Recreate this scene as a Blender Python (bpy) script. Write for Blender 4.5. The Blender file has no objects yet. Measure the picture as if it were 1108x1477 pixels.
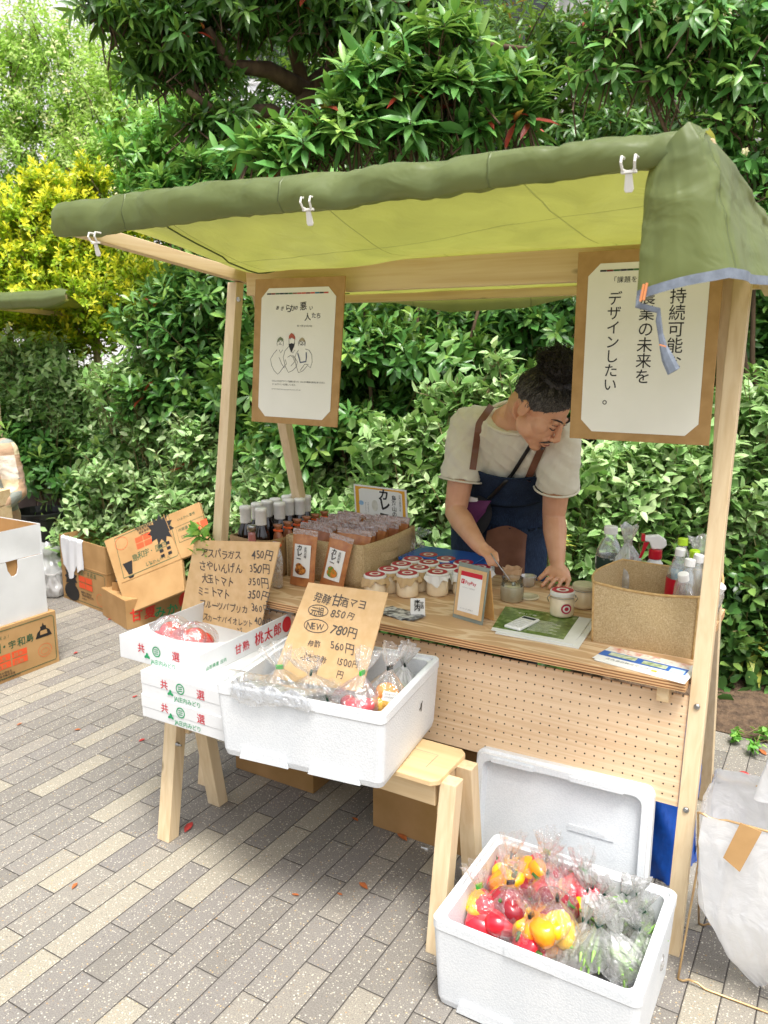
import bpy, math, random
import numpy as np
from mathutils import Vector, Matrix, Euler

# ------------------------------------------------------------------ camera, world, sun
SC = bpy.context.scene
COL = SC.collection
R = math.radians
PI = math.pi
CAM_H, PITCH, YAW, FPX = 1.5, 11.56, 30.4, 1152.0
cam = bpy.data.cameras.new('camera')
cam_o = bpy.data.objects.new('camera', cam); COL.objects.link(cam_o)
cam.sensor_fit = 'VERTICAL'; cam.sensor_height = 36.0
cam.lens = 36.0 * FPX / 1477.0
cam.clip_start = 0.05; cam.clip_end = 400
cam_o.location = (0, 0, CAM_H)
cam_o.rotation_euler = (R(90 - PITCH), 0, R(YAW))
SC.camera = cam_o
cam.dof.use_dof = True; cam.dof.focus_distance = 2.3; cam.dof.aperture_fstop = 6.5

world = bpy.data.worlds.new('World'); SC.world = world; world.use_nodes = True
SUN_EL, SUN_AZ = 70.0, 135.0          # compass style: 0 = +Y, clockwise
wn = world.node_tree; wn.nodes.clear()
sky = wn.nodes.new('ShaderNodeTexSky'); sky.sky_type = 'NISHITA'; sky.sun_disc = False
sky.sun_elevation = R(SUN_EL); sky.sun_rotation = R(SUN_AZ)
sky.dust_density = 6.0; sky.air_density = 1.0; sky.ozone_density = 1.0
hsv = wn.nodes.new('ShaderNodeHueSaturation'); hsv.inputs['Saturation'].default_value = 0.35; hsv.inputs['Value'].default_value = 1.25
bgn = wn.nodes.new('ShaderNodeBackground'); bgn.inputs['Strength'].default_value = 0.142
wo = wn.nodes.new('ShaderNodeOutputWorld')
wn.links.new(sky.outputs[0], hsv.inputs['Color']); wn.links.new(hsv.outputs[0], bgn.inputs[0]); wn.links.new(bgn.outputs[0], wo.inputs[0])

sun = bpy.data.lights.new('sun', 'SUN'); sun.energy = 2.3; sun.angle = R(17); sun.color = (1.0, 0.975, 0.935)
sun_o = bpy.data.objects.new('sun', sun); COL.objects.link(sun_o)
_d = Vector((math.sin(R(SUN_AZ)) * math.cos(R(SUN_EL)), math.cos(R(SUN_AZ)) * math.cos(R(SUN_EL)), math.sin(R(SUN_EL))))
sun_o.rotation_euler = (-_d).to_track_quat('-Z', 'Y').to_euler()
SC.view_settings.view_transform = 'Standard'; SC.view_settings.look = 'None'
SC.view_settings.exposure = 0.72; SC.view_settings.gamma = 1.0
SC.cycles.max_bounces = 8; SC.cycles.transparent_max_bounces = 80
SC.cycles.diffuse_bounces = 4; SC.cycles.glossy_bounces = 3; SC.cycles.transmission_bounces = 6
SC.cycles.use_denoising = True; SC.cycles.sample_clamp_indirect = 6.0
SC.cycles.caustics_reflective = False; SC.cycles.caustics_refractive = False

# measured points: a photograph pixel on a plane of the place (X along the stall front, Y away, Z up)
_cy, _sy = math.cos(R(YAW)), math.sin(R(YAW)); _cp, _sp = math.cos(R(PITCH)), math.sin(R(PITCH))
_RT = Vector((_cy, _sy, 0)); _FH = Vector((-_sy, _cy, 0))
_FW = _FH * _cp - Vector((0, 0, _sp)); _UP = _FH * _sp + Vector((0, 0, _cp))
def ray(x, y): return _FW + _RT * ((x - 554) / FPX) - _UP * ((y - 738.5) / FPX)
def onz(x, y, z): r = ray(x, y); return r * ((z - CAM_H) / r.z) + Vector((0, 0, CAM_H))
def ond(x, y, d): r = ray(x, y); return r * (d / r.y) + Vector((0, 0, CAM_H))
def ons(x, y, s): r = ray(x, y); return r * (s / r.x) + Vector((0, 0, CAM_H))
def at(x, y, f): r = ray(x, y); return r * (f / r.dot(_FH)) + Vector((0, 0, CAM_H))

# ------------------------------------------------------------------ helpers
def lin(h):
    if not isinstance(h, str): return tuple(h)
    h = h.lstrip('#'); o = []
    for i in (0, 2, 4):
        c = int(h[i:i + 2], 16) / 255
        o.append(c / 12.92 if c <= .04045 else ((c + .055) / 1.055) ** 2.4)
    return tuple(o)

class MB:
    def __init__(s): s.v = []; s.f = []; s.m = []; s.off = Vector((0, 0, 0)); s.R = None
    def add(s, vs, fs, mi=0):
        b = len(s.v)
        for p in vs:
            p = Vector(p)
            if s.R is not None: p = s.R @ p
            s.v.append(p + s.off)
        for f in fs: s.f.append([b + i for i in f]); s.m.append(mi)
        return s
    def hexa(s, p, mi=0):      # p: 4 bottom ccw, 4 top ccw
        return s.add(p, [(3, 2, 1, 0), (4, 5, 6, 7), (0, 1, 5, 4), (1, 2, 6, 5), (2, 3, 7, 6), (3, 0, 4, 7)], mi)
    def box(s, x0, x1, y0, y1, z0, z1, mi=0, M=None):
        p = [Vector(q) for q in ((x0, y0, z0), (x1, y0, z0), (x1, y1, z0), (x0, y1, z0), (x0, y0, z1), (x1, y0, z1), (x1, y1, z1), (x0, y1, z1))]
        if M is not None: p = [M @ q for q in p]
        return s.hexa(p, mi)
    def bar(s, a, b, w, h, up=(0, 0, 1), mi=0):    # rectangular bar from a to b
        a = Vector(a); b = Vector(b); t = (b - a).normalized(); u = Vector(up)
        x = t.cross(u).normalized(); y = x.cross(t).normalized()
        q = [(-w / 2, -h / 2), (w / 2, -h / 2), (w / 2, h / 2), (-w / 2, h / 2)]
        return s.hexa([a + x * i + y * j for i, j in q] + [b + x * i + y * j for i, j in q], mi)
    def tube(s, pts, r, n=8, mi=0, cap=True, flat=1.0, up=None):
        pts = [Vector(p) for p in pts]; k = len(pts)
        if not hasattr(r, '__len__'): r = [r] * k
        vs = []; px = None
        for i, p in enumerate(pts):
            t = (pts[min(i + 1, k - 1)] - pts[max(i - 1, 0)]).normalized()
            if up is not None: x = t.cross(Vector(up))
            elif px is None: x = t.cross(Vector((0, 0, 1)) if abs(t.z) < .9 else Vector((1, 0, 0)))
            else: x = px - t * px.dot(t)
            x.normalize(); px = x; y = t.cross(x)
            for j in range(n):
                a = 2 * PI * j / n
                vs.append(p + x * (math.cos(a) * r[i]) + y * (math.sin(a) * r[i] * flat))
        fs = [(i * n + j, i * n + (j + 1) % n, (i + 1) * n + (j + 1) % n, (i + 1) * n + j) for i in range(k - 1) for j in range(n)]
        if cap: fs += [tuple(range(n - 1, -1, -1)), tuple((k - 1) * n + j for j in range(n))]
        return s.add(vs, fs, mi)
    def lathe(s, prof, n=20, c=(0, 0, 0), mi=0, M=None, cap0=True, cap1=True):
        c = Vector(c); vs = []
        for r, z in prof:
            for j in range(n):
                a = 2 * PI * j / n; p = Vector((r * math.cos(a), r * math.sin(a), z))
                vs.append((M @ p if M is not None else p) + c)
        k = len(prof)
        fs = [(i * n + j, i * n + (j + 1) % n, (i + 1) * n + (j + 1) % n, (i + 1) * n + j) for i in range(k - 1) for j in range(n)]
        if cap0: fs.append(tuple(range(n - 1, -1, -1)))
        if cap1: fs.append(tuple((k - 1) * n + j for j in range(n)))
        return s.add(vs, fs, mi)
    def ell(s, c, r, nu=14, nv=9, M=None, mi=0):
        if not hasattr(r, '__len__'): r = (r, r, r)
        c = Vector(c); vs = []
        for i in range(nv + 1):
            th = PI * i / nv
            for j in range(nu):
                a = 2 * PI * j / nu
                p = Vector((r[0] * math.sin(th) * math.cos(a), r[1] * math.sin(th) * math.sin(a), -r[2] * math.cos(th)))
                vs.append((M @ p if M is not None else p) + c)
        fs = [(i * nu + j, i * nu + (j + 1) % nu, (i + 1) * nu + (j + 1) % nu, (i + 1) * nu + j) for i in range(nv) for j in range(nu)]
        return s.add(vs, fs, mi)
    def grid(s, fn, nu, nv, mi=0, wrap=False):
        vs = [fn(i / (nu - 1), j / (nv - 1)) for i in range(nu) for j in range(nv)]
        fs = [(i * nv + j, (i + 1) * nv + j, (i + 1) * nv + j + 1, i * nv + j + 1) for i in range(nu - 1) for j in range(nv - 1)]
        return s.add(vs, fs, mi)
    def prism(s, pts, o, X, Y, N, t, mi=0):        # 2-D outline extruded by t along N
        o = Vector(o); X = Vector(X); Y = Vector(Y); N = Vector(N); k = len(pts)
        a = [o + X * p[0] + Y * p[1] for p in pts]
        return s.add(a + [p + N * t for p in a], [tuple(range(k - 1, -1, -1)), tuple(range(k, 2 * k))] + [(i, (i + 1) % k, k + (i + 1) % k, k + i) for i in range(k)], mi)
    def poly(s, pts, o, X, Y, mi=0):
        o = Vector(o); X = Vector(X); Y = Vector(Y)
        return s.add([o + X * p[0] + Y * p[1] for p in pts], [tuple(range(len(pts)))], mi)
    def line(s, pts, w, o, X, Y, mi=0):            # a drawn stroke in a plane
        o = Vector(o); X = Vector(X); Y = Vector(Y); vs = []; k = len(pts)
        for i, p in enumerate(pts):
            a = pts[max(i - 1, 0)]; b = pts[min(i + 1, k - 1)]
            tx, ty = b[0] - a[0], b[1] - a[1]; l = math.hypot(tx, ty) or 1
            nx, ny = -ty / l * w / 2, tx / l * w / 2
            vs += [o + X * (p[0] + nx) + Y * (p[1] + ny), o + X * (p[0] - nx) + Y * (p[1] - ny)]
        return s.add(vs, [(2 * i, 2 * i + 1, 2 * i + 3, 2 * i + 2) for i in range(k - 1)], mi)

def obj(name, mb, mats, parent=None, smooth=False, bev=0, seg=2):
    me = bpy.data.meshes.new(name)
    me.from_pydata([tuple(p) for p in mb.v], [], mb.f)
    if not isinstance(mats, (list, tuple)): mats = [mats]
    for m in mats: me.materials.append(m)
    if len(mats) > 1: me.polygons.foreach_set('material_index', mb.m)
    if smooth: me.polygons.foreach_set('use_smooth', [True] * len(me.polygons))
    me.update()
    o = bpy.data.objects.new(name, me); COL.objects.link(o)
    if parent is not None: o.parent = parent
    if bev:
        b = o.modifiers.new('b', 'BEVEL'); b.width = bev; b.segments = seg; b.limit_method = 'ANGLE'; b.angle_limit = R(40)
    return o
def tag(o, label, cat, group=None):
    o['label'] = label; o['category'] = cat
    if group: o['group'] = group
    return o
def thing(name, label, cat, loc=(0, 0, 0), rz=0, group=None, rot=None):
    o = bpy.data.objects.new(name, None); COL.objects.link(o); o.empty_display_size = .05
    o.location = loc; o.rotation_euler = rot if rot else (0, 0, rz)
    return tag(o, label, cat, group)
def dup(root, loc, rz=None, label=None, rot=None):
    r = root.copy(); COL.objects.link(r); r.location = loc
    if rz is not None: r.rotation_euler = (0, 0, rz)
    if rot: r.rotation_euler = rot
    if label: r['label'] = label
    for ch in list(root.children):
        c = ch.copy(); COL.objects.link(c); c.parent = r
        for g in ch.children:
            d = g.copy(); COL.objects.link(d); d.parent = c
    return r
def struct(o, kind='structure'): o['kind'] = kind; return o

# lettering -----------------------------------------------------------
_gl = {}
def glyph(ch, bold=0.0):
    k = (ch, bold)
    if k not in _gl:
        c = bpy.data.curves.new('t', 'FONT'); c.body = ch; c.resolution_u = 3; c.offset = bold
        o = bpy.data.objects.new('t', c); COL.objects.link(o)
        dg = bpy.context.evaluated_depsgraph_get(); dg.update()
        me = bpy.data.meshes.new_from_object(o.evaluated_get(dg))
        v = [(p.co.x, p.co.y) for p in me.vertices]; f = [tuple(p.vertices) for p in me.polygons]
        bpy.data.objects.remove(o); bpy.data.curves.remove(c); bpy.data.meshes.remove(me)
        _gl[k] = (v, f)
    return _gl[k]
def write(mb, text, o, X, Y, size, mi=0, jit=0.0, gap=0.06, vertical=False, bold=0.0, seed=1, narrow=1.0, agap=None):
    o = Vector(o); X = Vector(X).normalized(); Y = Vector(Y).normalized(); rg = random.Random(seed + len(text)); cx = 0.0; cy = 0.0
    for ch in text:
        if ch == ' ': cx += .38; continue
        v, f = glyph(ch, bold)
        if not v: cx += .4; continue
        x0 = min(p[0] for p in v); x1 = max(p[0] for p in v)
        wide = ord(ch) > 0x2e00
        a = rg.gauss(0, jit) * .5; sc = 1 + rg.gauss(0, jit) * .5; dx = rg.gauss(0, jit) * .12; dy = rg.gauss(0, jit) * .18; sh = rg.gauss(0, jit) * .6
        ca, sa = math.cos(a), math.sin(a)
        bx = 0 if wide else x0
        q = []
        for (px, py) in v:
            px -= bx; py -= .38; px += sh * py
            px, py = (px * ca - py * sa) * sc * narrow, (px * sa + py * ca) * sc
            q.append(o + X * ((cx + px + dx) * size) + Y * ((cy + py + dy + .38) * size))
        mb.add(q, f, mi)
        if vertical: cy -= 1.0 + gap
        else: cx += (1.0 if wide else x1 - x0) * narrow + (gap if wide or agap is None else agap)
    return cx * size

# ------------------------------------------------------------------ materials
def N(nt, t, **kw):
    n = nt.nodes.new(t)
    for k, v in kw.items():
        if k in ('op', 'operation'): n.operation = v
        elif k == 'blend': n.blend_type = v
        elif k == 'dt': n.data_type = v
        else:
            key = int(k[1:]) if k[0] == 'i' and k[1:].isdigit() else k.replace('_', ' ')
            s = n.inputs[key]
            if hasattr(v, 'links') or isinstance(v, bpy.types.NodeSocket): nt.links.new(v, s)
            elif hasattr(s.default_value, '__len__') and hasattr(v, '__len__') and len(s.default_value) == 4 and len(v) == 3: s.default_value = (*v, 1)
            else: s.default_value = v
    return n
def new_mat(name):
    m = bpy.data.materials.new(name); m.use_nodes = True; nt = m.node_tree; nt.nodes.clear()
    out = nt.nodes.new('ShaderNodeOutputMaterial'); b = nt.nodes.new('ShaderNodeBsdfPrincipled')
    nt.links.new(b.outputs[0], out.inputs[0]); return m, nt, b, out
def mixc(nt, fac, a, b, blend='MIX'):
    n = nt.nodes.new('ShaderNodeMix'); n.data_type = 'RGBA'; n.blend_type = blend
    for i, v in ((0, fac), (6, a), (7, b)):
        s = n.inputs[i]
        if isinstance(v, bpy.types.NodeSocket): nt.links.new(v, s)
        elif hasattr(v, '__len__'): s.default_value = (*v[:3], 1)
        else: s.default_value = v
    return n.outputs[2]
def ramp(nt, fac, stops, const=False):
    n = nt.nodes.new('ShaderNodeValToRGB'); cr = n.color_ramp
    if const: cr.interpolation = 'CONSTANT'
    while len(cr.elements) < len(stops): cr.elements.new(.5)
    for e, (p, c) in zip(cr.elements, stops):
        e.position = p; e.color = (*c[:3], 1) if hasattr(c, '__len__') else (c, c, c, 1)
    nt.links.new(fac, n.inputs[0]); return n.outputs[0]
def coords(nt, scale=(1, 1, 1), rot=(0, 0, 0), loc=(0, 0, 0), kind='Object'):
    tc = nt.nodes.new('ShaderNodeTexCoord'); mp = nt.nodes.new('ShaderNodeMapping')
    mp.inputs['Scale'].default_value = scale; mp.inputs['Rotation'].default_value = rot; mp.inputs['Location'].default_value = loc
    nt.links.new(tc.outputs[kind], mp.inputs[0]); return mp.outputs[0]
def bump(nt, b, h, strength=.3, dist=.002):
    n = N(nt, 'ShaderNodeBump', Height=h, Strength=strength, Distance=dist); nt.links.new(n.outputs[0], b.inputs['Normal'])
def mat(name, c1, c2=None, rough=.6, scale=8, stretch=(1, 1, 1), detail=4, bscale=0, bstr=.2, bdist=.002, spec=.5, metal=0, lo=.35, hi=.65, coat=0, sss=0):
    m, nt, b, out = new_mat(name)
    c1 = lin(c1); b.inputs['Roughness'].default_value = rough; b.inputs['Metallic'].default_value = metal
    b.inputs['Specular IOR Level'].default_value = spec; b.inputs['Base Color'].default_value = (*c1, 1)
    if coat: b.inputs['Coat Weight'].default_value = coat; b.inputs['Coat Roughness'].default_value = .1
    if sss: b.inputs['Subsurface Weight'].default_value = sss; b.inputs['Subsurface Radius'].default_value = (.9, .35, .2); b.inputs['Subsurface Scale'].default_value = .01
    if c2 is not None:
        ns = N(nt, 'ShaderNodeTexNoise', Vector=coords(nt, stretch), Scale=scale, Detail=detail)
        nt.links.new(ramp(nt, ns.outputs[0], [(lo, c1), (hi, lin(c2))]), b.inputs['Base Color'])
    if bscale:
        ns = N(nt, 'ShaderNodeTexNoise', Vector=coords(nt, stretch), Scale=bscale, Detail=3)
        bump(nt, b, ns.outputs[0], bstr, bdist)
    return m
def wood(name, c1, c2, axis=2, rough=.55, fine=60.):
    m, nt, b, out = new_mat(name)
    st = [fine, fine, fine]; st[axis] = fine * .035
    n1 = N(nt, 'ShaderNodeTexNoise', Vector=coords(nt, st), Scale=1.0, Detail=5, Distortion=.6)
    st2 = [9., 9., 9.]; st2[axis] = .8
    n2 = N(nt, 'ShaderNodeTexNoise', Vector=coords(nt, st2), Scale=1.0, Detail=3, Distortion=1.2)
    c1, c2 = lin(c1), lin(c2)
    a = ramp(nt, n1.outputs[0], [(.3, c2), (.62, c1)])
    c = mixc(nt, .35, a, ramp(nt, n2.outputs[0], [(.35, c2), (.6, c1)]))
    vo = N(nt, 'ShaderNodeTexVoronoi', Vector=coords(nt, [11 if i != axis else 4.5 for i in range(3)]), Scale=1.0)
    kn = ramp(nt, vo.outputs['Distance'], [(.05, 1), (.12, 0)])
    c = mixc(nt, kn, c, tuple(x * .35 for x in c2))
    nt.links.new(c, b.inputs['Base Color']); b.inputs['Roughness'].default_value = rough
    b.inputs['Specular IOR Level'].default_value = .3
    bump(nt, b, n1.outputs[0], .15, .001); return m
def film(name, tint=(1, 1, 1), milk=.05, scale=38, strength=.7, clear=.86):
    m, nt, b, out = new_mat(name); nt.nodes.remove(b)
    ns = N(nt, 'ShaderNodeTexNoise', Vector=coords(nt), Scale=scale, Detail=4, Distortion=1.5)
    bp = N(nt, 'ShaderNodeBump', Height=ns.outputs[0], Strength=strength, Distance=.012)
    g = N(nt, 'ShaderNodeBsdfGlossy', Color=(1, 1, 1), Roughness=.12, Normal=bp.outputs[0])
    tr = N(nt, 'ShaderNodeBsdfTransparent', Color=tint)
    df = N(nt, 'ShaderNodeBsdfTranslucent', Color=(.9, .9, .9), Normal=bp.outputs[0])
    d2 = N(nt, 'ShaderNodeBsdfDiffuse', Color=(.9, .9, .9), Normal=bp.outputs[0])
    dm = N(nt, 'ShaderNodeMixShader', i0=.5, i1=df.outputs[0], i2=d2.outputs[0])
    m1 = N(nt, 'ShaderNodeMixShader', i0=milk, i1=tr.outputs[0], i2=dm.outputs[0])
    lw = N(nt, 'ShaderNodeLayerWeight', Blend=.35, Normal=bp.outputs[0])
    fc = ramp(nt, lw.outputs['Facing'], [(0., (1 - clear) * .45), (1., min(1, (1 - clear) * 3.2))])
    m2 = N(nt, 'ShaderNodeMixShader', i0=fc, i1=m1.outputs[0], i2=g.outputs[0])
    nt.links.new(m2.outputs[0], out.inputs[0]); return m
def cloth(name, c1, c2=None, thru=None, amt=.35, rough=.8, bscale=14, bstr=.35, bdist=.01, sheen=0, nscale=6, spec=.3, lines=False):
    m, nt, b, out = new_mat(name); c1 = lin(c1); c2 = lin(c2) if c2 else c1
    ns = N(nt, 'ShaderNodeTexNoise', Vector=coords(nt), Scale=nscale, Detail=4)
    nt.links.new(ramp(nt, ns.outputs[0], [(.35, c1), (.65, c2)]), b.inputs['Base Color'])
    b.inputs['Roughness'].default_value = rough; b.inputs['Specular IOR Level'].default_value = spec
    nb = N(nt, 'ShaderNodeTexNoise', Vector=coords(nt), Scale=bscale, Detail=3, Distortion=.8)
    if lines:
        br = N(nt, 'ShaderNodeTexBrick', Vector=coords(nt, (1, 1, 1), (0, 0, .05)), Scale=1.0)
        for k_, v_ in (('Brick Width', .47), ('Row Height', .31), ('Mortar Size', .0035), ('Mortar Smooth', 1.0)): br.inputs[k_].default_value = v_
        br.offset = 0.0
        hs = N(nt, 'ShaderNodeMath', op='MULTIPLY_ADD', i0=br.outputs['Fac'], i1=.35, i2=nb.outputs[0]); bump(nt, b, hs.outputs[0], bstr, bdist)
    else: bump(nt, b, nb.outputs[0], bstr, bdist)
    if thru:
        tc_ = lin(thru)
        if lines: tc_ = mixc(nt, br.outputs['Fac'], ramp(nt, nb.outputs[0], [(.3, tuple(x * .82 for x in tc_)), (.65, tc_)]), tuple(x * .5 for x in tc_))
        t = N(nt, 'ShaderNodeBsdfTranslucent', Color=tc_)
        mx = N(nt, 'ShaderNodeMixShader', i0=amt, i1=b.outputs[0], i2=t.outputs[0]); nt.links.new(mx.outputs[0], out.inputs[0])
    return m
def leafmat(name, old, new, gloss=.35, thru=.25, margin=None, vein=.0, dark=None):
    m, nt, b, out = new_mat(name); old, new = lin(old), lin(new)
    a = nt.nodes.new('ShaderNodeAttribute'); a.attribute_name = 'leaf'
    sp = N(nt, 'ShaderNodeSeparateXYZ', Vector=a.outputs['Vector'])
    base = ramp(nt, sp.outputs[0], [(0., tuple(x * .6 for x in old)), (.5, old), (1., tuple(min(1, x * 1.45) for x in old))])
    c = mixc(nt, sp.outputs[1], base, new)
    if margin:
        ab = N(nt, 'ShaderNodeMath', op='ABSOLUTE', i0=sp.outputs[2])
        c = mixc(nt, ramp(nt, ab.outputs[0], [(.35, 0.), (.9, .85)]), c, lin(margin))
    nt.links.new(c, b.inputs['Base Color']); b.inputs['Roughness'].default_value = gloss
    b.inputs['Specular IOR Level'].default_value = .5
    t = N(nt, 'ShaderNodeBsdfTranslucent', Color=mixc(nt, .5, c, (.25, .35, .03)))
    mx = N(nt, 'ShaderNodeMixShader', i0=thru, i1=b.outputs[0], i2=t.outputs[0]); nt.links.new(mx.outputs[0], out.inputs[0])
    return m
def glassmat(name, tint, amt=.8, rough=.03):
    m, nt, b, out = new_mat(name); nt.nodes.remove(b)
    g = N(nt, 'ShaderNodeBsdfGlossy', Color=(1, 1, 1), Roughness=rough)
    tr = N(nt, 'ShaderNodeBsdfTransparent', Color=lin(tint))
    lw = N(nt, 'ShaderNodeLayerWeight', Blend=.3)
    fc = ramp(nt, lw.outputs['Fresnel'], [(0., .02), (1., .9)])
    m2 = N(nt, 'ShaderNodeMixShader', i0=fc, i1=tr.outputs[0], i2=g.outputs[0])
    nt.links.new(m2.outputs[0], out.inputs[0]); return m

M = {}
M['pine_z'] = wood('pine upright', '#dfcaa6', '#cbb088', 2)
M['pine_x'] = wood('pine across', '#dfc8a0', '#c9a97b', 0)
M['pine_y'] = wood('pine deep', '#dcc6a0', '#c7a87c', 1)
M['ply_x'] = wood('plywood', '#dcb98c', '#bf9364', 0, fine=30)
M['peg'] = wood('pegboard veneer', '#e3c29c', '#d4ad84', 0, fine=22)
M['bench'] = wood('bench plywood', '#dfc497', '#cba878', 0, fine=26)
M['kraft'] = mat('kraft card', '#d9a968', '#cf9c5a', .75, 60, bscale=300, bstr=.08)
M['signcard'] = mat('sign card', '#d8b586', '#cfaa78', .8, 35, bscale=250, bstr=.1)
M['board'] = mat('poster board', '#b48f5c', '#a6814e', .75, 25)
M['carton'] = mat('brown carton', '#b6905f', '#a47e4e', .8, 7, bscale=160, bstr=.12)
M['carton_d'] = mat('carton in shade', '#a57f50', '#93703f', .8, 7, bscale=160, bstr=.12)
M['carton_in'] = mat('carton inside', '#b88d58', '#a87d48', .85, 9)
M['wcard'] = mat('white carton', '#dcdddd', '#cfd0d0', .6, 5, bscale=90, bstr=.06)
M['ink'] = mat('black ink', '#1c1a1a', rough=.6)
M['marker'] = mat('felt pen', '#4b4541', '#5d554c', rough=.7, scale=90)
M['red'] = mat('red ink', '#c3142b', rough=.5)
M['orange'] = mat('orange ink', '#e0552b', rough=.6)
M['green'] = mat('green ink', '#17935a', rough=.5)
M['dgreen'] = mat('dark green ink', '#2f5a3c', rough=.6)
M['grey'] = mat('grey ink', '#6a6a6a', rough=.6)
M['paper'] = mat('white paper', '#eeeee9', '#e2e3df', .55, 4, bscale=30, bstr=.08, bdist=.004)
M['steel'] = mat('steel', '#b8b8b6', '#8d8d8b', .3, 60, metal=1)
M['black'] = mat('black plastic', '#101011', '#1b1b1c', .35, 20)
M['white'] = mat('white plastic', '#ececea', rough=.35)
def foam_mat():
    m, nt, b, out = new_mat('polystyrene foam')
    vo = N(nt, 'ShaderNodeTexVoronoi', Vector=coords(nt), Scale=230.0)
    ns = N(nt, 'ShaderNodeTexNoise', Vector=coords(nt), Scale=7.0, Detail=5)
    c = mixc(nt, ramp(nt, vo.outputs['Distance'], [(.35, 0.), (.75, .22)]), ramp(nt, ns.outputs[0], [(.3, lin('#d3d7da')), (.7, lin('#e0e2e3'))]), lin('#b4babf'))
    nt.links.new(c, b.inputs['Base Color']); b.inputs['Roughness'].default_value = .5; b.inputs['Specular IOR Level'].default_value = .4
    hh = N(nt, 'ShaderNodeMath', op='MULTIPLY', i0=vo.outputs['Distance'], i1=-1.0)
    bump(nt, b, hh.outputs[0], .25, .0015); return m
M['foam'] = foam_mat()
def burlap_mat():
    m, nt, b, out = new_mat('burlap'); co = coords(nt)
    f = [N(nt, 'ShaderNodeTexNoise', Vector=coords(nt, st), Scale=1.0, Detail=2) for st in ((900, 900, 130), (150, 150, 900))]
    s = N(nt, 'ShaderNodeMath', op='MAXIMUM', i0=f[0].outputs[0], i1=f[1].outputs[0])
    ns = N(nt, 'ShaderNodeTexNoise', Vector=co, Scale=16.0, Detail=4)
    c = ramp(nt, s.outputs[0], [(.38, lin('#a08660')), (.56, lin('#c2aa80')), (.72, lin('#dccaa6'))])
    c = mixc(nt, ramp(nt, ns.outputs[0], [(.35, 0.), (.7, .35)]), c, lin('#bda378'))
    nt.links.new(c, b.inputs['Base Color']); b.inputs['Roughness'].default_value = .9; b.inputs['Specular IOR Level'].default_value = .15
    bump(nt, b, s.outputs[0], .6, .0015); return m
M['burlap'] = burlap_mat()
M['film'] = film('clear film', milk=.06, clear=.82)
M['beanfilm'] = film('crinkled film', (1, 1, 1), .42, 45, .8, .80)
M['milkfilm'] = film('cloudy film', (.95, .97, 1), .32, 30, 1.0, .7)

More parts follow.
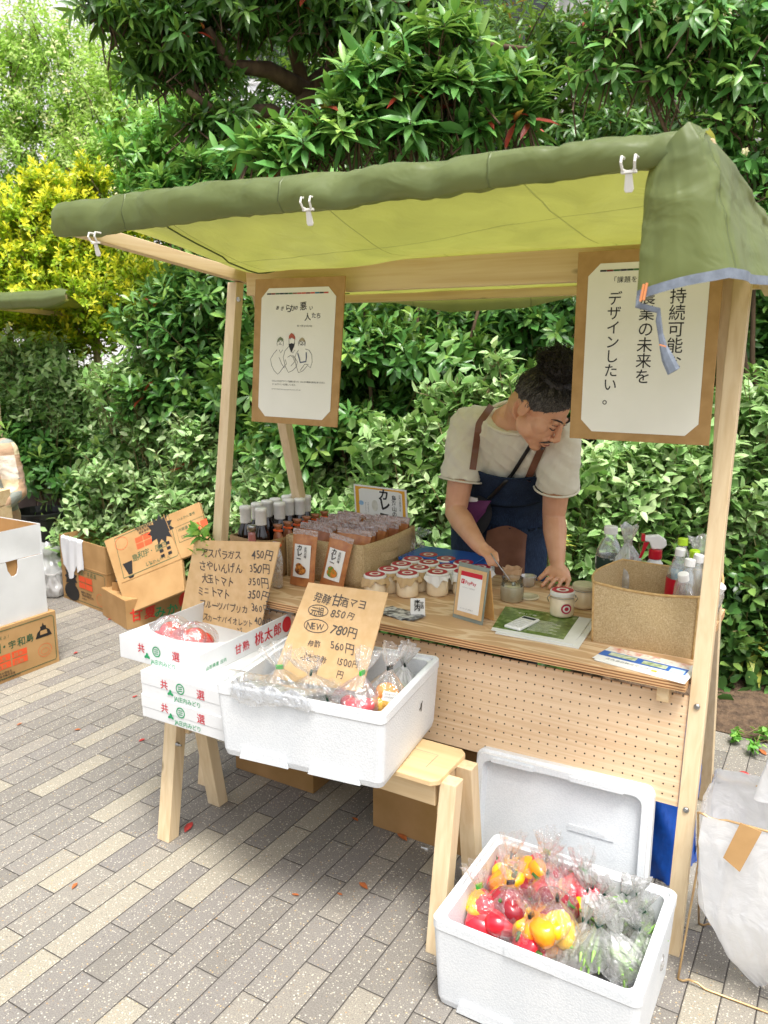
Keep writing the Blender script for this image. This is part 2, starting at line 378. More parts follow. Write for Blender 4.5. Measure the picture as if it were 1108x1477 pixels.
# ------------------------------------------------------------------ ground
def paver_mat():
    m, nt, b, out = new_mat('granite pavers')
    ge = nt.nodes.new('ShaderNodeNewGeometry'); sp = N(nt, 'ShaderNodeSeparateXYZ', Vector=ge.outputs['Position'])
    ax = N(nt, 'ShaderNodeMath', op='ADD', i0=sp.outputs[1], i1=40.0 * .30251 - 1.2421)
    ay = N(nt, 'ShaderNodeMath', op='ADD', i0=sp.outputs[0], i1=400 * .075928 + 1.80)
    wob = N(nt, 'ShaderNodeTexNoise', Vector=ge.outputs['Position'], Scale=3.0, Detail=2)
    wv = N(nt, 'ShaderNodeMath', op='MULTIPLY_ADD', i0=wob.outputs[0], i1=.006, i2=ay.outputs[0])
    cb = N(nt, 'ShaderNodeCombineXYZ', X=ax.outputs[0], Y=wv.outputs[0])
    def brick(mort, smooth):
        n = N(nt, 'ShaderNodeTexBrick', Vector=cb.outputs[0], Scale=1.0)
        n.inputs['Mortar Size'].default_value = mort; n.inputs['Mortar Smooth'].default_value = smooth
        n.inputs['Brick Width'].default_value = .30251; n.inputs['Row Height'].default_value = .075928; n.inputs['Bias'].default_value = 0
        n.inputs['Color1'].default_value = (0, 0, 0, 1); n.inputs['Color2'].default_value = (1, 1, 1, 1); n.inputs['Mortar'].default_value = (0, 0, 0, 1); n.offset = .5
        return n
    br = brick(.0016, .3)
    tone = ramp(nt, br.outputs['Color'], [(0., lin('#807d78')), (.3, lin('#8b8883')), (.5, lin('#868380')), (.72, lin('#96928a')), (.9, lin('#a6a193'))])
    big = N(nt, 'ShaderNodeTexNoise', Vector=ge.outputs['Position'], Scale=1.3, Detail=5)
    tone = mixc(nt, ramp(nt, big.outputs[0], [(.3, .35), (.65, 0.)]), tone, lin('#7a756f'))
    fine = N(nt, 'ShaderNodeTexNoise', Vector=ge.outputs['Position'], Scale=320.0, Detail=3)
    tone = mixc(nt, .55, tone, ramp(nt, fine.outputs[0], [(.32, lin('#6d6965')), (.5, lin('#9b9790')), (.7, lin('#cfcac0'))]), 'OVERLAY')
    for sc, thr, stops in ((115., .30, [(0., '#d2ccbd'), (.45, '#cfc7b2'), (.58, '#c2a468'), (.68, '#b08955'), (.75, '#7d736a'), (.84, '#4f4a45'), (.92, '#d8d3c6')]),
                           (170., .33, [(0., '#ccc5b4'), (.5, '#c0b69c'), (.7, '#a08660'), (.8, '#59544e')])):
        vo = N(nt, 'ShaderNodeTexVoronoi', Vector=ge.outputs['Position'], Scale=sc)
        vs = N(nt, 'ShaderNodeSeparateXYZ', Vector=vo.outputs['Color'])
        sel = ramp(nt, vs.outputs[1], [(.0, 0.), (.56, 0.), (.58, 1.)])
        near = ramp(nt, vo.outputs['Distance'], [(thr - .08, 1.), (thr, 0.)])
        f = N(nt, 'ShaderNodeMath', op='MULTIPLY', i0=sel, i1=near); f2 = N(nt, 'ShaderNodeMath', op='MULTIPLY', i0=f.outputs[0], i1=.62)
        tone = mixc(nt, f2.outputs[0], tone, ramp(nt, vs.outputs[0], [(p, lin(c)) for p, c in stops], True))
    st = N(nt, 'ShaderNodeTexNoise', Vector=ge.outputs['Position'], Scale=6.0, Detail=6, Roughness=.7)
    tone = mixc(nt, ramp(nt, st.outputs[0], [(.66, 0.), (.78, .5)]), tone, lin('#6d5f50'))
    mo = br.outputs['Fac']
    c = mixc(nt, mo, tone, lin('#3d3935'))
    nt.links.new(c, b.inputs['Base Color']); b.inputs['Roughness'].default_value = .75; b.inputs['Specular IOR Level'].default_value = .35
    b2 = brick(.004, 1.0)
    h = N(nt, 'ShaderNodeMath', op='MULTIPLY', i0=b2.outputs['Fac'], i1=-1.0)
    h2 = N(nt, 'ShaderNodeMath', op='MULTIPLY_ADD', i0=fine.outputs[0], i1=.12, i2=h.outputs[0])
    bump(nt, b, h2.outputs[0], .6, .004); return m
mb = MB(); mb.add([(-90, -40, 0), (60, -40, 0), (60, 110, 0), (-90, 110, 0)], [(0, 1, 2, 3)])
struct(obj('paving', mb, paver_mat()))
M['soil'] = mat('soil', '#4a3a2c', '#6b5642', .95, 30, detail=6, bscale=60, bstr=.8, bdist=.02)
mb = MB(); rg = random.Random(4)
edge = []
for i in range(60):
    x = -14 + i * .4
    edge.append((x, (3.22 if x > -1.6 else 3.55 if x > -4.4 else 4.2) + rg.uniform(-.04, .04)))
nv = 14
vs = []; fs = []
for i, (x, y) in enumerate(edge):
    for j in range(nv):
        t = (j / (nv - 1)) ** 2
        vs.append((x, y + t * 30, .004 + min(.10, t * 6) + rg.uniform(0, .025) * (j > 0)))
for i in range(len(edge) - 1):
    for j in range(nv - 1): fs.append((i * nv + j, (i + 1) * nv + j, (i + 1) * nv + j + 1, i * nv + j + 1))
mb.add(vs, fs); struct(obj('planting_bed', mb, M['soil'], smooth=True))

# ------------------------------------------------------------------ plants
M['bark'] = mat('bark', '#4b3a2b', '#6d5843', .9, 18, (1, 1, .3), bscale=40, bstr=.6, bdist=.01)
M['stem'] = mat('green stem', '#6b6a3d', '#7d6b48', .7, 12)
L_DARK = leafmat('dark glossy leaf', '#4c7d3a', '#a9c860', .34, .25)
L_DAPH = leafmat('broad whorled leaf', '#5a9348', '#b2d46e', .34, .3)
L_SILV = leafmat('silvery leaf', '#84b064', '#d2e2ac', .40, .30, margin='#b4d092')
L_LIGHT = leafmat('pale spring leaf', '#a8d25a', '#e8eeae', .5, .5)
L_YEL = leafmat('golden leaf', '#a2c83a', '#fff440', .4, .4)
L_MID = leafmat('mid green leaf', '#6cac48', '#bcdc6c', .38, .35)
L_TREE = leafmat('tree leaf', '#46702f', '#93b950', .34, .3)
L_IVY = leafmat('ivy leaf', '#466f36', '#93b45a', .32, .2)
L_NAND = leafmat('strap leaf', '#7d9a3a', '#c8c25a', .4, .3)
L_FLOWER = leafmat('cream blossom', '#d8cf9a', '#efe6bb', .6, .3)
L_REDL = leafmat('red old leaf', '#9a3326', '#c0503a', .5, .3)

def unit(a): return a / np.maximum(np.linalg.norm(a, axis=1, keepdims=True), 1e-9)
T8 = dict(
 ovate=np.array([(0, 0), (.3, -.46), (.3, 0), (.3, .46), (.7, -.34), (.7, 0), (.7, .34), (1, 0)]),
 obov=np.array([(0, 0), (.35, -.30), (.35, 0), (.35, .30), (.72, -.48), (.72, 0), (.72, .48), (1, 0)]),
 lance=np.array([(0, 0), (.3, -.44), (.3, 0), (.3, .44), (.65, -.40), (.65, 0), (.65, .40), (1, 0)]))
F8 = np.array([(0, 2, 1), (0, 3, 2), (1, 2, 5), (1, 5, 4), (2, 3, 6), (2, 6, 5), (4, 5, 7), (5, 6, 7)])
T4 = np.array([(0, 0), (.5, -.5), (.5, .5), (1, 0)]); F4 = np.array([(0, 2, 1), (1, 2, 3)])
def leaf_mesh(name, sets, mats, parent, base):
    Vs, Fs, As, Ms = [], [], [], []; off = 0
    for mi, (P, D, U, L, W, rnd, yng, shape, fold, curl) in enumerate(sets):
        n = len(P)
        if not n: continue
        D = unit(D); X = unit(np.cross(D, U)); Z = np.cross(X, D)
        T, F = (T4, F4) if shape == 'simple' else (T8[shape], F8)
        k = len(T); t = T[:, 0]; a = T[:, 1]
        hz = np.abs(a)[None] * W[:, None] * fold - (t ** 2)[None] * L[:, None] * curl
        V = P[:, None] + D[:, None] * (t[None] * L[:, None])[..., None] + X[:, None] * (a[None] * W[:, None])[..., None] + Z[:, None] * hz[..., None]
        Vs.append(V.reshape(-1, 3)); Fs.append((F[None] + (np.arange(n) * k)[:, None, None] + off).reshape(-1, 3))
        A = np.zeros((n, k, 3)); A[..., 0] = rnd[:, None]; A[..., 1] = yng[:, None]; A[..., 2] = a[None] * 2
        As.append(A.reshape(-1, 3)); Ms.append(np.full(n * len(F), mi)); off += n * k
    V = np.concatenate(Vs) - np.array(base); F = np.concatenate(Fs); A = np.concatenate(As); Mi = np.concatenate(Ms)
    me = bpy.data.meshes.new(name); me.vertices.add(len(V)); me.vertices.foreach_set('co', V.astype(np.float32).ravel())
    me.loops.add(F.size); me.loops.foreach_set('vertex_index', F.ravel().astype(np.int32))
    me.polygons.add(len(F)); me.polygons.foreach_set('loop_start', np.arange(0, F.size, 3, dtype=np.int32))
    for m in mats: me.materials.append(m)
    me.polygons.foreach_set('material_index', Mi.astype(np.int32)); me.polygons.foreach_set('use_smooth', np.ones(len(F), bool))
    at_ = me.attributes.new('leaf', 'FLOAT_VECTOR', 'POINT'); at_.data.foreach_set('vector', A.astype(np.float32).ravel())
    me.update(); me.validate()
    o = bpy.data.objects.new(name, me); COL.objects.link(o); o.parent = parent; return o
def shoots(rg, clumps, n, up=.35, thick=.55, jit=.45):
    c = np.array([q[0] for q in clumps], float); r = np.array([q[1] if hasattr(q[1], '__len__') else (q[1],) * 3 for q in clumps], float)
    w = (r[:, 0] * r[:, 1] + r[:, 0] * r[:, 2] + r[:, 1] * r[:, 2]); k = rg.choice(len(c), n, p=w / w.sum())
    d = unit(rg.normal(size=(n, 3))); d[:, 2] = np.where(d[:, 2] < -.3, -d[:, 2] * .6, d[:, 2])
    rad = 1 - thick * rg.random(n) ** 1.6; rad *= 1 + rg.normal(size=n) * .08
    p = c[k] + d * r[k] * rad[:, None]
    ax = unit(d * .8 + np.array([0, 0, up]) + rg.normal(size=(n, 3)) * jit * .6)
    return p, ax, d
def make_leaves(rg, p, ax, nl, L, W, along, ang=(50, 85), new=.25, shape='ovate', fold=.35, curl=.18, droop=0., young_tip=True):
    n = len(p); k = np.arange(nl)
    sl = along * (.75 + .5 * rg.random(n))
    t = (k[None] + rg.random((n, nl)) * .6) / nl                     # 0 inner, 1 tip
    ref = np.where(np.abs(ax[:, 2:3]) < .9, np.array([[0, 0, 1.]]), np.array([[1., 0, 0]]))
    e1 = unit(np.cross(ax, ref)); e2 = np.cross(ax, e1)
    az = k[None] * 2.39996 + rg.random((n, 1)) * 6.28 + rg.normal(size=(n, nl)) * .25
    rad = e1[:, None] * np.cos(az)[..., None] + e2[:, None] * np.sin(az)[..., None]
    al = np.radians(ang[1] + (ang[0] - ang[1]) * t + rg.normal(size=(n, nl)) * 9)
    D = ax[:, None] * np.cos(al)[..., None] + rad * np.sin(al)[..., None]
    D[..., 2] -= droop * (.6 + .6 * rg.random((n, nl)))
    D = D.reshape(-1, 3); A = np.repeat(ax, nl, 0)
    U = A + np.array([0, 0, .5]) + rg.normal(size=A.shape) * .2
    P = (p[:, None] + ax[:, None] * (sl[:, None] * (t - 1))[..., None]).reshape(-1, 3)
    l = L * (.75 + .45 * rg.random(len(P))) * (1.0 - .25 * t.ravel())
    w = l * W * (.85 + .3 * rg.random(len(P)))
    shoot_new = np.clip(rg.normal(new, .28, size=(n, 1)), 0, 1)
    y = np.clip(shoot_new * (t ** 1.5 if young_tip else np.ones_like(t)) * 1.3, 0, 1).ravel()
    rnd = np.clip(.5 + .22 * rg.normal(size=len(P)) + np.repeat(rg.normal(size=n) * .12, nl), 0, 1)
    return [P, D, U, l, w, rnd, y, shape, fold, curl]
def twigs(mb, rg, p, ax, centers, frac, L, r=.002):
    idx = np.where(rg.random(len(p)) < frac)[0]
    for i in idx:
        a = Vector(p[i]); d = Vector(ax[i]); q = a - d * L * rg.uniform(.8, 1.6) - Vector((0, 0, L * .35))
        mb.tube([q, a - d * L * .45, a], [r * 1.6, r * 1.2, r * .7], 3, cap=False)
_pid = [0]
def plant(name, label, cat, clumps, n, spec, lm, group=None, base=None, part=('foliage', 'stem'), trunk=.02, tw=(.25, .16, .002), stem_m='stem', up=.35, thick=.55, jit=.45, extra=None, inner=0, limbs=True, stemseg=None):
    _pid[0] += 1; rg = np.random.default_rng(100 + _pid[0])
    cl = [(tuple(c), r) for c, r in clumps]
    if base is None:
        cx = sum(c[0] for c, r in cl) / len(cl); cy = sum(c[1] for c, r in cl) / len(cl); base = (cx, cy, .03)
    t = thing(name, label, cat, base, 0, group)
    p, ax, d = shoots(rg, cl, n, up, thick, jit)
    ok = p[:, 2] > .04; p, ax = p[ok], ax[ok]
    sets = [make_leaves(rg, p, ax, **spec)]
    mats = [lm]
    if inner:
        p2, a2, _ = shoots(rg, [(c, tuple(np.array(r if hasattr(r, '__len__') else (r,) * 3) * .72)) for c, r in cl], inner, up, .9, 1.2)
        ok = p2[:, 2] > .04; sp2 = dict(spec); sp2['new'] = -.4
        sets.append(make_leaves(rg, p2[ok], a2[ok], **sp2)); mats.append(lm)
    if extra:
        for e in extra:
            q, qa, _ = shoots(rg, e.get('clumps', cl), e['n'], up, e.get('thick', .4), jit); sets.append(make_leaves(rg, q, qa, **e['spec'])); mats.append(e['m'])
    leaf_mesh(part[0], sets, mats, t, base)
    mb = MB(); B = Vector(base); rr = random.Random(_pid[0])
    if limbs:
        for ci, (c, r) in enumerate(cl):
            if len(cl) > 8 and ci % 3: continue
            c = Vector(c); rz = r[2] if hasattr(r, '__len__') else r
            b0 = B + Vector((rr.uniform(-.08, .08), rr.uniform(-.08, .08), 0))
            mid = b0.lerp(c, .5) + Vector((rr.uniform(-.1, .1), rr.uniform(-.1, .1), .12 * (c.z - b0.z)))
            mb.tube([b0, b0.lerp(mid, .5) + Vector((rr.uniform(-.03, .03), 0, .03)), mid, c, c + (c - mid).normalized() * rz * .5], [trunk, trunk * .85, trunk * .65, trunk * .4, trunk * .15], 7)
    if stemseg:
        for pts, rad in stemseg: mb.tube(pts, rad, 9)
    twigs(mb, rg, p, ax, cl, tw[0], tw[1], tw[2])
    mb.v = [v - B for v in mb.v]
    obj(part[1], mb, M[stem_m], t, smooth=True)
    return t
def CL(f, *pts):   # clumps seen at photo pixels, at forward distance f (a point may carry its own distance)
    out = []
    for q in pts:
        x, y, r = q[:3]; ff = q[3] if len(q) > 3 else f
        out.append((at(x, y, ff), r))
    return out
S_DARK = dict(nl=9, L=.10, W=.36, along=.07, ang=(35, 80), new=.2, shape='obov', fold=.35, curl=.15)
S_DAPH = dict(nl=12, L=.155, W=.30, along=.05, ang=(40, 95), new=.22, shape='lance', fold=.3, curl=.2)
S_SILV = dict(nl=9, L=.075, W=.52, along=.20, ang=(45, 70), new=.35, shape='ovate', fold=.3, curl=.2)
S_LIGHT = dict(nl=12, L=.06, W=.5, along=.22, ang=(50, 75), new=.35, shape='simple', fold=.2, curl=.2)
S_YEL = dict(nl=11, L=.055, W=.5, along=.10, ang=(30, 65), new=1.0, shape='obov', fold=.4, curl=.1)
S_MID = dict(nl=10, L=.09, W=.4, along=.10, ang=(40, 80), new=.3, shape='obov', fold=.3, curl=.15)
S_TREE = dict(nl=10, L=.13, W=.27, along=.10, ang=(35, 85), new=.15, shape='lance', fold=.3, curl=.22, droop=.35)
S_IVY = dict(nl=6, L=.075, W=.75, along=.2, ang=(50, 80), new=.15, shape='ovate', fold=.25, curl=.15, droop=.2)

# far layer
plant('deciduous_shrub', 'pale green tiny-leaved shrub massed at the far left below the white building', 'shrub',
      CL(8.6, (15, 95, .75), (90, 85, .8), (40, 190, .9), (120, 170, .9), (20, 290, .9), (110, 260, .9), (30, 400, .9), (120, 380, .9), (-90, 180, 1.1), (-80, 330, 1.0)), 2600, S_LIGHT, L_LIGHT, 'shrubs in the planting bed', trunk=.04, inner=900,
      extra=[dict(n=170, spec=dict(S_LIGHT, nl=7, new=.9), m=L_FLOWER, thick=.15)], tw=(.12, .3, .003), stem_m='bark')
plant('deciduous_shrub', 'pale feathery shrub with pinkish new tips beside the dark crooked tree', 'shrub',
      CL(7.8, (190, 120, .6), (230, 200, .75), (170, 240, .7), (290, 270, .7), (215, 320, .8), (330, 330, .7), (260, 420, .8)), 2000, S_LIGHT, L_LIGHT, 'shrubs in the planting bed', trunk=.04, inner=700,
      extra=[dict(n=80, spec=dict(S_LIGHT, nl=8, new=.8), m=L_FLOWER, thick=.1)], tw=(.15, .3, .003), stem_m='bark')
for lab, f, cl, n in (
    ('dark evergreen tree behind the roof above the poster with the drawing', 9.5, ((380, 330, 1.2), (500, 260, 1.4), (420, 450, 1.3), (560, 400, 1.3), (480, 560, 1.2), (330, 480, 1.1)), 1200),
    ('dark evergreen tree behind the middle of the stall roof with reddish old leaves', 8.6, ((640, 190, 1.1), (740, 130, 1.1), (700, 300, 1.2), (820, 260, 1.2), (620, 380, 1.2), (760, 430, 1.2), (870, 120, 1.0)), 1250),
    ('dark evergreen tree behind the right upright of the stall', 8.2, ((940, 250, 1.1), (1060, 330, 1.1), (900, 400, 1.1), (1020, 460, 1.1), (1160, 300, 1.3), (1150, 480, 1.2), (960, 560, 1.1), (1100, 600, 1.1)), 1700),
    ('tallest dark evergreen tree at the back, its top out of sight', 10.5, ((430, 60, 1.5), (560, 20, 1.4), (520, 160, 1.4), (690, 90, 1.0), (360, 180, 1.2)), 800)):
    plant('evergreen_tree', lab, 'tree', CL(f, *cl), n, dict(S_TREE, L=.16, nl=11), L_TREE, 'trees at the back', part=('crown', 'trunk'), trunk=.09, inner=n // 2, stem_m='bark', tw=(.1, .3, .006),
          extra=[dict(n=30, spec=dict(S_TREE, nl=3), m=L_REDL, thick=.2)])
# golden euonymus
plant('golden_shrub', 'golden euonymus shrub with a pointed bright yellow top beside the stall roof', 'shrub',
      CL(6.0, (135, 268, (.12, .2, .26)), (100, 300, .26), (60, 270, .2), (70, 440, .34), (40, 320, .32), (150, 340, .30), (95, 380, .38), (170, 400, .36), (20, 400, .4)), 2000, S_YEL, L_YEL, 'golden shrubs', trunk=.02, tw=(.3, .12, .002), inner=350)
plant('golden_shrub', 'golden euonymus shrub, lower and greener, around the neighbouring green canopy', 'shrub',
      CL(5.8, (40, 470, .42), (130, 450, .36), (210, 420, .30), (0, 560, .42), (70, 560, .36), (-70, 500, .45), (20, 620, .34), (90, 500, .36), (170, 480, .3), (-40, 620, .36)), 1900, dict(S_YEL, new=.7), L_YEL, 'golden shrubs', trunk=.02, tw=(.3, .12, .002), inner=350)
# mid and dark broadleaf shrubs to the left of the stall
plant('laurel_shrub', 'mid green broadleaf shrub just behind the left end of the stall roof', 'shrub',
      CL(6.4, (225, 230, .5), (290, 215, .5), (330, 265, .5), (250, 300, .5), (400, 270, .5), (360, 350, .55)), 900, S_MID, L_MID, 'broadleaf shrubs', trunk=.03, inner=250)
plant('photinia_shrub', 'dark glossy shrub with red-flecked shoots left of the left stall upright', 'shrub',
      CL(5.0, (300, 440, .36), (235, 480, .32), (345, 420, .36), (290, 540, .38), (345, 590, .4), (320, 680, .4), (240, 580, .34), (370, 500, .4)), 1150, S_DARK, L_DARK, 'broadleaf shrubs', trunk=.025, inner=400,
      extra=[dict(n=8, spec=dict(S_DARK, nl=3), m=L_REDL, thick=.1)])
plant('photinia_shrub', 'dark glossy shrub seen under the pale poster beside the slanting back leg', 'shrub',
      CL(4.6, (440, 470, .36), (520, 470, .36), (400, 560, .36), (470, 600, .4), (550, 560, .38), (420, 680, .4), (500, 700, .4), (590, 470, .34)), 1000, S_DARK, L_DARK, 'broadleaf shrubs', trunk=.025, inner=450)
plant('photinia_shrub', 'dark glossy shrub deep behind the bent man', 'shrub',
      CL(4.5, (640, 480, .36), (720, 470, .36), (800, 480, .4), (690, 560, .4), (860, 560, .4), (760, 620, .4), (900, 480, .4), (620, 600, .36)), 950, S_DARK, L_DARK, 'broadleaf shrubs', trunk=.025, inner=450)
plant('photinia_shrub', 'dark glossy shrub behind the right upright, under the cream blossoms', 'shrub',
      CL(4.6, (960, 540, .4), (1050, 500, .4), (1120, 560, .45), (1000, 640, .4), (1100, 420, .4), (1180, 480, .5)), 800, S_DARK, L_DARK, 'broadleaf shrubs', trunk=.025, inner=350)
for lab, f, cl, n in (('dense dark shrub filling the bed between the drawing poster and the bent man', 4.15, ((450, 520, .3), (520, 500, .3), (580, 520, .3), (640, 520, .28), (480, 620, .32), (560, 640, .32), (430, 640, .3), (600, 700, .3), (500, 760, .34), (640, 780, .3), (580, 830, .3)), 1100),
        ('dense dark shrub filling the bed behind the right poster', 4.1, ((700, 640, .3), (780, 600, .3), (850, 560, .3), (760, 700, .32), (820, 760, .3), (700, 800, .32), (780, 850, .32), (930, 560, .3), (900, 640, .3), (880, 800, .34), (980, 860, .34), (1060, 620, .3)), 1100),
        ('dense low shrub behind the cartons at the left', 5.3, ((60, 680, .3), (130, 700, .34), (200, 660, .34), (270, 640, .34), (330, 700, .34), (180, 780, .32), (260, 800, .32), (90, 780, .26), (340, 800, .3), (30, 640, .3)), 1000)):
    plant('bedding_shrub', lab, 'shrub', CL(f, *cl), n, dict(S_DARK, L=.095), L_DARK, 'dense shrubs in the bed', trunk=.012, tw=(.2, .14, .002), inner=500)
# big tree with limbs
tb = at(446, 700, 5.6); tb.z = .04
J = [at(446, 190, 5.6), at(440, 130, 5.5), at(330, 95, 5.2), at(300, 40, 5.1), at(390, 160, 5.4), at(310, 160, 5.2), at(270, 130, 5.1), at(480, 95, 5.7), at(520, 20, 5.8), at(420, 60, 5.5), at(640, 60, 5.8)]
seg = [([tb, tb.lerp(J[0], .5) + Vector((.06, 0, 0)), J[0], J[1]], [.10, .085, .075, .065]), ([J[1], J[1].lerp(J[2], .5) + Vector((0, 0, .05)), J[2], J[3]], [.06, .05, .04, .02]),
       ([J[0], J[4], J[5], J[6]], [.055, .045, .03, .015]), ([J[1], J[7], J[8]], [.055, .04, .02]), ([J[1], J[9], at(400, -40, 5.4)], [.05, .035, .02]), ([J[7], J[10], at(760, 70, 5.9)], [.04, .03, .012])]
plant('spreading_tree', 'dark drooping-leaved tree with crooked brown limbs above the left half of the roof', 'tree',
      CL(5.2, (170, 25, .30), (240, 50, .36), (290, 100, .26), (330, 20, .38), (230, 110, .24), (400, 0, .42), (470, 50, .36), (540, 30, .44), (540, 120, .3), (610, 20, .4), (340, 180, .2), (290, 185, .2), (440, -60, .6), (300, -60, .5)), 1150, S_TREE, L_TREE, None,
      base=tb, part=('crown', 'trunk'), stem_m='bark', limbs=False, stemseg=seg, tw=(.5, .22, .004), inner=260, up=.05, extra=[dict(n=16, spec=dict(S_TREE, nl=3), m=L_REDL, thick=.3)])
# bright whorled shrub above the roof
plant('whorled_shrub', 'broad-leaved shrub with bright whorled rosettes and red stalks just above the middle of the roof', 'shrub',
      CL(4.1, (365, 215, .13), (400, 235, .16), (450, 205, .2), (500, 185, .22), (520, 120, .18), (560, 150, .22), (600, 105, .2), (590, 200, .2), (650, 140, .22), (690, 185, .18), (720, 130, .18), (640, 60, .2), (760, 170, .14)), 190, dict(S_DAPH, new=.3), L_DAPH, None,
      trunk=.014, stem_m='bark', tw=(.9, .2, .004), up=.7, thick=.7, inner=40, extra=[dict(n=14, spec=dict(S_DAPH, nl=3, droop=.6), m=L_REDL, thick=.8)])
plant('whorled_shrub', 'broad-leaved shrub with dark whorled rosettes low between the yellow shrub and the roof edge', 'shrub',
      CL(5.0, (270, 270, .2), (330, 255, .22), (390, 265, .22), (240, 300, .18), (440, 270, .2), (300, 320, .25)), 160, dict(S_DAPH, L=.13, new=.1), L_DAPH, None, trunk=.02, stem_m='bark', tw=(.6, .2, .004), up=.6, inner=40)
# right blossoming tree
rb = at(1130, 800, 4.0); rb.z = .04
plant('blossoming_tree', 'tree with hanging leaves and cream blossom sprays above the right end of the roof', 'tree',
      CL(4.0, (900, 50, .26), (960, 110, .24), (1000, 60, .26), (1060, 120, .28), (1090, 50, .3), (1030, 200, .2), (1090, 250, .26), (1050, 330, .24), (1110, 340, .3), (1120, 160, .3), (960, 20, .3), (860, 110, .2)), 430, dict(S_TREE, L=.11, W=.34, new=.3, droop=.6), L_DAPH, None,
      base=rb, part=('crown', 'trunk'), stem_m='bark', trunk=.02, tw=(.6, .2, .003), up=.1, extra=[dict(n=70, spec=dict(nl=16, L=.022, W=.7, along=.07, ang=(40, 90), new=.5, shape='simple'), m=L_FLOWER, thick=.1)])
# silvery shrubs
for lab, f, cl, n in (
    ('silvery-leaved shrub spilling over the grey slatted bench at the far left', 5.4, ((5, 600, .26), (60, 590, .26), (110, 610, .26), (150, 640, .26), (30, 560, .24), (100, 560, .26), (120, 690, .24), (20, 520, .22), (75, 520, .2)), 1000),
    ('silvery-leaved shrub behind the carton with a white towel', 5.0, ((170, 560, .24), (140, 840, .2), (220, 830, .22), (220, 610, .28), (160, 690, .28), (230, 700, .3), (130, 760, .26), (190, 770, .28), (100, 790, .2), (205, 520, .18)), 950),
    ('silvery-leaved shrub behind the big tilted carton', 4.7, ((280, 640, .24), (300, 850, .24), (260, 820, .22), (300, 720, .3), (250, 750, .26), (340, 740, .28), (370, 800, .3), (330, 690, .24)), 620),
    ('silvery-leaved shrub between the dark bottles and the curry notice', 4.1, ((420, 700, .26), (480, 730, .28), (380, 740, .24), (450, 800, .3), (390, 690, .2)), 520),
    ('silvery-leaved shrub with tall upright shoots left of the bent man', 3.75, ((560, 650, .2), (615, 640, .18), (640, 700, .24), (590, 730, .24), (530, 740, .22), (560, 820, .26), (640, 820, .24), (520, 880, .26), (700, 760, .22), (660, 560, .10), (625, 570, .08), (715, 520, .08), (700, 580, .14), (680, 640, .16), (740, 560, .1), (600, 800, .3)), 620),
    ('silvery-leaved shrub right of the bent man behind his resting arm', 3.6, ((840, 690, .22), (800, 780, .22), (760, 840, .24), (880, 740, .24), (850, 790, .24), (900, 680, .2), (820, 850, .24), (870, 860, .24), (930, 720, .2)), 560),
    ('large silvery-green shrub behind the jute bag and the right upright', 3.7, ((940, 650, .24), (1000, 680, .28), (960, 740, .26), (1040, 720, .3), (1090, 680, .3), (1080, 770, .26), (1120, 600, .3), (1010, 790, .26)), 720)):
    ext = None
    plant('silver_shrub', lab, 'shrub', CL(f, *cl), n, dict(S_SILV, L=.085 if f < 4 else .075), L_SILV, 'silvery shrubs along the bed', trunk=.012, tw=(.6, .2, .0022), inner=n // 3, up=.6, extra=ext)
# low ivy and strap leaves at the right foot of the bed
plant('ivy_clump', 'dark ivy clump low behind the right back leg of the stall', 'ivy', CL(3.75, (1060, 830, .24), (1100, 900, .28), (1050, 940, .24), (1110, 1000, .2), (1070, 1010, .16), (1150, 880, .3), (1010, 900, .24), (1075, 960, .17, 3.35), (1110, 1010, .15, 3.3), (1050, 900, .2, 3.4), (1100, 850, .24, 3.4), (1130, 940, .2, 3.3), (1030, 1000, .14, 3.3), (1040, 960, .16, 3.35), (1010, 850, .2, 3.5), (1100, 1045, .09, 3.15), (1065, 1035, .08, 3.2), (1140, 1040, .12, 3.1)), 1250, S_IVY, L_IVY, None, trunk=.008, tw=(.4, .15, .002), inner=300)
plant('ivy_clump', 'dark ivy clump low under the counter behind the pegboard', 'ivy', CL(3.6, (700, 900, .3), (800, 940, .3), (900, 940, .3), (960, 960, .26), (620, 900, .3), (860, 1010, .2)), 500, S_IVY, L_IVY, None, trunk=.008, tw=(.4, .15, .002), inner=250)
S_STRAP = dict(nl=9, L=.13, W=.22, along=.03, ang=(25, 80), new=.5, shape='lance', fold=.3, curl=.35, young_tip=False)
for lab, x, y, f, s in (('yellow-green strap-leaved tuft nearest the right stall leg', 1085, 935, 3.35, 1.0), ('yellow-green strap-leaved tuft above the ivy at the right edge', 1075, 872, 3.5, .9), ('small yellow-green tuft between the man and his resting arm', 772, 770, 3.3, .8), ('red-tipped strap-leaved tuft low at the right edge', 1100, 960, 3.3, .8)):
    c = at(x, y, f)
    plant('strap_plant', lab, 'plant', [(c, .05 * s), (c + Vector((.06, 0, -.02)), .05 * s)], 8, dict(S_STRAP, L=.13 * s), L_NAND, 'strap-leaved tufts', base=(c.x, c.y, .05), trunk=.006, tw=(0, .1, .002), up=.9)
for lab, x, y in (('low green weed on the soil beside the right back leg', 1065, 1062), ('tiny green weed at the paving edge by the back leg', 1085, 1078), ('low weed under the yellow tufts at the right edge', 1100, 1062)):
    c = onz(x, y, .03)
    plant('weed', lab, 'weed', [(c + Vector((0, 0, .015)), (.035, .035, .02))], 8, dict(S_IVY, L=.026, nl=5, along=.04), L_MID, 'weeds at the bed edge', base=(c.x, c.y, .02), trunk=.002, tw=(0, .1, .001))

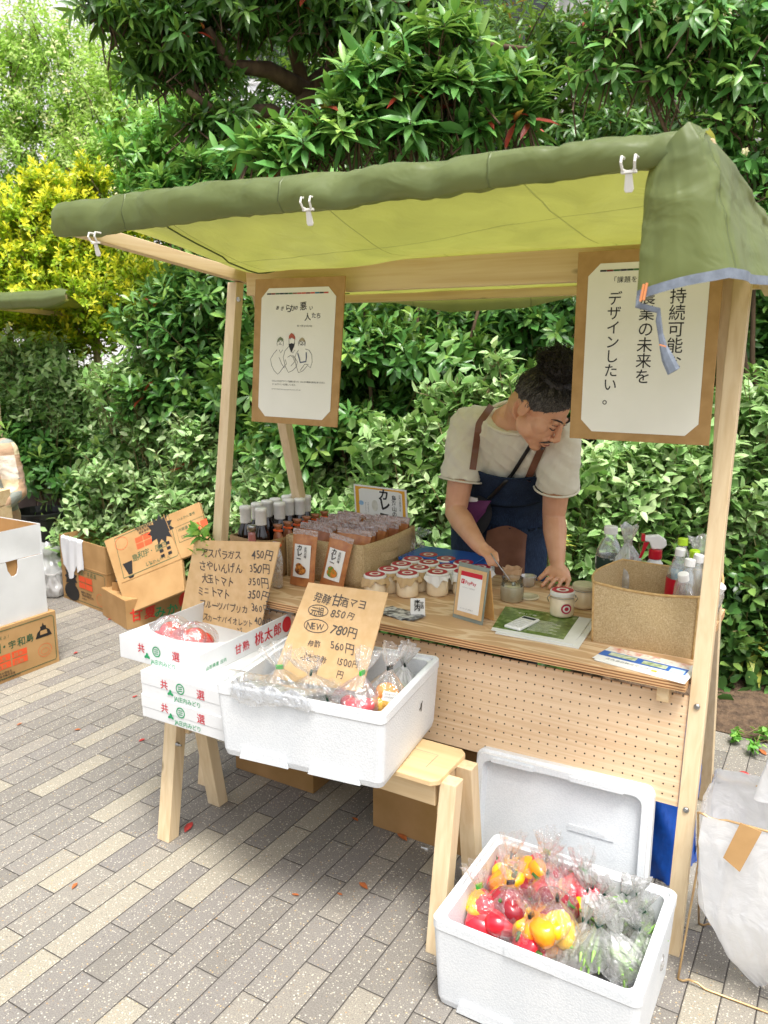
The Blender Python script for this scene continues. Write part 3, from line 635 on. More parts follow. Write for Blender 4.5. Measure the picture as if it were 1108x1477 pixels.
# ------------------------------------------------------------------ far buildings
M['tile'] = mat('white wall tile', '#e6e6e6', '#dadbdc', .5, 2)
M['win'] = mat('dark window', '#2b2f33', '#44484c', .15, 1)
M['conc'] = mat('grey concrete', '#9a9b9a', '#b3b3b0', .8, 3)
def wall_tile():
    m, nt, b, out = new_mat('tiled facade'); br = N(nt, 'ShaderNodeTexBrick', Vector=coords(nt, rot=(R(90), 0, 0)), Scale=1.0)
    for k, v in (('Brick Width', .5), ('Row Height', .25), ('Mortar Size', .012)): br.inputs[k].default_value = v
    br.inputs['Color1'].default_value = (*lin('#e9e9ea'), 1); br.inputs['Color2'].default_value = (*lin('#e0e0e2'), 1); br.inputs['Mortar'].default_value = (*lin('#bcbcbe'), 1)
    nt.links.new(br.outputs[0], b.inputs['Base Color']); b.inputs['Roughness'].default_value = .5; return m
M['facade'] = wall_tile()
def building(label, c, w, dpt, h, rz, fm, winrows, wincols, wm):
    t = thing('building', label, 'building', (c[0], c[1], 0), rz)
    mb = MB(); mb.box(-w / 2, w / 2, 0, dpt, 0, h); obj('wall', mb, fm, t)
    mb = MB(); mb.box(-w / 2 - .15, w / 2 + .15, -.15, dpt + .15, h + .003, h + .35); obj('roof', mb, M['conc'], t)
    for z in winrows:
        for x in wincols:
            mb = MB(); mb.box(x - 1.05, x + 1.05, -.06, -.003, z - .08, z + 1.5); f = obj('window', mb, M['white'], t)
            mb = MB(); mb.box(x - .97, x + .97, -.075, -.063, z, z + 1.42); obj('pane', mb, wm, f)
            mb = MB(); mb.box(x - 1.4, x + 1.4, -.9, -.064, z + 1.9, z + 2.15); obj('balcony_slab', mb, M['tile'], t)
    return t
c = at(60, 300, 20.)
building('white tiled building with dark windows beyond the pale shrubs at the far left', c, 16, 8, 13, R(30), M['facade'], (1.2, 4.4, 7.55, 10.2), (-6.2, -2.2, 5.2), M['win'])
c = at(1010, 300, 17.)
building('pale grey building glimpsed through the leaves behind the right end of the roof', c, 12, 8, 11, R(18), M['conc'], (1.2, 4.3, 7.4), (-4, -.6, 2.8), M['win'])

# ------------------------------------------------------------------ the stall
def wobj(name, mb, mats, parent, **k):     # authored in world coordinates, stored relative to its thing
    inv = (Matrix.Translation(parent.location) @ parent.rotation_euler.to_matrix().to_4x4()).inverted()
    mb.v = [inv @ Vector(v) for v in mb.v]; return obj(name, mb, mats, parent, **k)
KF, KB = .15, -.27
def fd(z): return 1.877 + KF * z            # front face of the front uprights
def bd(z): return 2.66 + KB * z
st = thing('market_stall', 'pine frame market stall with plywood counter and pegboard front under the green tarpaulin', 'stall', (-1.05, 2.25, 0))
for s0, s1 in ((-.282, -.242), (-1.862, -1.822)):
    mb = MB(); zt = 1.718
    mb.hexa([(s0, fd(0), 0), (s1, fd(0), 0), (s1, fd(0) + .038, 0), (s0, fd(0) + .038, 0), (s0, fd(zt), zt), (s1, fd(zt), zt), (s1, fd(zt) + .038, zt), (s0, fd(zt) + .038, zt)])
    wobj('front_leg', mb, M['pine_z'], st, bev=.002)
for s0, s1 in ((-.324, -.286), (-1.819, -1.781)):
    mb = MB(); zt = 1.70
    mb.hexa([(s0, bd(0), 0), (s1, bd(0), 0), (s1, bd(0) + .04, 0), (s0, bd(0) + .04, 0), (s0, bd(zt), zt), (s1, bd(zt), zt), (s1, bd(zt) + .04, zt), (s0, bd(zt) + .04, zt)])
    wobj('back_leg', mb, M['pine_z'], st, bev=.002)
mb = MB(); mb.box(-1.779, -.326, 2.132, 2.166, 1.672, 1.757); wobj('ridge_beam', mb, M['pine_x'], st, bev=.002)
mb = MB(); mb.box(-1.795, -.272, 1.448, 1.474, 1.80, 1.826); wobj('front_bar', mb, M['pine_x'], st, bev=.002)
mb = MB(); mb.box(-1.85, -.26, 2.70, 2.73, 1.675, 1.705); wobj('rear_bar', mb, M['pine_x'], st, bev=.002)
for s0, s1 in ((-1.845, -1.815), (-.272, -.242)):
    mb = MB(); a = (1.474, 1.796); b = (2.74, 1.655)
    mb.hexa([(s0, a[0], a[1]), (s1, a[0], a[1]), (s1, b[0], b[1]), (s0, b[0], b[1]), (s0, a[0], a[1] + .04), (s1, a[0], a[1] + .04), (s1, b[0], b[1] + .04), (s0, b[0], b[1] + .04)])
    wobj('roof_rail', mb, M['pine_y'], st, bev=.002)
for s0 in (-1.779, -.357):
    mb = MB(); mb.box(s0, s0 + .03, 1.955, 2.585, .635, .6745); wobj('counter_rail', mb, M['pine_y'], st, bev=.002)
mb = MB(); mb.box(-1.779, -.327, 2.50, 2.53, .12, .16); wobj('stretcher', mb, M['pine_x'], st, bev=.002)
def ply_edge():
    m, nt, b, out = new_mat('plywood edge')
    w = N(nt, 'ShaderNodeTexWave', Vector=coords(nt), Scale=42.0, Distortion=.6, Detail=1); w.bands_direction = 'Z'
    nt.links.new(ramp(nt, w.outputs['Fac'], [(.3, lin('#8f5f38')), (.6, lin('#d9b07e'))]), b.inputs['Base Color']); b.inputs['Roughness'].default_value = .7; return m
M['ply_e'] = ply_edge()
mb = MB(); x0, x1, y0, y1, z0, z1 = -1.816, -.288, 1.945, 2.605, .677, .70
p = [(x0, y0, z0), (x1, y0, z0), (x1, y1, z0), (x0, y1, z0), (x0, y0, z1), (x1, y0, z1), (x1, y1, z1), (x0, y1, z1)]
mb.add(p, [(3, 2, 1, 0), (4, 5, 6, 7)], 0); mb.add(p, [(0, 1, 5, 4), (1, 2, 6, 5), (2, 3, 7, 6), (3, 0, 4, 7)], 1)
def grainy_ply():
    m, nt, b, out = new_mat('counter plywood')
    co = coords(nt, (1.3, 7., 3.)); n1 = N(nt, 'ShaderNodeTexNoise', Vector=co, Scale=2.2, Detail=3, Distortion=.8)
    mul = N(nt, 'ShaderNodeMath', op='MULTIPLY', i0=n1.outputs[0], i1=26.0); sn = N(nt, 'ShaderNodeMath', op='SINE', i0=mul.outputs[0])
    c = ramp(nt, sn.outputs[0], [(.0, lin('#c6a27a')), (.35, lin('#d8b88f')), (1., lin('#e2c8a4'))])
    n2 = N(nt, 'ShaderNodeTexNoise', Vector=coords(nt, (3, 70, 10)), Scale=2.0, Detail=4)
    c = mixc(nt, ramp(nt, n2.outputs[0], [(.4, 0.), (.7, .35)]), c, lin('#b8926a'))
    nt.links.new(c, b.inputs['Base Color']); b.inputs['Roughness'].default_value = .5; b.inputs['Specular IOR Level'].default_value = .35; return m
M['ctr'] = grainy_ply()
wobj('counter', mb, [M['ctr'], M['ply_e']], st)
def peg_mat():
    m, nt, b, out = new_mat('pegboard')
    tc = nt.nodes.new('ShaderNodeTexCoord'); sp = N(nt, 'ShaderNodeSeparateXYZ', Vector=tc.outputs['Object'])
    d = []
    for o in (0, 2):
        a = N(nt, 'ShaderNodeMath', op='DIVIDE', i0=sp.outputs[o], i1=.0255); f = N(nt, 'ShaderNodeMath', op='FRACT', i0=a.outputs[0]); c = N(nt, 'ShaderNodeMath', op='SUBTRACT', i0=f.outputs[0], i1=.5); q = N(nt, 'ShaderNodeMath', op='POWER', i0=c.outputs[0], i1=2.0); d.append(q.outputs[0])
    s = N(nt, 'ShaderNodeMath', op='ADD', i0=d[0], i1=d[1]); hole = ramp(nt, s.outputs[0], [(.0065, 1.), (.010, 0.)])
    n1 = N(nt, 'ShaderNodeTexNoise', Vector=coords(nt, (1.2, 10, 60)), Scale=2.0, Detail=4, Distortion=.5)
    c = ramp(nt, n1.outputs[0], [(.3, lin('#d3b18a')), (.65, lin('#e3c8a6'))])
    nt.links.new(mixc(nt, hole, c, lin('#2a1d12')), b.inputs['Base Color']); b.inputs['Roughness'].default_value = .55; b.inputs['Specular IOR Level'].default_value = .3; return m
mb = MB(); z0, z1 = .372, .652
mb.hexa([(-1.820, fd(z0) + .008, z0), (-.284, fd(z0) + .008, z0), (-.284, fd(z0) + .014, z0), (-1.820, fd(z0) + .014, z0), (-1.820, fd(z1) + .008, z1), (-.284, fd(z1) + .008, z1), (-.284, fd(z1) + .014, z1), (-1.820, fd(z1) + .014, z1)])
wobj('pegboard', mb, peg_mat(), st)
for s in (-.262, -1.842):
    for z in (.375, .635):
        mb = MB(); mb.lathe([(.0075, 0), (.0075, .003), (.005, .0055), (.0028, .0055), (.0028, .003)], 14, (s, fd(z), z), M=Matrix.Rotation(R(90), 4, 'X')); wobj('bolt', mb, M['steel'], st, smooth=False)
for (x, y, z) in ((-1.80, 2.118, 1.66),):
    mb = MB(); mb.lathe([(.008, 0), (.008, .005), (.004, .008)], 12, (x, y, z), M=Matrix.Rotation(R(90), 4, 'X')); wobj('bolt', mb, M['steel'], st)

# tarpaulin
def railtop(d): return 1.796 + .04 - (d - 1.474) * (.141 / 1.266)
def interp(x, xs, ys): return float(np.interp(x, xs, ys))
def noise2(x, y, s=0):
    return (math.sin(x * 3.1 + y * 5.3 + s) + .6 * math.sin(x * 7.7 - y * 4.1 + 2 * s) + .4 * math.sin(x * 13.3 + y * 11.9 + 3 * s)) / 2
def crease(x, s=0):   # sharp little folds
    v = 0
    for k, (f, ph) in enumerate(((9, 1.1), (16, 2.7), (27, .4))): v += (1 - abs(math.sin(x * f * .5 + ph + s))) ** 4 / (1 + k * .6)
    return v
M['tarp'] = cloth('olive tarpaulin', '#6f7d4d', '#7a8857', '#9c9c46', .43, .36, 9, .6, .014, nscale=3, spec=.5, lines=True)
M['hem'] = mat('grey webbing', '#7f8894', '#6d7580', .7, 60, bscale=200, bstr=.2)
M['stitch'] = mat('orange stitching', '#d98a55', rough=.7)
tp = thing('tarpaulin', 'olive green tarpaulin draped over the stall frame, glowing yellow-green underneath', 'tarpaulin', (-1.05, 2.1, 1.8))
prof = [(1.512, 1.800), (1.485, 1.786), (1.452, 1.775), (1.434, 1.771), (1.428, 1.774), (1.426, 1.795), (1.425, 1.82), (1.429, 1.842), (1.440, 1.858), (1.458, 1.867), (1.48, 1.868), (1.52, 1.862)]
prof += [(d, None) for d in np.linspace(1.58, 2.70, 26)] + [(2.742, -1), (2.752, -2), (2.755, -3)]
NS = 97
def tarp_pt(i, j):
    u = i / (NS - 1); d, z = prof[j]
    sl = interp(d, [1.42, 1.52, 1.6, 1.75, 1.95, 2.1, 2.2, 2.7], [-1.812, -1.81, -1.79, -1.77, -1.78, -1.80, -1.86, -1.87]); sr = -.250
    s = sl + (sr - sl) * u
    if z is not None and z > 0:
        k = interp(s, [-1.83, -1.80, -1.72, -1.5, -1.2, -.25], [.80, .88, .94, .94, .84, .58])
        zc = 1.836; r = (z - zc) * k; dd = (d - 1.47) * (1 + .12 * (k - 1))
        cr = (crease(s, 0) * .012 + crease(s * 2.3 + j * .12, 2) * .009) * (1 if j < 10 else .4) + noise2(s * 2, j * .2) * .004
        if j <= 10: z = zc + r + .0 - cr * .5; d = 1.466 + dd + (min(cr, .016) - .012) * (1.1 if j > 4 else .2)
        else: z = zc + r
        z += .006 * math.sin(s * 4 + 1)
    else:
        if z is None:
            z = railtop(d) + .006
            e = min(u, 1 - u) * 2; side = min(1, e / .22) ** .7
            A = interp(s, [-1.9, -1.6, -1.2, -.65, -.25], [.05, .075, .075, .045, .02])
            if d < 2.13:
                t = (d - 1.47) / .66; z -= A * side * math.sin(PI * t ** 1.35) ** .8 * .95 + 0
                lift = interp(d, [2.02, 2.13], [0, 1]); z = z * (1 - lift) + max(z, 1.763) * lift
            else:
                t = (d - 2.13) / .57; z = max(z, 1.763 - .1 * t) if t < .15 else z; z -= .03 * side * math.sin(PI * min(1, t))
            z += noise2(s * 1.6, d * 3) * .005 * side + (crease(s * .6 + d * .9) * .005 + crease(s * .5 - d * .8, 2) * .004) * side
        else:
            drop = interp(s, [-1.87, -1.57, -1.33, -1.04, -.845, -.2], [.02, .03, .07, .062, .025, .02])
            z = 1.702 - drop * (-z) / 3
    return Vector((s, d, z))
mb = MB(); n = len(prof)
mb.add([tarp_pt(i, j) for i in range(NS) for j in range(n)], [(i * n + j, i * n + j + 1, (i + 1) * n + j + 1, (i + 1) * n + j) for i in range(NS - 1) for j in range(n - 1)])
# the flap folded round the right front corner and hanging down the side
path = [(-.338, 1.436), (-.324, 1.424), (-.308, 1.415), (-.290, 1.410), (-.272, 1.412), (-.257, 1.421), (-.246, 1.45), (-.236, 1.52), (-.228, 1.62), (-.220, 1.72), (-.216, 1.83), (-.208, 1.95), (-.212, 2.08), (-.206, 2.22), (-.212, 2.38), (-.208, 2.55), (-.212, 2.70)]
ps = np.linspace(0, 1, len(path))
def flap_pt(u, v):
    s = interp(u, ps, [p[0] for p in path]); d = interp(u, ps, [p[1] for p in path])
    zt = interp(u, [0, .06, .14, .22, .30, .36], [1.795, 1.80, 1.818, 1.838, 1.853, 1.852]) if u < .36 else railtop(d) + .012
    zb = interp(u, [0, .1, .2, .3, .42, .6, .8, 1], [1.583, 1.592, 1.602, 1.614, 1.612, 1.622, 1.632, 1.62])
    z = zt + (zb - zt) * v
    w = .045 * v ** 1.2 * min(1, u / .25) + math.sin(u * 21 + v * 1.2) * .010 * v + math.sin(u * 47 + 1) * .004 * v + .02 * v * math.sin(PI * v * .5)
    fold = (crease(u * 2.2 + v * .5, 1) * .007 + crease(u * 1.2 - v * 1.1, 3) * .006 + noise2(u * 4, v * 2) * .004) * math.sin(PI * min(1, v * 1.1 + .1))
    nx = 1 if u > .36 else u / .36; ny = -(1 - nx)
    top = 1 - min(1, v / .12)
    return Vector((s + (w + fold) * nx - .018 * top * nx, d + (w * .5 + fold) * ny + .02 * top * (1 - nx), z))
mb.grid(flap_pt, 110, 30)
wobj('sheet', mb, M['tarp'], tp, smooth=True)
mb = MB(); js = range(8, 36); 
for i0 in (14,): mb.tube([tarp_pt(i0 - int((j - 8) * .12), j) - Vector((0, 0, .003)) for j in js], .0022, 6)
wobj('seam', mb, mat('dark seam', '#4f5a2a', rough=.7), tp, smooth=True)
mb = MB()
def hem_pt(u, v):
    p = flap_pt(u, 1); n_ = Vector((1, -.3, 0)) if u > .36 else Vector((.2, -1, 0)); return p + n_.normalized() * .0018 + Vector((0, 0, .012 - .016 * v))
mb.grid(hem_pt, 70, 3)
for a in (.028, .045):
    p = hem_pt(a, .5); mb.bar(p + Vector((0, -.003, -.012)), p + Vector((.004, -.003, .016)), .004, .002, up=(0, 1, 0), mi=1)
wobj('hem', mb, [M['hem'], M['stitch']], tp, smooth=False)
mb = MB()
pts = [flap_pt(.02, .985), flap_pt(.01, 1) + Vector((0, -.003, -.012))] + [ond(x, y, dd) for x, y, dd in ((950, 448, 1.418), (950, 462, 1.416), (953, 482, 1.417), (957, 500, 1.414), (963, 517, 1.41), (972, 536, 1.407))]
mb.tube(pts, [.006, .0055, .005, .0055, .005, .007, .011, .012], 6, flat=.25, up=(.3, 1, 0)); a, b = ond(951, 497, 1.406), ond(961, 500, 1.406); mb.bar(a, b, .003, .002, mi=1)
wobj('strap', mb, [M['hem'], M['stitch']], tp)
# tarp clips
M['clipw'] = mat('frosted clip', '#dcdad2', rough=.35)
for lab, px, d in (('white plastic tarp clip at the left end of the front edge', (138, 345), 1.415), ('white plastic tarp clip at the middle of the front edge', (445, 296), 1.415), ('white plastic tarp clip hanging beside the right corner fold', (908, 240), 1.41)):
    c = ond(px[0], px[1], d); t = thing('tarp_clip', lab, 'clip', c, 0, 'tarpaulin clips'); t.scale = (.8, .8, .8)
    mb = MB()
    for sx in (-.014, .014): mb.tube([(sx, .01, .018), (sx, -.012, .018), (sx, -.016, .006), (sx * .9, -.008, -.006), (sx * .5, .0, -.010)], .0032, 6)
    mb.box(-.016, .016, -.006, .004, -.014, -.008); obj('jaw', mb, M['clipw'], t, bev=.001)
    mb = MB(); mb.prism([(-.007, 0), (.007, 0), (.010, -.030), (.007, -.036), (-.007, -.036), (-.010, -.030)], (0, .001, -.0145), (1, 0, 0), (0, -.25, .97), (0, -1, 0), .004); obj('tongue', mb, M['clipw'], t, bev=.001)

# posters
def frame_of(TL, TR, BL, d):
    a = Vector((TL[0], d, TL[1])); X = (Vector((TR[0], d, TR[1])) - a); Y = (a - Vector((BL[0], d, BL[1])))
    return a, X.normalized(), Y.normalized(), X.length, Y.length
def poster(name, label, TL, TR, BL, d):
    o, X, Y, w, h = frame_of(TL, TR, BL, d); NN = X.cross(Y)   # towards the viewer is -Y world
    NN = -NN if NN.y > 0 else NN
    t = thing(name, label, 'poster', o)
    mb = MB(); mb.prism([(0, 0), (w, 0), (w, -h), (0, -h)], o, X, Y, -NN, .006); wobj('board', mb, M['board'], t, bev=.001)
    l, r, tp_, bt, c = w * .085, w * .92, -h * .065, -h * .955, w * .085
    mb = MB(); mb.prism([(l, tp_ - c), (l + c, tp_), (r - c, tp_), (r, tp_ - c), (r, bt + c), (r - c, bt), (l + c, bt), (l, bt + c)], o + NN * .0006, X, Y, NN, .0012)
    sh = wobj('sheet', mb, M['poster'], t)
    return t, sh, o + NN * .0024, X, Y, w, h, NN
M['poster'] = mat('glossy poster paper', '#f0eee4', '#e6e4d8', .25, 3, bscale=16, bstr=.12, bdist=.006)
STR = ['#2a2a2a', '#7a2a22', '#2f5a34', '#2a2a3a', '#23402a', '#3c6a3a', '#8a5a3a', '#b8483a', '#c85a42', '#7a2a2a', '#c84a3a', '#2f6a8a', '#3a3a3a', '#b8483a']
STRM = [mat('stripe ' + c[1:], c, rough=.5) for c in STR]
def stripe(t, o, X, Y, x0, x1, y, th):
    mb = MB(); n = len(STR)
    for i in range(n):
        a = x0 + (x1 - x0) * i / n; b = x0 + (x1 - x0) * (i + .96) / n
        mb.poly([(a, y), (b, y), (b, y + th), (a, y + th)], o, X, Y, i)
    return mb
def ink(t, mb, m, name='lettering'): return wobj(name, mb, m, t)

t, sh, o, X, Y, w, h, NN = poster('poster', 'portrait poster with large vertical Japanese slogan on brown board, partly behind the hanging strap', (-.642, 1.738), (-.296, 1.738), (-.643, 1.269), 2.062)
wobj('stripe', stripe(t, o, X, Y, w * .17, w * .84, -h * .108, .0045), STRM, t)
mb = MB()
write(mb, '「課題を見つけてデザインで解決する」', o + X * (w * .245) - Y * (h * .165), X, Y, .0165, gap=.03)
write(mb, 'デザインしたい。', o + X * (w * .235) - Y * (h * .275), X, Y, .036, vertical=True, gap=-.02, bold=.004)
write(mb, '農業の未来を', o + X * (w * .46) - Y * (h * .275), X, Y, .039, vertical=True, gap=-.02, bold=.004)
write(mb, '持続可能な', o + X * (w * .665) - Y * (h * .275), X, Y, .0395, vertical=True, gap=-.02, bold=.004)
ink(t, mb, M['ink'])
t, sh, o, X, Y, w, h, NN = poster('poster', 'portrait poster with a line drawing of three men below brush lettering', (-1.686, 1.716), (-1.346, 1.712), (-1.722, 1.264), 2.066)
wobj('stripe', stripe(t, o, X, Y, w * .15, w * .84, -h * .108, .0045), STRM, t)
mb = MB()
write(mb, 'あきらかの', o + X * (w * .26) - Y * (h * .215), X, Y, .020, jit=.35, bold=.012, gap=-.12)
write(mb, '悪', o + X * (w * .53) - Y * (h * .215), X, Y, .028, jit=.1, bold=.01)
write(mb, 'い', o + X * (w * .635) - Y * (h * .218), X, Y, .016, jit=.2, bold=.012)
write(mb, '人', o + X * (w * .585) - Y * (h * .285), X, Y, .026, jit=.1, bold=.01)
write(mb, 'たち', o + X * (w * .665) - Y * (h * .265), X, Y, .016, jit=.2, bold=.012)
write(mb, 'life with production', o + X * (w * .51) - Y * (h * .325), X, Y, .0085, jit=.2, narrow=.8)
write(mb, 'わたしたちはデザインで課題を見つけ、みんなの農業の未来を考えながら', o + X * (w * .24) - Y * (h * .705), X, Y, .0064, gap=-.02)
write(mb, 'つくるデザインを提案しています。', o + X * (w * .24) - Y * (h * .728), X, Y, .0064, gap=-.02)
write(mb, 'LIFE WITH PRODUCTION design project and partners of the field', o + X * (w * .24) - Y * (h * .76), X, Y, .0042)
def circ(cx, cy, rx, ry, n=22, a0=0, a1=360): return [(cx + rx * math.cos(R(a0 + (a1 - a0) * i / n)), cy + ry * math.sin(R(a0 + (a1 - a0) * i / n))) for i in range(n + 1)]
D = [('s', circ(.37, .47, .045, .047, 24, 150, 390)), ('s', circ(.53, .44, .040, .055, 24, 150, 390)), ('s', circ(.67, .47, .045, .047, 24, 150, 390)),
     ('s', [(.33, .53), (.28, .57), (.24, .62), (.26, .68), (.30, .73), (.35, .76), (.38, .74), (.42, .70), (.47, .66), (.45, .62)]), ('s', [(.36, .60), (.40, .66), (.44, .70)]), ('s', [(.36, .53), (.38, .56), (.41, .53)]),
     ('s', [(.49, .50), (.44, .54), (.42, .60), (.45, .68), (.50, .74), (.56, .72), (.60, .69), (.62, .64), (.58, .60), (.55, .58)]), ('s', [(.48, .60), (.52, .58), (.56, .60), (.58, .64), (.53, .68)]), ('s', [(.52, .53), (.55, .56), (.58, .53)]),
     ('s', [(.63, .53), (.60, .56), (.58, .60), (.60, .67), (.64, .74), (.70, .72), (.76, .67), (.80, .69), (.82, .64), (.81, .57), (.77, .53), (.72, .52)]), ('s', [(.66, .72), (.72, .66), (.77, .66)]),
     ('s', circ(.655, .465, .016, .014)), ('s', circ(.695, .465, .016, .014)), ('s', circ(.67, .49, .018, .008, 8, 200, 340)), ('s', circ(.37, .49, .02, .012, 10, 200, 340)),
     ('s', [(.35, .455), (.36, .452)]), ('s', [(.385, .455), (.395, .452)]), ('s', [(.51, .43), (.52, .425)]), ('s', [(.54, .43), (.55, .425)]), ('s', [(.37, .46), (.365, .475), (.375, .477)])]
TF = lambda p: ((.215 + (p[0] - .24) * .83) * w, -(.375 + (p[1] - .385) * .74) * h)
for k, pts in D: mb.line([TF(p) for p in pts], .0014, o, X, Y)
ink(t, mb, M['ink'])
mb = MB(); f = lambda pts: [TF(p) for p in pts]
o2 = o + NN * .0006
mb.poly(f([(.49, .47), (.495, .50), (.53, .555), (.565, .50), (.575, .46), (.56, .475), (.53, .468), (.505, .475)]), o2, X, Y, 0)
mb.poly(f([(.488, .43), (.49, .40), (.52, .375), (.55, .385), (.575, .41), (.578, .435), (.53, .418)]), o2, X, Y, 1)
mb.poly(f([(.325, .465), (.335, .43), (.37, .41), (.405, .425), (.415, .455), (.37, .44)]), o2, X, Y, 2)
mb.poly(f([(.63, .455), (.64, .43), (.67, .415), (.70, .428), (.712, .455), (.67, .445)]), o2, X, Y, 3)
mb.line(f([(.62, .56), (.64, .60), (.66, .645), (.735, .635), (.74, .60), (.735, .55)]), .004, o2, X, Y, 4)
wobj('drawing_fill', mb, [M['ink'], mat('rust ink', '#a8503a'), mat('olive ink', '#6f7a5a'), mat('beige ink', '#a89a78'), mat('navy ink', '#4a5670')], t)

# ------------------------------------------------------------------ things on the counter
CZ = .7005
M['sauce'] = mat('dark sauce glass', '#140c0a', '#1d100c', .08, 5, coat=.5)
M['capw'] = mat('white capsule', '#e8e7e2', '#dcdad3', .4, 30)
M['mayo'] = mat('pale cream spread', '#f3e3c4', '#ead6b2', .22, 30, coat=.6)
M['glassy'] = glassmat('clear glass', '#f4f7f4')
M['pet'] = film('clear bottle plastic', (.98, 1, .99), .16, 12, .15, .8)
M['skirt'] = cloth('tan paper skirt', '#c9ad83', '#b99b70', None, 0, .8, 60, .6, .004)
M['skirtw'] = cloth('white paper skirt', '#e9e8e4', '#dcdbd6', None, 0, .8, 60, .6, .004)
M['curry'] = mat('curry pouch', '#a5663c', '#c08350', .28, 30, bscale=60, bstr=.5, bdist=.004)
M['curry_d'] = mat('dark curry pouch', '#8a5232', '#a86a44', .28, 30, bscale=60, bstr=.5, bdist=.004)
M['food'] = mat('printed food', '#5a2a1a', '#d08a3a', .5, 90, lo=.4, hi=.6)
M['veg'] = mat('printed vegetables', '#5c8a2a', '#d97a2a', .5, 70, lo=.4, hi=.6)

M['sealf'] = film('pouch seal film', (1, .97, .95), .35, 60, .8, .75)
def soft_box(mb, s0, s1, d0, d1, z0, z1, th=.004, bulge=.006, mi=0, flare=.0):
    def ring(e, z, k):
        a0, a1, b0, b1 = s0 + e - flare * k, s1 - e + flare * k, d0 + e - flare * k, d1 - e + flare * k; q = []
        n = 8
        for i in range(n): t = i / n; q.append(Vector((a0 + (a1 - a0) * t, b0 - bulge * math.sin(PI * t) * math.sin(PI * k), z - .006 * math.sin(PI * t) * k)))
        for i in range(n): t = i / n; q.append(Vector((a1 + bulge * math.sin(PI * t) * math.sin(PI * k), b0 + (b1 - b0) * t, z - .006 * math.sin(PI * t) * k)))
        for i in range(n): t = i / n; q.append(Vector((a1 + (a0 - a1) * t, b1 + bulge * math.sin(PI * t) * math.sin(PI * k), z - .006 * math.sin(PI * t) * k)))
        for i in range(n): t = i / n; q.append(Vector((a0 - bulge * math.sin(PI * t) * math.sin(PI * k), b1 + (b0 - b1) * t, z - .006 * math.sin(PI * t) * k)))
        return q
    rings = [ring(0, z0 + (z1 - z0) * k / 6, k / 6) for k in range(7)] + [ring(th, z1, 1)] + [ring(th, z0 + .004 + (z1 - z0) * k / 6, k / 6) for k in range(5, -1, -1)]
    n = 32; vs = [p for r in rings for p in r]
    fs = [(i * n + j, i * n + (j + 1) % n, (i + 1) * n + (j + 1) % n, (i + 1) * n + j) for i in range(len(rings) - 1) for j in range(n)]
    fs += [tuple(range(n - 1, -1, -1)), tuple((len(rings) - 1) * n + j for j in range(n))]
    mb.add(vs, fs, mi); return mb

# jute box of curry pouches
B1 = (-1.70, -1.376, 2.212, 2.572)
t = thing('jute_box', 'open jute storage box packed with curry pouches, notice card at its back', 'storage box', (-1.538, 2.39, CZ))
wobj('body', soft_box(MB(), *B1, CZ, .852), M['burlap'], t, smooth=True)
mb = MB(); mb.grid(lambda u, v: Vector((-1.376 + .004 + .014 * math.sin(PI * v) , 2.32 + .13 * v, .775 + .028 * u - .004 * math.sin(PI * v))), 4, 14)
wobj('handle', mb, M['burlap'], t, smooth=True)
mb = MB()
for s0, d0 in ((-1.377, 2.213), (-1.699, 2.213), (-1.377, 2.57)): mb.tube([(s0, d0, CZ), (s0, d0, .78), (s0, d0, .85)], .003, 6)
wobj('seam', mb, M['burlap'], t)
def pouch_mb(w, h, th, seed):
    mb = MB(); rg = random.Random(seed); ph = rg.random() * 6
    def f(sg):
        def g(u, v):
            x = (u - .5) * w * (1 - .04 * math.sin(PI * v)); z = v * h
            b = math.sin(PI * u) ** .6 * (math.sin(PI * min(1, v * 1.15)) ** .5 if v < .87 else max(0, (1 - v) * .8)) * th / 2
            b = b * (1 + .18 * math.sin(9 * u + ph) * math.sin(7 * v + ph))
            if v < .06: b = max(b, th * .35 * math.sin(PI * u))
            return Vector((x, sg * (b + .0006), z))
        return g
    mb.grid(f(-1), 12, 14); n = len(mb.v); mb.grid(f(1), 12, 14)
    return mb
def pouch(name, label, loc, rot, w, h, th, m, seed, group=None, front=None, cat='pouch'):
    t = thing(name, label, cat, loc, 0, group, rot)
    obj('body', pouch_mb(w, h, th, seed), m, t, smooth=True)
    mb = MB(); mb.box(-w / 2, w / 2, -.0018, .0018, h * .90, h); obj('seal', mb, M['sealf'], t)
    if front: front(t, w, h, th)
    return t
seedk = 0
for col, (sc, tilt) in enumerate(((-1.622, .02), (-1.462, -.02))):
    for k in range(9):
        seedk += 1; rgk = random.Random(seedk * 7)
        d = 2.238 + .036 * k
        pouch('curry_pouch', 'brown curry pouch standing in the %s file of the jute box' % ('left' if col == 0 else 'right'), (sc + rgk.uniform(-.006, .006), d, CZ + .006), (R(-12 + rgk.uniform(-4, 4)), R(rgk.uniform(-3, 3)), R(rgk.uniform(-4, 4))), .145, .178 + rgk.uniform(-.004, .006), .024, M['curry'] if (k + col) % 3 else M['curry_d'], seedk, 'curry pouches packed in the jute box')
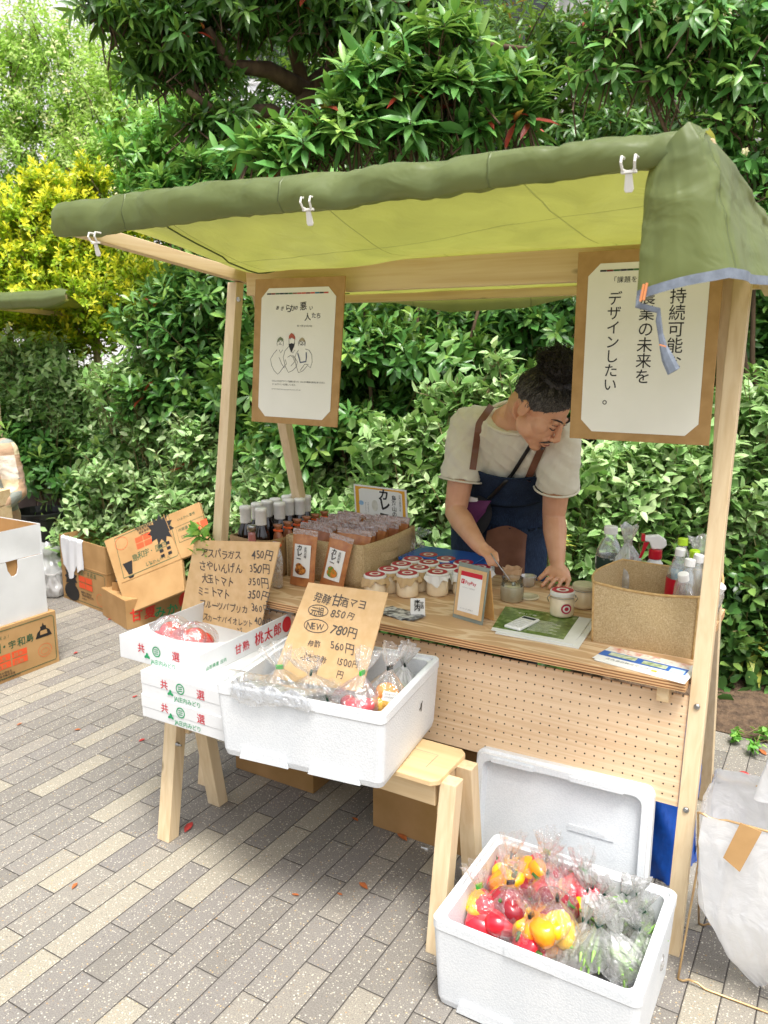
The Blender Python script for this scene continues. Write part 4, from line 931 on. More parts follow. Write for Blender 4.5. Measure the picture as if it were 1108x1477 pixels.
def front_label(food, fish):
    def fl(t, w, h, th):
        y = -th * .62; mb = MB()
        mb.grid(lambda u, v: Vector(((u - .5) * w * .66, -(math.sin(PI * (.17 + u * .66)) ** .6) * th * .5 - .0022, h * (.16 + .58 * v))), 8, 4); lb = obj('label', mb, M['paper'], t, smooth=True)
        mb = MB(); o = (-w * .31, -th * .5 - .004, 0)
        write(mb, 'カレー', (-w * .20, -th * .5 - .0042, h * .64), (1, 0, 0), (0, 0, 1), .021, vertical=True, gap=-.12, bold=.02, jit=.2)
        write(mb, '庄内の味', (w * .10, -th * .5 - .0042, h * .66), (1, 0, 0), (0, 0, 1), .0105, vertical=True, gap=-.1, bold=.01)
        wobj2('lettering', mb, M['ink'], lb)
        mb = MB(); mb.poly(circ(0, h * .29, w * .22, h * .085), (0, -th * .5 - .0038, 0), (1, 0, 0), (0, 0, 1)); mb.poly(circ(-w * .07, h * .36, w * .13, h * .05), (0, -th * .5 - .0041, 0), (1, 0, 0), (0, 0, 1)); wobj2('picture', mb, food, lb)
    return fl
def wobj2(name, mb, m, par): return obj(name, mb, m, par)
pouch('curry_pouch', 'upright curry pouch with white label and dark dish picture, leaning on the kraft bottle box', (-1.580, 2.135, CZ), (R(-8), R(1), R(4)), .098, .195, .028, M['curry'], 91, None, front_label(M['food'], 0))
pouch('curry_pouch', 'tilted curry pouch with a colourful vegetable picture, leaning on the jute box', (-1.480, 2.165, CZ), (R(-10), R(9), R(2)), .094, .185, .026, M['curry'], 92, None, front_label(M['veg'], 1))

# bottle box
M['kraftbag'] = mat('kraft paper box', '#a98a63', '#98794f', .8, 6, bscale=40, bstr=.25, bdist=.006)
t = thing('kraft_box', 'low kraft box holding dark sauce bottles beside the left stall upright', 'box', (-1.80, 2.34, CZ))
wobj('body', soft_box(MB(), -1.893, -1.708, 2.13, 2.56, CZ, .845, bulge=.003), M['kraftbag'], t, smooth=True)
def bottle(label, loc, group):
    t = thing('sauce_bottle', label, 'bottle', loc, 0, group)
    mb = MB(); mb.lathe([(.030, .0), (.033, .006), (.033, .13), (.030, .15), (.020, .175), (.0165, .19), (.0165, .232)], 18, (0, 0, 0)); obj('glass', mb, M['sauce'], t, smooth=True)
    mb = MB(); mb.lathe([(.0200, .181), (.0203, .185), (.0203, .229), (.0215, .230), (.0215, .240), (.019, .2425)], 18); obj('cap', mb, M['capw'], t, smooth=True)
    return t
bt = None; BTX = ((354, 731), (367, 726), (376, 734), (385, 723), (397, 720), (403, 726), (414, 716), (416, 721), (425, 714), (432, 720), (441, 716))
for i, (x, y) in enumerate(BTX):
    p = onz(x, y, CZ + .2425); p.z = CZ + .004
    p.x = max(p.x, -1.858); p.x = min(p.x, -1.742)
    if bt is None: bt = bottle('dark sauce bottle with white capped neck in the kraft box', p, 'sauce bottles in the kraft box')
    else: dup(bt, p)
p = onz(343, 737, .905); p.z = CZ
t = thing('dressing_bottle', 'clear bottle of pink dressing with a silver cap in front of the kraft box', 'bottle', (-1.752, 2.085, CZ))
mb = MB(); mb.lathe([(.024, 0), (.026, .005), (.026, .085), (.016, .13), (.0125, .17), (.0125, .185)], 18); obj('glass', mb, mat('pink dressing', '#a86a62', '#9a5a54', .1, 9, coat=.5), t, smooth=True)
mb = MB(); mb.lathe([(.0155, .183), (.0155, .203), (.014, .205)], 18); obj('cap', mb, M['steel'], t, smooth=True)
M['tie_o'] = mat('orange tape', '#e8622a', rough=.4)
for k in range(6):
    p = onz(428 + 10.5 * k, 765 - 3.8 * k, .868)
    t = thing('snack_bag', 'small clear bag closed with orange tape, one of a file between bottles and curry', 'bag', (-1.728 + .002 * k, 2.20 + .055 * k, .80), 0, 'orange taped bags')
    mb = MB(); mb.lathe([(.004, .0), (.02, .005), (.022, .03), (.016, .055), (.008, .066), (.016, .08), (.02, .088)], 10, M=Matrix.Diagonal((1, .7, 1, 1))); obj('film', mb, M['curry_d'], t, smooth=True)
    mb = MB(); mb.box(-.017, .017, -.007, .007, .062, .070); obj('tape', mb, M['tie_o'], t, bev=.002)
t = thing('snack_bag', 'small bag with an orange tape standing alone below the dark bottles', 'bag', (-1.640, 2.075, CZ))
mb = MB(); mb.lathe([(.012, .0), (.024, .005), (.026, .10), (.018, .135), (.008, .15), (.014, .162)], 10, M=Matrix.Diagonal((1, .6, 1, 1))); obj('film', mb, M['milkfilm'], t, smooth=True)
mb = MB(); mb.box(-.018, .018, -.008, .008, .145, .156); obj('tape', mb, M['tie_o'], t, bev=.002)

# notice card behind the jute box
o = ond(510, 698, 2.60); X = (ond(586, 707, 2.60) - o); Y = o - ond(513.5, 757, 2.60); w = X.length; X.normalize(); Y.normalize(); h = o.z - CZ - .002; NN = Vector((0, -1, 0))
t = thing('notice_card', 'laminated curry notice with an orange border standing behind the jute box', 'notice', o)
mb = MB(); mb.prism([(0, 0), (w, 0), (w, -h), (0, -h)], o, X, Y, (0, 1, 0), .003); wobj('card', mb, M['white'], t)
mb = MB(); mb.poly([(w * .03, -.006), (w * .97, -.006), (w * .97, -h * .98), (w * .03, -h * .98)], o + NN * .0008, X, Y, 0)
mb.poly([(w * .10, -.018), (w * .16, -.012), (w * .86, -.012), (w * .92, -.018), (w * .92, -h * .9), (w * .10, -h * .9)], o + NN * .0016, X, Y, 1); wobj('print', mb, [mat('orange border', '#e2a83a', rough=.35), M['paper']], t)
mb = MB(); q = o + NN * .0026
write(mb, 'カレー', q + X * (w * .48) - Y * .045, X, Y, .044, vertical=True, gap=-.14, bold=.03, jit=.25)
write(mb, '鳥海山の', q + X * (w * .72) - Y * .045, X, Y, .022, vertical=True, gap=-.06, bold=.012)
write(mb, '庄内の野菜と米', q + X * (w * .86) - Y * .03, X, Y, .009, vertical=True, gap=.0)
write(mb, 'おいしいカレーです', q + X * (w * .21) - Y * .07, X, Y, .006, vertical=True, gap=.0)
write(mb, 'ごはんにかけて', q + X * (w * .26) - Y * .07, X, Y, .006, vertical=True, gap=.0)
wobj('lettering', mb, M['ink'], t)
mb = MB(); mb.poly(circ(w * .14, -.07, .011, .009), q, X, Y); wobj('badge', mb, mat('pale blue print', '#8fb8d8'), t)
mb = MB(); mb.poly(circ(w * .40, -.075, .014, .022), q - NN * .0004, X, Y); wobj('picture', mb, mat('pale drawing', '#c9c8bc', '#dcdbd0', .6, 60), t)

# mayonnaise jars
M['ringr'] = mat('crimson print', '#b41c3a', rough=.35)
def target(mb, c, r, N_, X, mi=(0, 1)):
    c = Vector(c); N_ = Vector(N_).normalized(); X = Vector(X); Y = N_.cross(X)
    for rr, off, m in ((r, 0, mi[1]), (r * .96, .0004, mi[0]), (r * .54, .0008, mi[1]), (r * .30, .0012, mi[0])):
        mb.poly([(rr * math.cos(a * PI / 12), rr * math.sin(a * PI / 12)) for a in range(24)], c + N_ * off, X, Y, m)
def jar(label, loc, group=None, skirt='skirt', sticker=False, top='target', h=.072, rz=0, lab2=None):
    t = thing('jar', label, 'jar', loc, rz, group)
    mb = MB(); r = .0365
    mb.lathe([(r - .006, 0), (r - .001, .003), (r, .010), (r, h * .68), (r - .004, h * .80), (r - .005, h * .88)], 24); obj('body', mb, M['mayo'], t, smooth=True)
    mb = MB(); mb.lathe([(r - .004, h * .86), (r + .001, h * .90), (r + .001, h * 1.04), (r - .002, h * 1.08)], 24)
    lid = obj('lid', mb, M['capw'] if top == 'target' else mat('brushed lid', '#cfc7a8', '#bfb694', .35, 40), t, smooth=False)
    if top == 'target':
        mb = MB(); target(mb, (0, 0, h * 1.08 + .0006), r - .0022, (0, 0, 1), (1, 0, 0)); obj('sticker', mb, [M['ringr'], M['capw']], lid)
    if skirt:
        mb = MB(); n = 30; rgj = random.Random(hash(label) % 99 + int(loc[0] * 1000)); ph = rgj.random() * 6
        def sk(u, v):
            a = u * 2 * PI; rr = r + .003 + .006 * v * (1 + .7 * math.sin(a * 7 + ph)) + .002 * math.sin(a * 11)
            z = h * .98 - v * (.020 + .010 * math.sin(a * 3 + ph) + .006 * math.sin(a * 8 + 2 * ph)); return Vector((rr * math.cos(a), rr * math.sin(a), z))
        mb.grid(sk, 44, 5); obj('paper_skirt', mb, M[skirt], t, smooth=True)
    else:
        mb = MB(); mb.tube([(r + .002, -.004, h * .9), (r + .009, 0, h * .72), (r + .003, .004, h * .55)], .0012, 5); mb.tube([(-r - .002, -.004, h * .9), (-r - .009, 0, h * .72), (-r - .003, .004, h * .55)], .0012, 5)
        mb.tube([((r + .0025) * math.cos(a * PI / 12), (r + .0025) * math.sin(a * PI / 12), h * .84) for a in range(25)], .0012, 5, cap=False); obj('wire_clasp', mb, M['steel'], t, smooth=True)
    if sticker:
        mb = MB(); a = -1.35
        def stk(rr, off, n=20):
            q = []
            for k in range(n):
                b = k * 2 * PI / n; ang = a + rr * math.cos(b) / r; q.append(Vector(((r + .002 + off) * math.cos(ang), (r + .002 + off) * math.sin(ang), h * .42 + rr * math.sin(b))))
            return q
        for rr, off, m in ((.0165, 0, 1), (.0155, .0005, 0), (.0105, .001, 1), (.006, .0015, 0)): mb.add(stk(rr, off), [tuple(range(20))], m)
        obj('sticker', mb, [M['ringr'], M['capw']], t)
    return t
JL = [((541, 828), 'skirt', 'leftmost jar of the front row, tan paper skirt, beside the jute box'), ((559, 821), 'skirt', 'second jar back in the row along the jute box'), ((574, 815), 'skirt', 'third jar back in the row along the jute box'), ((588, 809), 'skirt', 'fourth jar back in the row along the jute box'), ((606, 803), 'skirtw', 'rearmost jar of the row along the jute box'),
      ((587, 826), 'skirt', 'tan-skirted jar in the middle of the front row'), ((601, 819.5), 'skirt', 'tan-skirted jar right behind the middle front jar'), ((614, 813), 'skirt', 'third jar back in the middle row'), ((632, 807), 'skirt', 'rearmost jar of the middle row near the blue lid'),
      ((629, 824), 'skirtw', 'white-skirted jar at the right of the front row'), ((643, 818), 'skirtw', 'white-skirted jar just behind the right front jar'), ((656, 811.5), 'skirtw', 'white-skirted jar third back in the right row'), ((667, 823), 'skirtw', 'white-skirted jar half hidden by the payment stand'), ((688, 816), 'skirtw', 'jar showing its red lid just above the payment stand')]
placed = []
for (px, sk, lab) in JL:
    p = onz(px[0], px[1], CZ + .078)
    for q in placed:
        v = Vector((p.x - q.x, p.y - q.y, 0))
        if v.length < .079: v = v.normalized() * (.079 - v.length); p.x += v.x; p.y += v.y
    p.z = CZ; placed.append(p.copy()); jar(lab, p, 'mayonnaise jars with red ringed lids', sk, rz=random.Random(len(placed)).random() * 6)
jar('closed wire-clasp jar with a red ring sticker on its side, standing on the magazine', (onz(810, 890, CZ).x, onz(810, 890, CZ).y, CZ + .0075), None, None, True, rz=R(25))
p = onz(833, 878, CZ); jar('jar with a plain metal lid behind the red-stickered jar', (p.x + .01, p.y + .03, CZ), None, None, False, 'metal', rz=.4, h=.07)
# open jar with spoon
p = onz(735, 868, CZ); p = Vector((p.x, p.y + .02, CZ))
t = thing('jar', 'open glass jar of cream spread with a spoon in it', 'jar', p)
mb = MB(); mb.lathe([(.031, 0), (.036, .004), (.0365, .045), (.0355, .050)], 24); obj('body', mb, M['mayo'], t, smooth=True)
mb = MB(); mb.lathe([(.0375, .002), (.0378, .050), (.034, .062), (.034, .074), (.0355, .076), (.033, .076), (.0325, .062), (.036, .050)], 24, cap0=False, cap1=False); obj('glass', mb, M['glassy'], t, smooth=True)
OPENJ = p.copy()
p2 = onz(731, 850, CZ)
t = thing('paper_cup', 'crumpled beige paper cup behind the open jar', 'cup', (p2.x, p2.y + .045, CZ))
mb = MB(); mb.grid(lambda u, v: Vector(((.024 + .008 * v + .003 * v * math.sin(u * 50)) * math.cos(u * 2 * PI), (.024 + .008 * v + .003 * v * math.sin(u * 50)) * math.sin(u * 2 * PI), .064 * v + .003 * v * math.sin(u * 37))), 40, 6); obj('cup', mb, cloth('beige cup paper', '#d9b896', '#c9a57f', None, 0, .7, 50, .5, .003), t, smooth=True)
p2 = onz(760, 846, CZ)
t = thing('plastic_cup', 'small frosted plastic cup at the back edge of the counter', 'cup', (p2.x, p2.y + .01, CZ))
mb = MB(); mb.lathe([(.022, .001), (.028, .034), (.029, .036), (.027, .036), (.0212, .003)], 20, cap1=False); obj('cup', mb, film('frosted cup', (.95, .96, .97), .45, 5, .1, .8), t, smooth=True)
p2 = onz(762, 862, CZ)
t = thing('loose_jar_cover', 'loose pale lid lying flat right of the open jar', 'lid', (p2.x, p2.y, CZ))
mb = MB(); mb.lathe([(.034, 0), (.036, .002), (.036, .006), (.031, .008), (.029, .005)], 24); obj('lid', mb, mat('translucent lid', '#d9d2b8', '#cbc3a4', .3, 30), t, smooth=True)
# blue lidded tub
t = thing('food_tub', 'clear food tub with a blue lid at the back of the counter', 'tub', (-1.20, 2.50, CZ))
mb = MB(); mb.prism([(-.145, -.09), (.145, -.09), (.145, .09), (-.145, .09)], (0, 0, .0), (1, 0, 0), (0, 1, 0), (0, 0, 1), .06); obj('tub', mb, mat('cloudy tub', '#a9b3bb', '#b9c2c8', .25, 9), t, bev=.012, seg=4)
mb = MB(); mb.prism([(-.152, -.097), (.152, -.097), (.152, .097), (-.152, .097)], (0, 0, .061), (1, 0, 0), (0, 1, 0), (0, 0, 1), .012); mb.prism([(-.128, -.075), (.128, -.075), (.128, .075), (-.128, .075)], (0, 0, .0735), (1, 0, 0), (0, 1, 0), (0, 0, 1), .005)
obj('lid', mb, mat('blue lid', '#2f5fae', '#2a56a0', .25, 4), t, bev=.005, seg=3)
# postcards
t = thing('postcards', 'loose pile of grey photo postcards at the counter front edge', 'cards', onz(572, 886, CZ), R(-18))
M['photo'] = mat('grey photo print', '#4a4a4c', '#c9c9c7', .35, 60, lo=.42, hi=.6)
for k, (dx, dy, a) in enumerate(((0, 0, 0), (.012, .006, .15), (-.01, .004, -.12), (.006, -.004, .3), (.03, .012, .1))):
    mb = MB(); Mx = Matrix.Translation((dx, dy, .0012 * k + .0002)) @ Matrix.Rotation(a, 4, 'Z') @ Matrix.Rotation(R(2 * (k % 2)), 4, 'Y'); mb.box(-.055, .055, -.03, .03, 0, .0008, M=Mx); obj('card', mb, M['photo'], t)
p = onz(603, 889, CZ)
t = thing('folded_card', 'small folded white card with black brush writing standing by the postcards', 'card', p, R(35))
mb = MB(); mb.prism([(-.022, 0), (.022, 0), (.022, .055), (-.022, .055)], (0, 0, 0), (1, 0, 0), (0, .15, .99), (0, 1, 0), .001); mb.prism([(-.022, 0), (.022, 0), (.022, .055), (-.022, .055)], (0, .018, 0), (1, 0, 0), (0, -.15, .99), (0, 1, 0), .001); obj('card', mb, M['paper'], t)
mb = MB(); write(mb, '庄内', (-.012, .003, .036), (1, 0, 0), (0, .15, .99), .018, vertical=True, bold=.02, jit=.1, gap=-.1); write(mb, '甘酒', (.006, .003, .036), (1, 0, 0), (0, .15, .99), .012, vertical=True, bold=.01, gap=-.1); mb.v = [v + Vector((0, -.0022, 0)) for v in mb.v]; obj('lettering', mb, M['ink'], t)
# payment stand
a, b = onz(652, 890, CZ), onz(693, 902, CZ)
t = thing('payment_stand', 'kraft card payment stand with a red topped white notice at the counter front', 'sign stand', a, math.atan2(b.y - a.y, b.x - a.x))
w = (b - a).length + .004; up = Vector((0, .16, .987)); h = .170
mb = MB(); mb.prism([(0, 0), (w, 0), (w, h), (0, h)], (0, .0026, 0), (1, 0, 0), up, (0, 1, 0), .004); obj('backing', mb, mat('grey green card', '#8b948a', '#7d867c', .8, 20), t)
mb = MB(); mb.prism([(.004, .012), (w - .004, .012), (w - .004, h - .012), (.004, h - .012)], (0, 0, 0), (1, 0, 0), up, (0, 1, 0), .0022); obj('board', mb, M['signcard'], t)
mb = MB(); mb.prism([(0, 0), (w, 0), (w, h * .95), (0, h * .95)], (0, .062, 0), (1, 0, 0), (0, -.16, .987), (0, 1, 0), .003); obj('strut', mb, M['kraft'], t)
mb = MB(); mb.prism([(.016, .026), (w - .016, .026), (w - .016, h - .022), (.016, h - .022)], (0, -.0008, 0), (1, 0, 0), up, (0, 1, 0), .0006); sh = obj('notice', mb, M['paper'], t)
mb = MB(); mb.poly([(.016, h - .036), (w - .016, h - .036), (w - .016, h - .022), (.016, h - .022)], (0, -.0014, 0), (1, 0, 0), up, 0)
mb.poly([(.020, h - .060), (.032, h - .060), (.032, h - .046), (.020, h - .046)], (0, -.0014, 0), (1, 0, 0), up, 0)
mb.poly([(.024, h - .057), (.026, h - .057), (.026, h - .049), (.024, h - .049)], (0, -.0018, 0), (1, 0, 0), up, 1); mb.poly([(.026, h - .0505), (.030, h - .0505), (.030, h - .049), (.026, h - .049)], (0, -.0018, 0), (1, 0, 0), up, 1)
write(mb, 'PayPay', Vector((.036, -.0018, 0)) + up * (h - .059), (1, 0, 0), up, .0145, 0, narrow=.95, bold=.01, gap=.05); obj('logo', mb, [M['red'], M['paper']], sh)
mb = MB(); write(mb, 'スキャンしてお支払い', Vector((.026, -.0018, 0)) + up * (h - .072), (1, 0, 0), up, .0046); write(mb, 'バーコードで支払う', Vector((.026, -.0018, 0)) + up * .034, (1, 0, 0), up, .0052); obj('lettering', mb, M['grey'], sh)
# magazines, calculator, leaflets
def cover_mat():
    m, nt, b, out = new_mat('leafy cover'); n1 = N(nt, 'ShaderNodeTexNoise', Vector=coords(nt), Scale=55.0, Detail=6)
    n2 = N(nt, 'ShaderNodeTexNoise', Vector=coords(nt), Scale=11.0, Detail=3)
    c = mixc(nt, n2.outputs[0], ramp(nt, n1.outputs[0], [(.35, lin('#26351d')), (.5, lin('#5a7438')), (.68, lin('#b7c48a'))]), lin('#6f8a3c'))
    nt.links.new(c, b.inputs['Base Color']); b.inputs['Roughness'].default_value = .25; return m
q = [Vector((-.841, 2.043, 0)), Vector((-.600, 2.048, 0)), Vector((-.618, 2.285, 0)), Vector((-.885, 2.262, 0))]
def sheet_on(mb, q, z, th, mi=0): mb.hexa([Vector((p.x, p.y, z)) for p in q] + [Vector((p.x, p.y, z + th)) for p in q], mi)
def sub(q, u0, u1, v0, v1):
    f = lambda u, v: (q[0] * (1 - u) + q[1] * u) * (1 - v) + (q[3] * (1 - u) + q[2] * u) * v
    return [f(u0, v0), f(u1, v0), f(u1, v1), f(u0, v1)]
t = thing('magazine', 'open white paged magazine lying under the leafy one', 'magazine', (-.73, 2.15, CZ))
mb = MB(); sheet_on(mb, [p + Vector((.018, -.012, 0)) for p in q], CZ + .0004, .0028); wobj('pages', mb, M['paper'], t)
t = thing('magazine', 'magazine with a green leafy cover and white print under the calculator', 'magazine', (-.74, 2.16, CZ))
mb = MB(); sheet_on(mb, q, CZ + .0038, .002); pg = wobj('pages', mb, M['paper'], t)
mb = MB(); sheet_on(mb, sub(q, .0, .86, .10, 1), CZ + .0060, .0006); cv = wobj('cover', mb, cover_mat(), t)
mb = MB(); X = (q[1] - q[0]).normalized(); Y = (q[3] - q[0]).normalized()
for r_ in range(12): mb.line([(.10 if r_ < 6 else .0 + .075, 0), (.10 + (.085 if r_ < 6 else .06) - .012 * (r_ % 3), 0)], .0022, q[0] + Vector((0, 0, CZ + .0070)) + Y * (.05 + r_ * .0085) + X * (.0 if r_ < 6 else .03), X, Y)
write(mb, 'やさしい畑', q[0] + Vector((0, 0, CZ + .0070)) + X * .05 + Y * .178, X, Y, .011, bold=.01); wobj('lettering', mb, M['paper'], t)
t = thing('calculator', 'white pocket calculator lying on the leafy magazine', 'calculator', (-.779, 2.128, CZ + .0068), R(-10))
mb = MB(); mb.prism([(-.027, -.056), (.027, -.056), (.027, .056), (-.027, .056)], (0, 0, 0), (1, 0, 0), (0, 1, 0), (0, 0, 1), .008); obj('body', mb, M['white'], t, bev=.003, seg=3)
mb = MB(); mb.prism([(-.021, .032), (.021, .032), (.021, .047), (-.021, .047)], (0, 0, .0081), (1, 0, 0), (0, 1, 0), (0, 0, 1), .0006); obj('screen', mb, mat('lcd', '#3e4a44', rough=.2), t)
for i in range(4):
    for j in range(5):
        mb = MB(); mb.prism([(-.005, -.004), (.005, -.004), (.005, .004), (-.005, .004)], (-.0165 + i * .011, -.043 + j * .0145, .0081), (1, 0, 0), (0, 1, 0), (0, 0, 1), .0015); obj('key', mb, mat('pale key', '#d9d9d6', rough=.4) if (i, j) == (0, 0) else bpy.data.materials['pale key'], t)
q = [Vector((-.530, 1.985, 0)), Vector((-.300, 1.952, 0)), Vector((-.292, 2.062, 0)), Vector((-.510, 2.090, 0))]
M['blue'] = mat('leaflet blue', '#1f5fb4', '#2a6cc0', .35, 12)
M['pics'] = mat('leaflet pictures', '#e9e2d6', '#d0634a', .35, 60, lo=.45, hi=.75)
M['mapp'] = mat('leaflet map', '#cfd8c0', '#8fa06a', .35, 70)
t = thing('leaflets', 'fanned blue and white tourist leaflets at the right front corner of the counter', 'leaflets', (-.41, 2.02, CZ))
for k, (dx, dy, a) in enumerate(((.012, -.012, -.03), (.006, -.006, .02), (0, 0, 0))):
    mb = MB(); qq = [Matrix.Rotation(a, 3, 'Z') @ (p - Vector((-.41, 2.02, 0))) + Vector((-.41 + dx, 2.02 + dy, 0)) for p in q]; sheet_on(mb, qq, CZ + .0006 + k * .0012, .0009); lf = wobj('leaflet', mb, M['paper'], t)
z = CZ + .0006 + 2 * .0012 + .0009
mb = MB(); f = lambda u0, u1, v0, v1, dz, mi: mb.add([p + Vector((0, 0, z + dz)) for p in sub(q, u0, u1, v0, v1)], [(0, 1, 2, 3)], mi)
f(.0, 1, .30, .66, .0005, 0); f(.02, .99, .70, .99, .0005, 1); f(.10, .42, .40, .62, .0009, 2); f(.5, .78, .36, .58, .0009, 2); f(.82, .98, .30, .55, .0009, 3); f(.66, .72, .06, .16, .0005, 4)
wobj('print', mb, [M['blue'], M['pics'], M['mapp'], mat('pale cyan', '#bcd8ea'), mat('yellow print', '#e8c23a')], t)
mb = MB(); X = (q[1] - q[0]).normalized(); Y = (q[3] - q[0]).normalized(); write(mb, '庄内酒田観光マップ', q[0] + Vector((0, 0, z + .0008)) + X * .03 + Y * .012, X, Y, .012); wobj('lettering', mb, M['grey'], t)

# jute bag with empty bottles
t = thing('jute_bag', 'jute bag full of empty plastic bottles beside the right stall upright', 'bag', (-.43, 2.25, CZ))
mb = MB()
s0, s1, d0, d1, zt = -.572, -.298, 2.112, 2.392, .872
def jb(u, v, inn=0):
    a = u * 4; k = int(a) % 4; f = a - int(a)
    cs = [(s0, d0), (s1, d0), (s1 + .015, d1), (s0 + .01, d1)]; p, q_ = cs[k], cs[(k + 1) % 4]
    x = p[0] + (q_[0] - p[0]) * f; y = p[1] + (q_[1] - p[1]) * f
    nrm = [(0, -1), (1, 0), (0, 1), (-1, 0)][k]; bl = math.sin(PI * f)
    amt = {0: -.012 * v + .012 * math.sin(PI * v), 1: .025 * v, 2: .012, 3: .034 * v}[k] * bl
    cr = .006 * math.sin(PI * v) * (1 - abs(math.sin(f * 5 + v * 3))) ** 3 * bl
    z = CZ + (zt - CZ) * v - (.014 * bl if k == 0 else .006 * bl) * v
    fl = (.97 + .03 * v)
    return Vector((-.43 + (x - -.43) * fl + nrm[0] * (amt - cr - inn), 2.25 + (y - 2.25) * fl + nrm[1] * (amt - cr - inn), z))
mb.grid(lambda u, v: jb(u, v), 61, 14); mb.grid(lambda u, v: jb(u, v, .004), 61, 14)
mb.add([(s0 + .01, d0 + .01, CZ + .002), (s1 - .01, d0 + .01, CZ + .002), (s1 - .01, d1 - .01, CZ + .002), (s0 + .01, d1 - .01, CZ + .002)], [(0, 1, 2, 3)])
wobj('body', mb, M['burlap'], t, smooth=True)
mb = MB()
for k in (0, .25, .5, .75): mb.tube([jb(k + .0001, v / 8) for v in range(9)], .0032, 6)
mb.tube([jb(i / 60, 1) for i in range(60)] + [jb(0, 1)], .0038, 6); wobj('seam', mb, mat('jute cord', '#c9a976', '#b8955f', .9, 80), t, smooth=True)
def petb(label, loc, rot, capm, h=.205, r=.031, labm=None, grp=None, lab0=.07, lab1=.125, name='plastic_bottle'):
    t = thing(name, label, 'bottle', loc, 0, grp, rot)
    mb = MB(); mb.lathe([(r * .7, 0), (r, .008), (r, h * .30), (r * .94, h * .34), (r, h * .38), (r, h * .60), (r * .95, h * .68), (r * .6, h * .80), (r * .42, h * .86), (r * .42, h * .94)], 20); obj('body', mb, M['pet'], t, smooth=True)
    mb = MB(); mb.lathe([(r * .5, h * .91), (r * .5, h), (r * .44, h * 1.01)], 18); obj('cap', mb, capm, t, smooth=False)
    if labm: mb = MB(); mb.lathe([(r + .0008, lab0), (r + .0008, lab1)], 20, cap0=False, cap1=False); obj('label', mb, labm, t, smooth=True)
    return t
M['lime'] = mat('lime cap', '#a8cf2a', rough=.35); M['redp'] = mat('red plastic', '#c2142c', '#b01026', .3, 6)
petb('large clear bottle with dark green label and white cap behind the jute bag', onz(877, 838, .76) * 1 + Vector((0, 0, CZ - .76)), None, M['white'], .24, .043, mat('dark green label', '#16352c', '#e0e6e2', .3, 22, lo=.55, hi=.62), None, .105, .145)
for lab, px, z, rot, c, lb in (('clear bottle with red label nearest the bag rim at the back', (982, 792), .94, (.05, .06, 0), M['white'], M['redp']), ('clear bottle with white cap in the middle of the bag', (996, 807), .935, (-.1, .08, 0), M['white'], None), ('clear bottle tilted forward over a red label at the bag front', (993, 829), .915, (.25, -.12, 0), M['white'], M['redp']), ('clear bottle with white cap at the right of the bag', (1009, 801), .935, (0, .15, 0), M['white'], None), ('small bottle with a lime green cap standing tallest in the bag', (991, 771), .965, (-.05, -.05, 0), M['lime'], mat('printed label', '#e6efe8', '#6fa8c8', .4, 60)), ('clear bottle with green cap between the white capped ones', (1003, 794), .94, (.08, 0, 0), M['lime'], None), ('clear bottle poking out at the right end of the bag', (1040, 845), .90, (.2, .5, 0), M['white'], None)):
    p = onz(px[0], px[1], z); mt = Euler(rot).to_matrix(); hh = .205; b = p - mt @ Vector((0, 0, hh)); b.x = min(max(b.x, -.54), -.325); b.y = min(max(b.y, 2.16), 2.35); b.z = max(b.z, CZ + .012)
    petb(lab, b, rot, c, hh, .029, lb, 'empty bottles in the jute bag', .06, .12)
t = thing('spray_bottle', 'white spray bottle with a red trigger standing behind the jute bag', 'spray bottle', (ond(945, 803, 2.445).x, 2.445, max(CZ + .002, ond(945, 803, 2.445).z - .17)), R(200))
mb = MB(); mb.lathe([(.03, 0), (.034, .008), (.034, .12), (.024, .15), (.015, .165), (.015, .178)], 18); obj('body', mb, mat('pale bottle', '#e4e6e6', rough=.3), t, smooth=True)
mb = MB(); mb.lathe([(.019, .165), (.020, .168), (.020, .192), (.018, .194)], 18); obj('collar', mb, M['redp'], t, smooth=False)
mb = MB(); mb.prism([(-.016, 0), (.012, 0), (.020, .022), (.034, .024), (.034, .040), (-.006, .044), (-.028, .030), (-.030, .012)], (0, .010, .195), (1, 0, 0), (0, 0, 1), (0, -1, 0), .020); obj('spray_head', mb, M['white'], t, bev=.003)
mb = MB(); mb.prism([(.020, .018), (.036, .016), (.040, -.010), (.048, -.034), (.040, -.032), (.030, -.006)], (0, .006, .198), (1, 0, 0), (0, 0, 1), (0, -1, 0), .012); mb.box(.034, .044, -.009, .009, .218, .240); obj('trigger', mb, M['redp'], t, bev=.001)
def crumple(label, name, loc, r, h, m, seed, cat='bag', grp=None, neck=.25, part='film', flare=.9):
    t = thing(name, label, cat, loc, 0, grp)
    rg = random.Random(seed); ph = [rg.random() * 6 for _ in range(8)]
    def f(u, v):
        a = u * 2 * PI
        prof = (math.sin(PI * min(1, v * .85 + .12)) ** .7 if v < .72 else 0); 
        rr = r * np.interp(v, [0, .06, .35, .6, .76, .82, .92, 1], [.55, .9, 1, .8, neck, neck * .8, neck * 1.6, neck * 2.4 * flare])
        cr = 1 + .10 * math.sin(a * 3 + ph[0] + v * 4) + .08 * math.sin(a * 5 + ph[1] - v * 6) + .06 * math.sin(a * 9 + ph[2] + v * 9) + .05 * math.sin(a * 14 + ph[3])
        return Vector((rr * cr * math.cos(a) + .1 * r * v * math.cos(ph[4]), rr * cr * math.sin(a) + .1 * r * v * math.sin(ph[4]), h * v + .02 * h * math.sin(a * 4 + ph[5]) * v))
    mb = MB(); mb.grid(f, 49, 22); obj(part, mb, m, t, smooth=True); return t
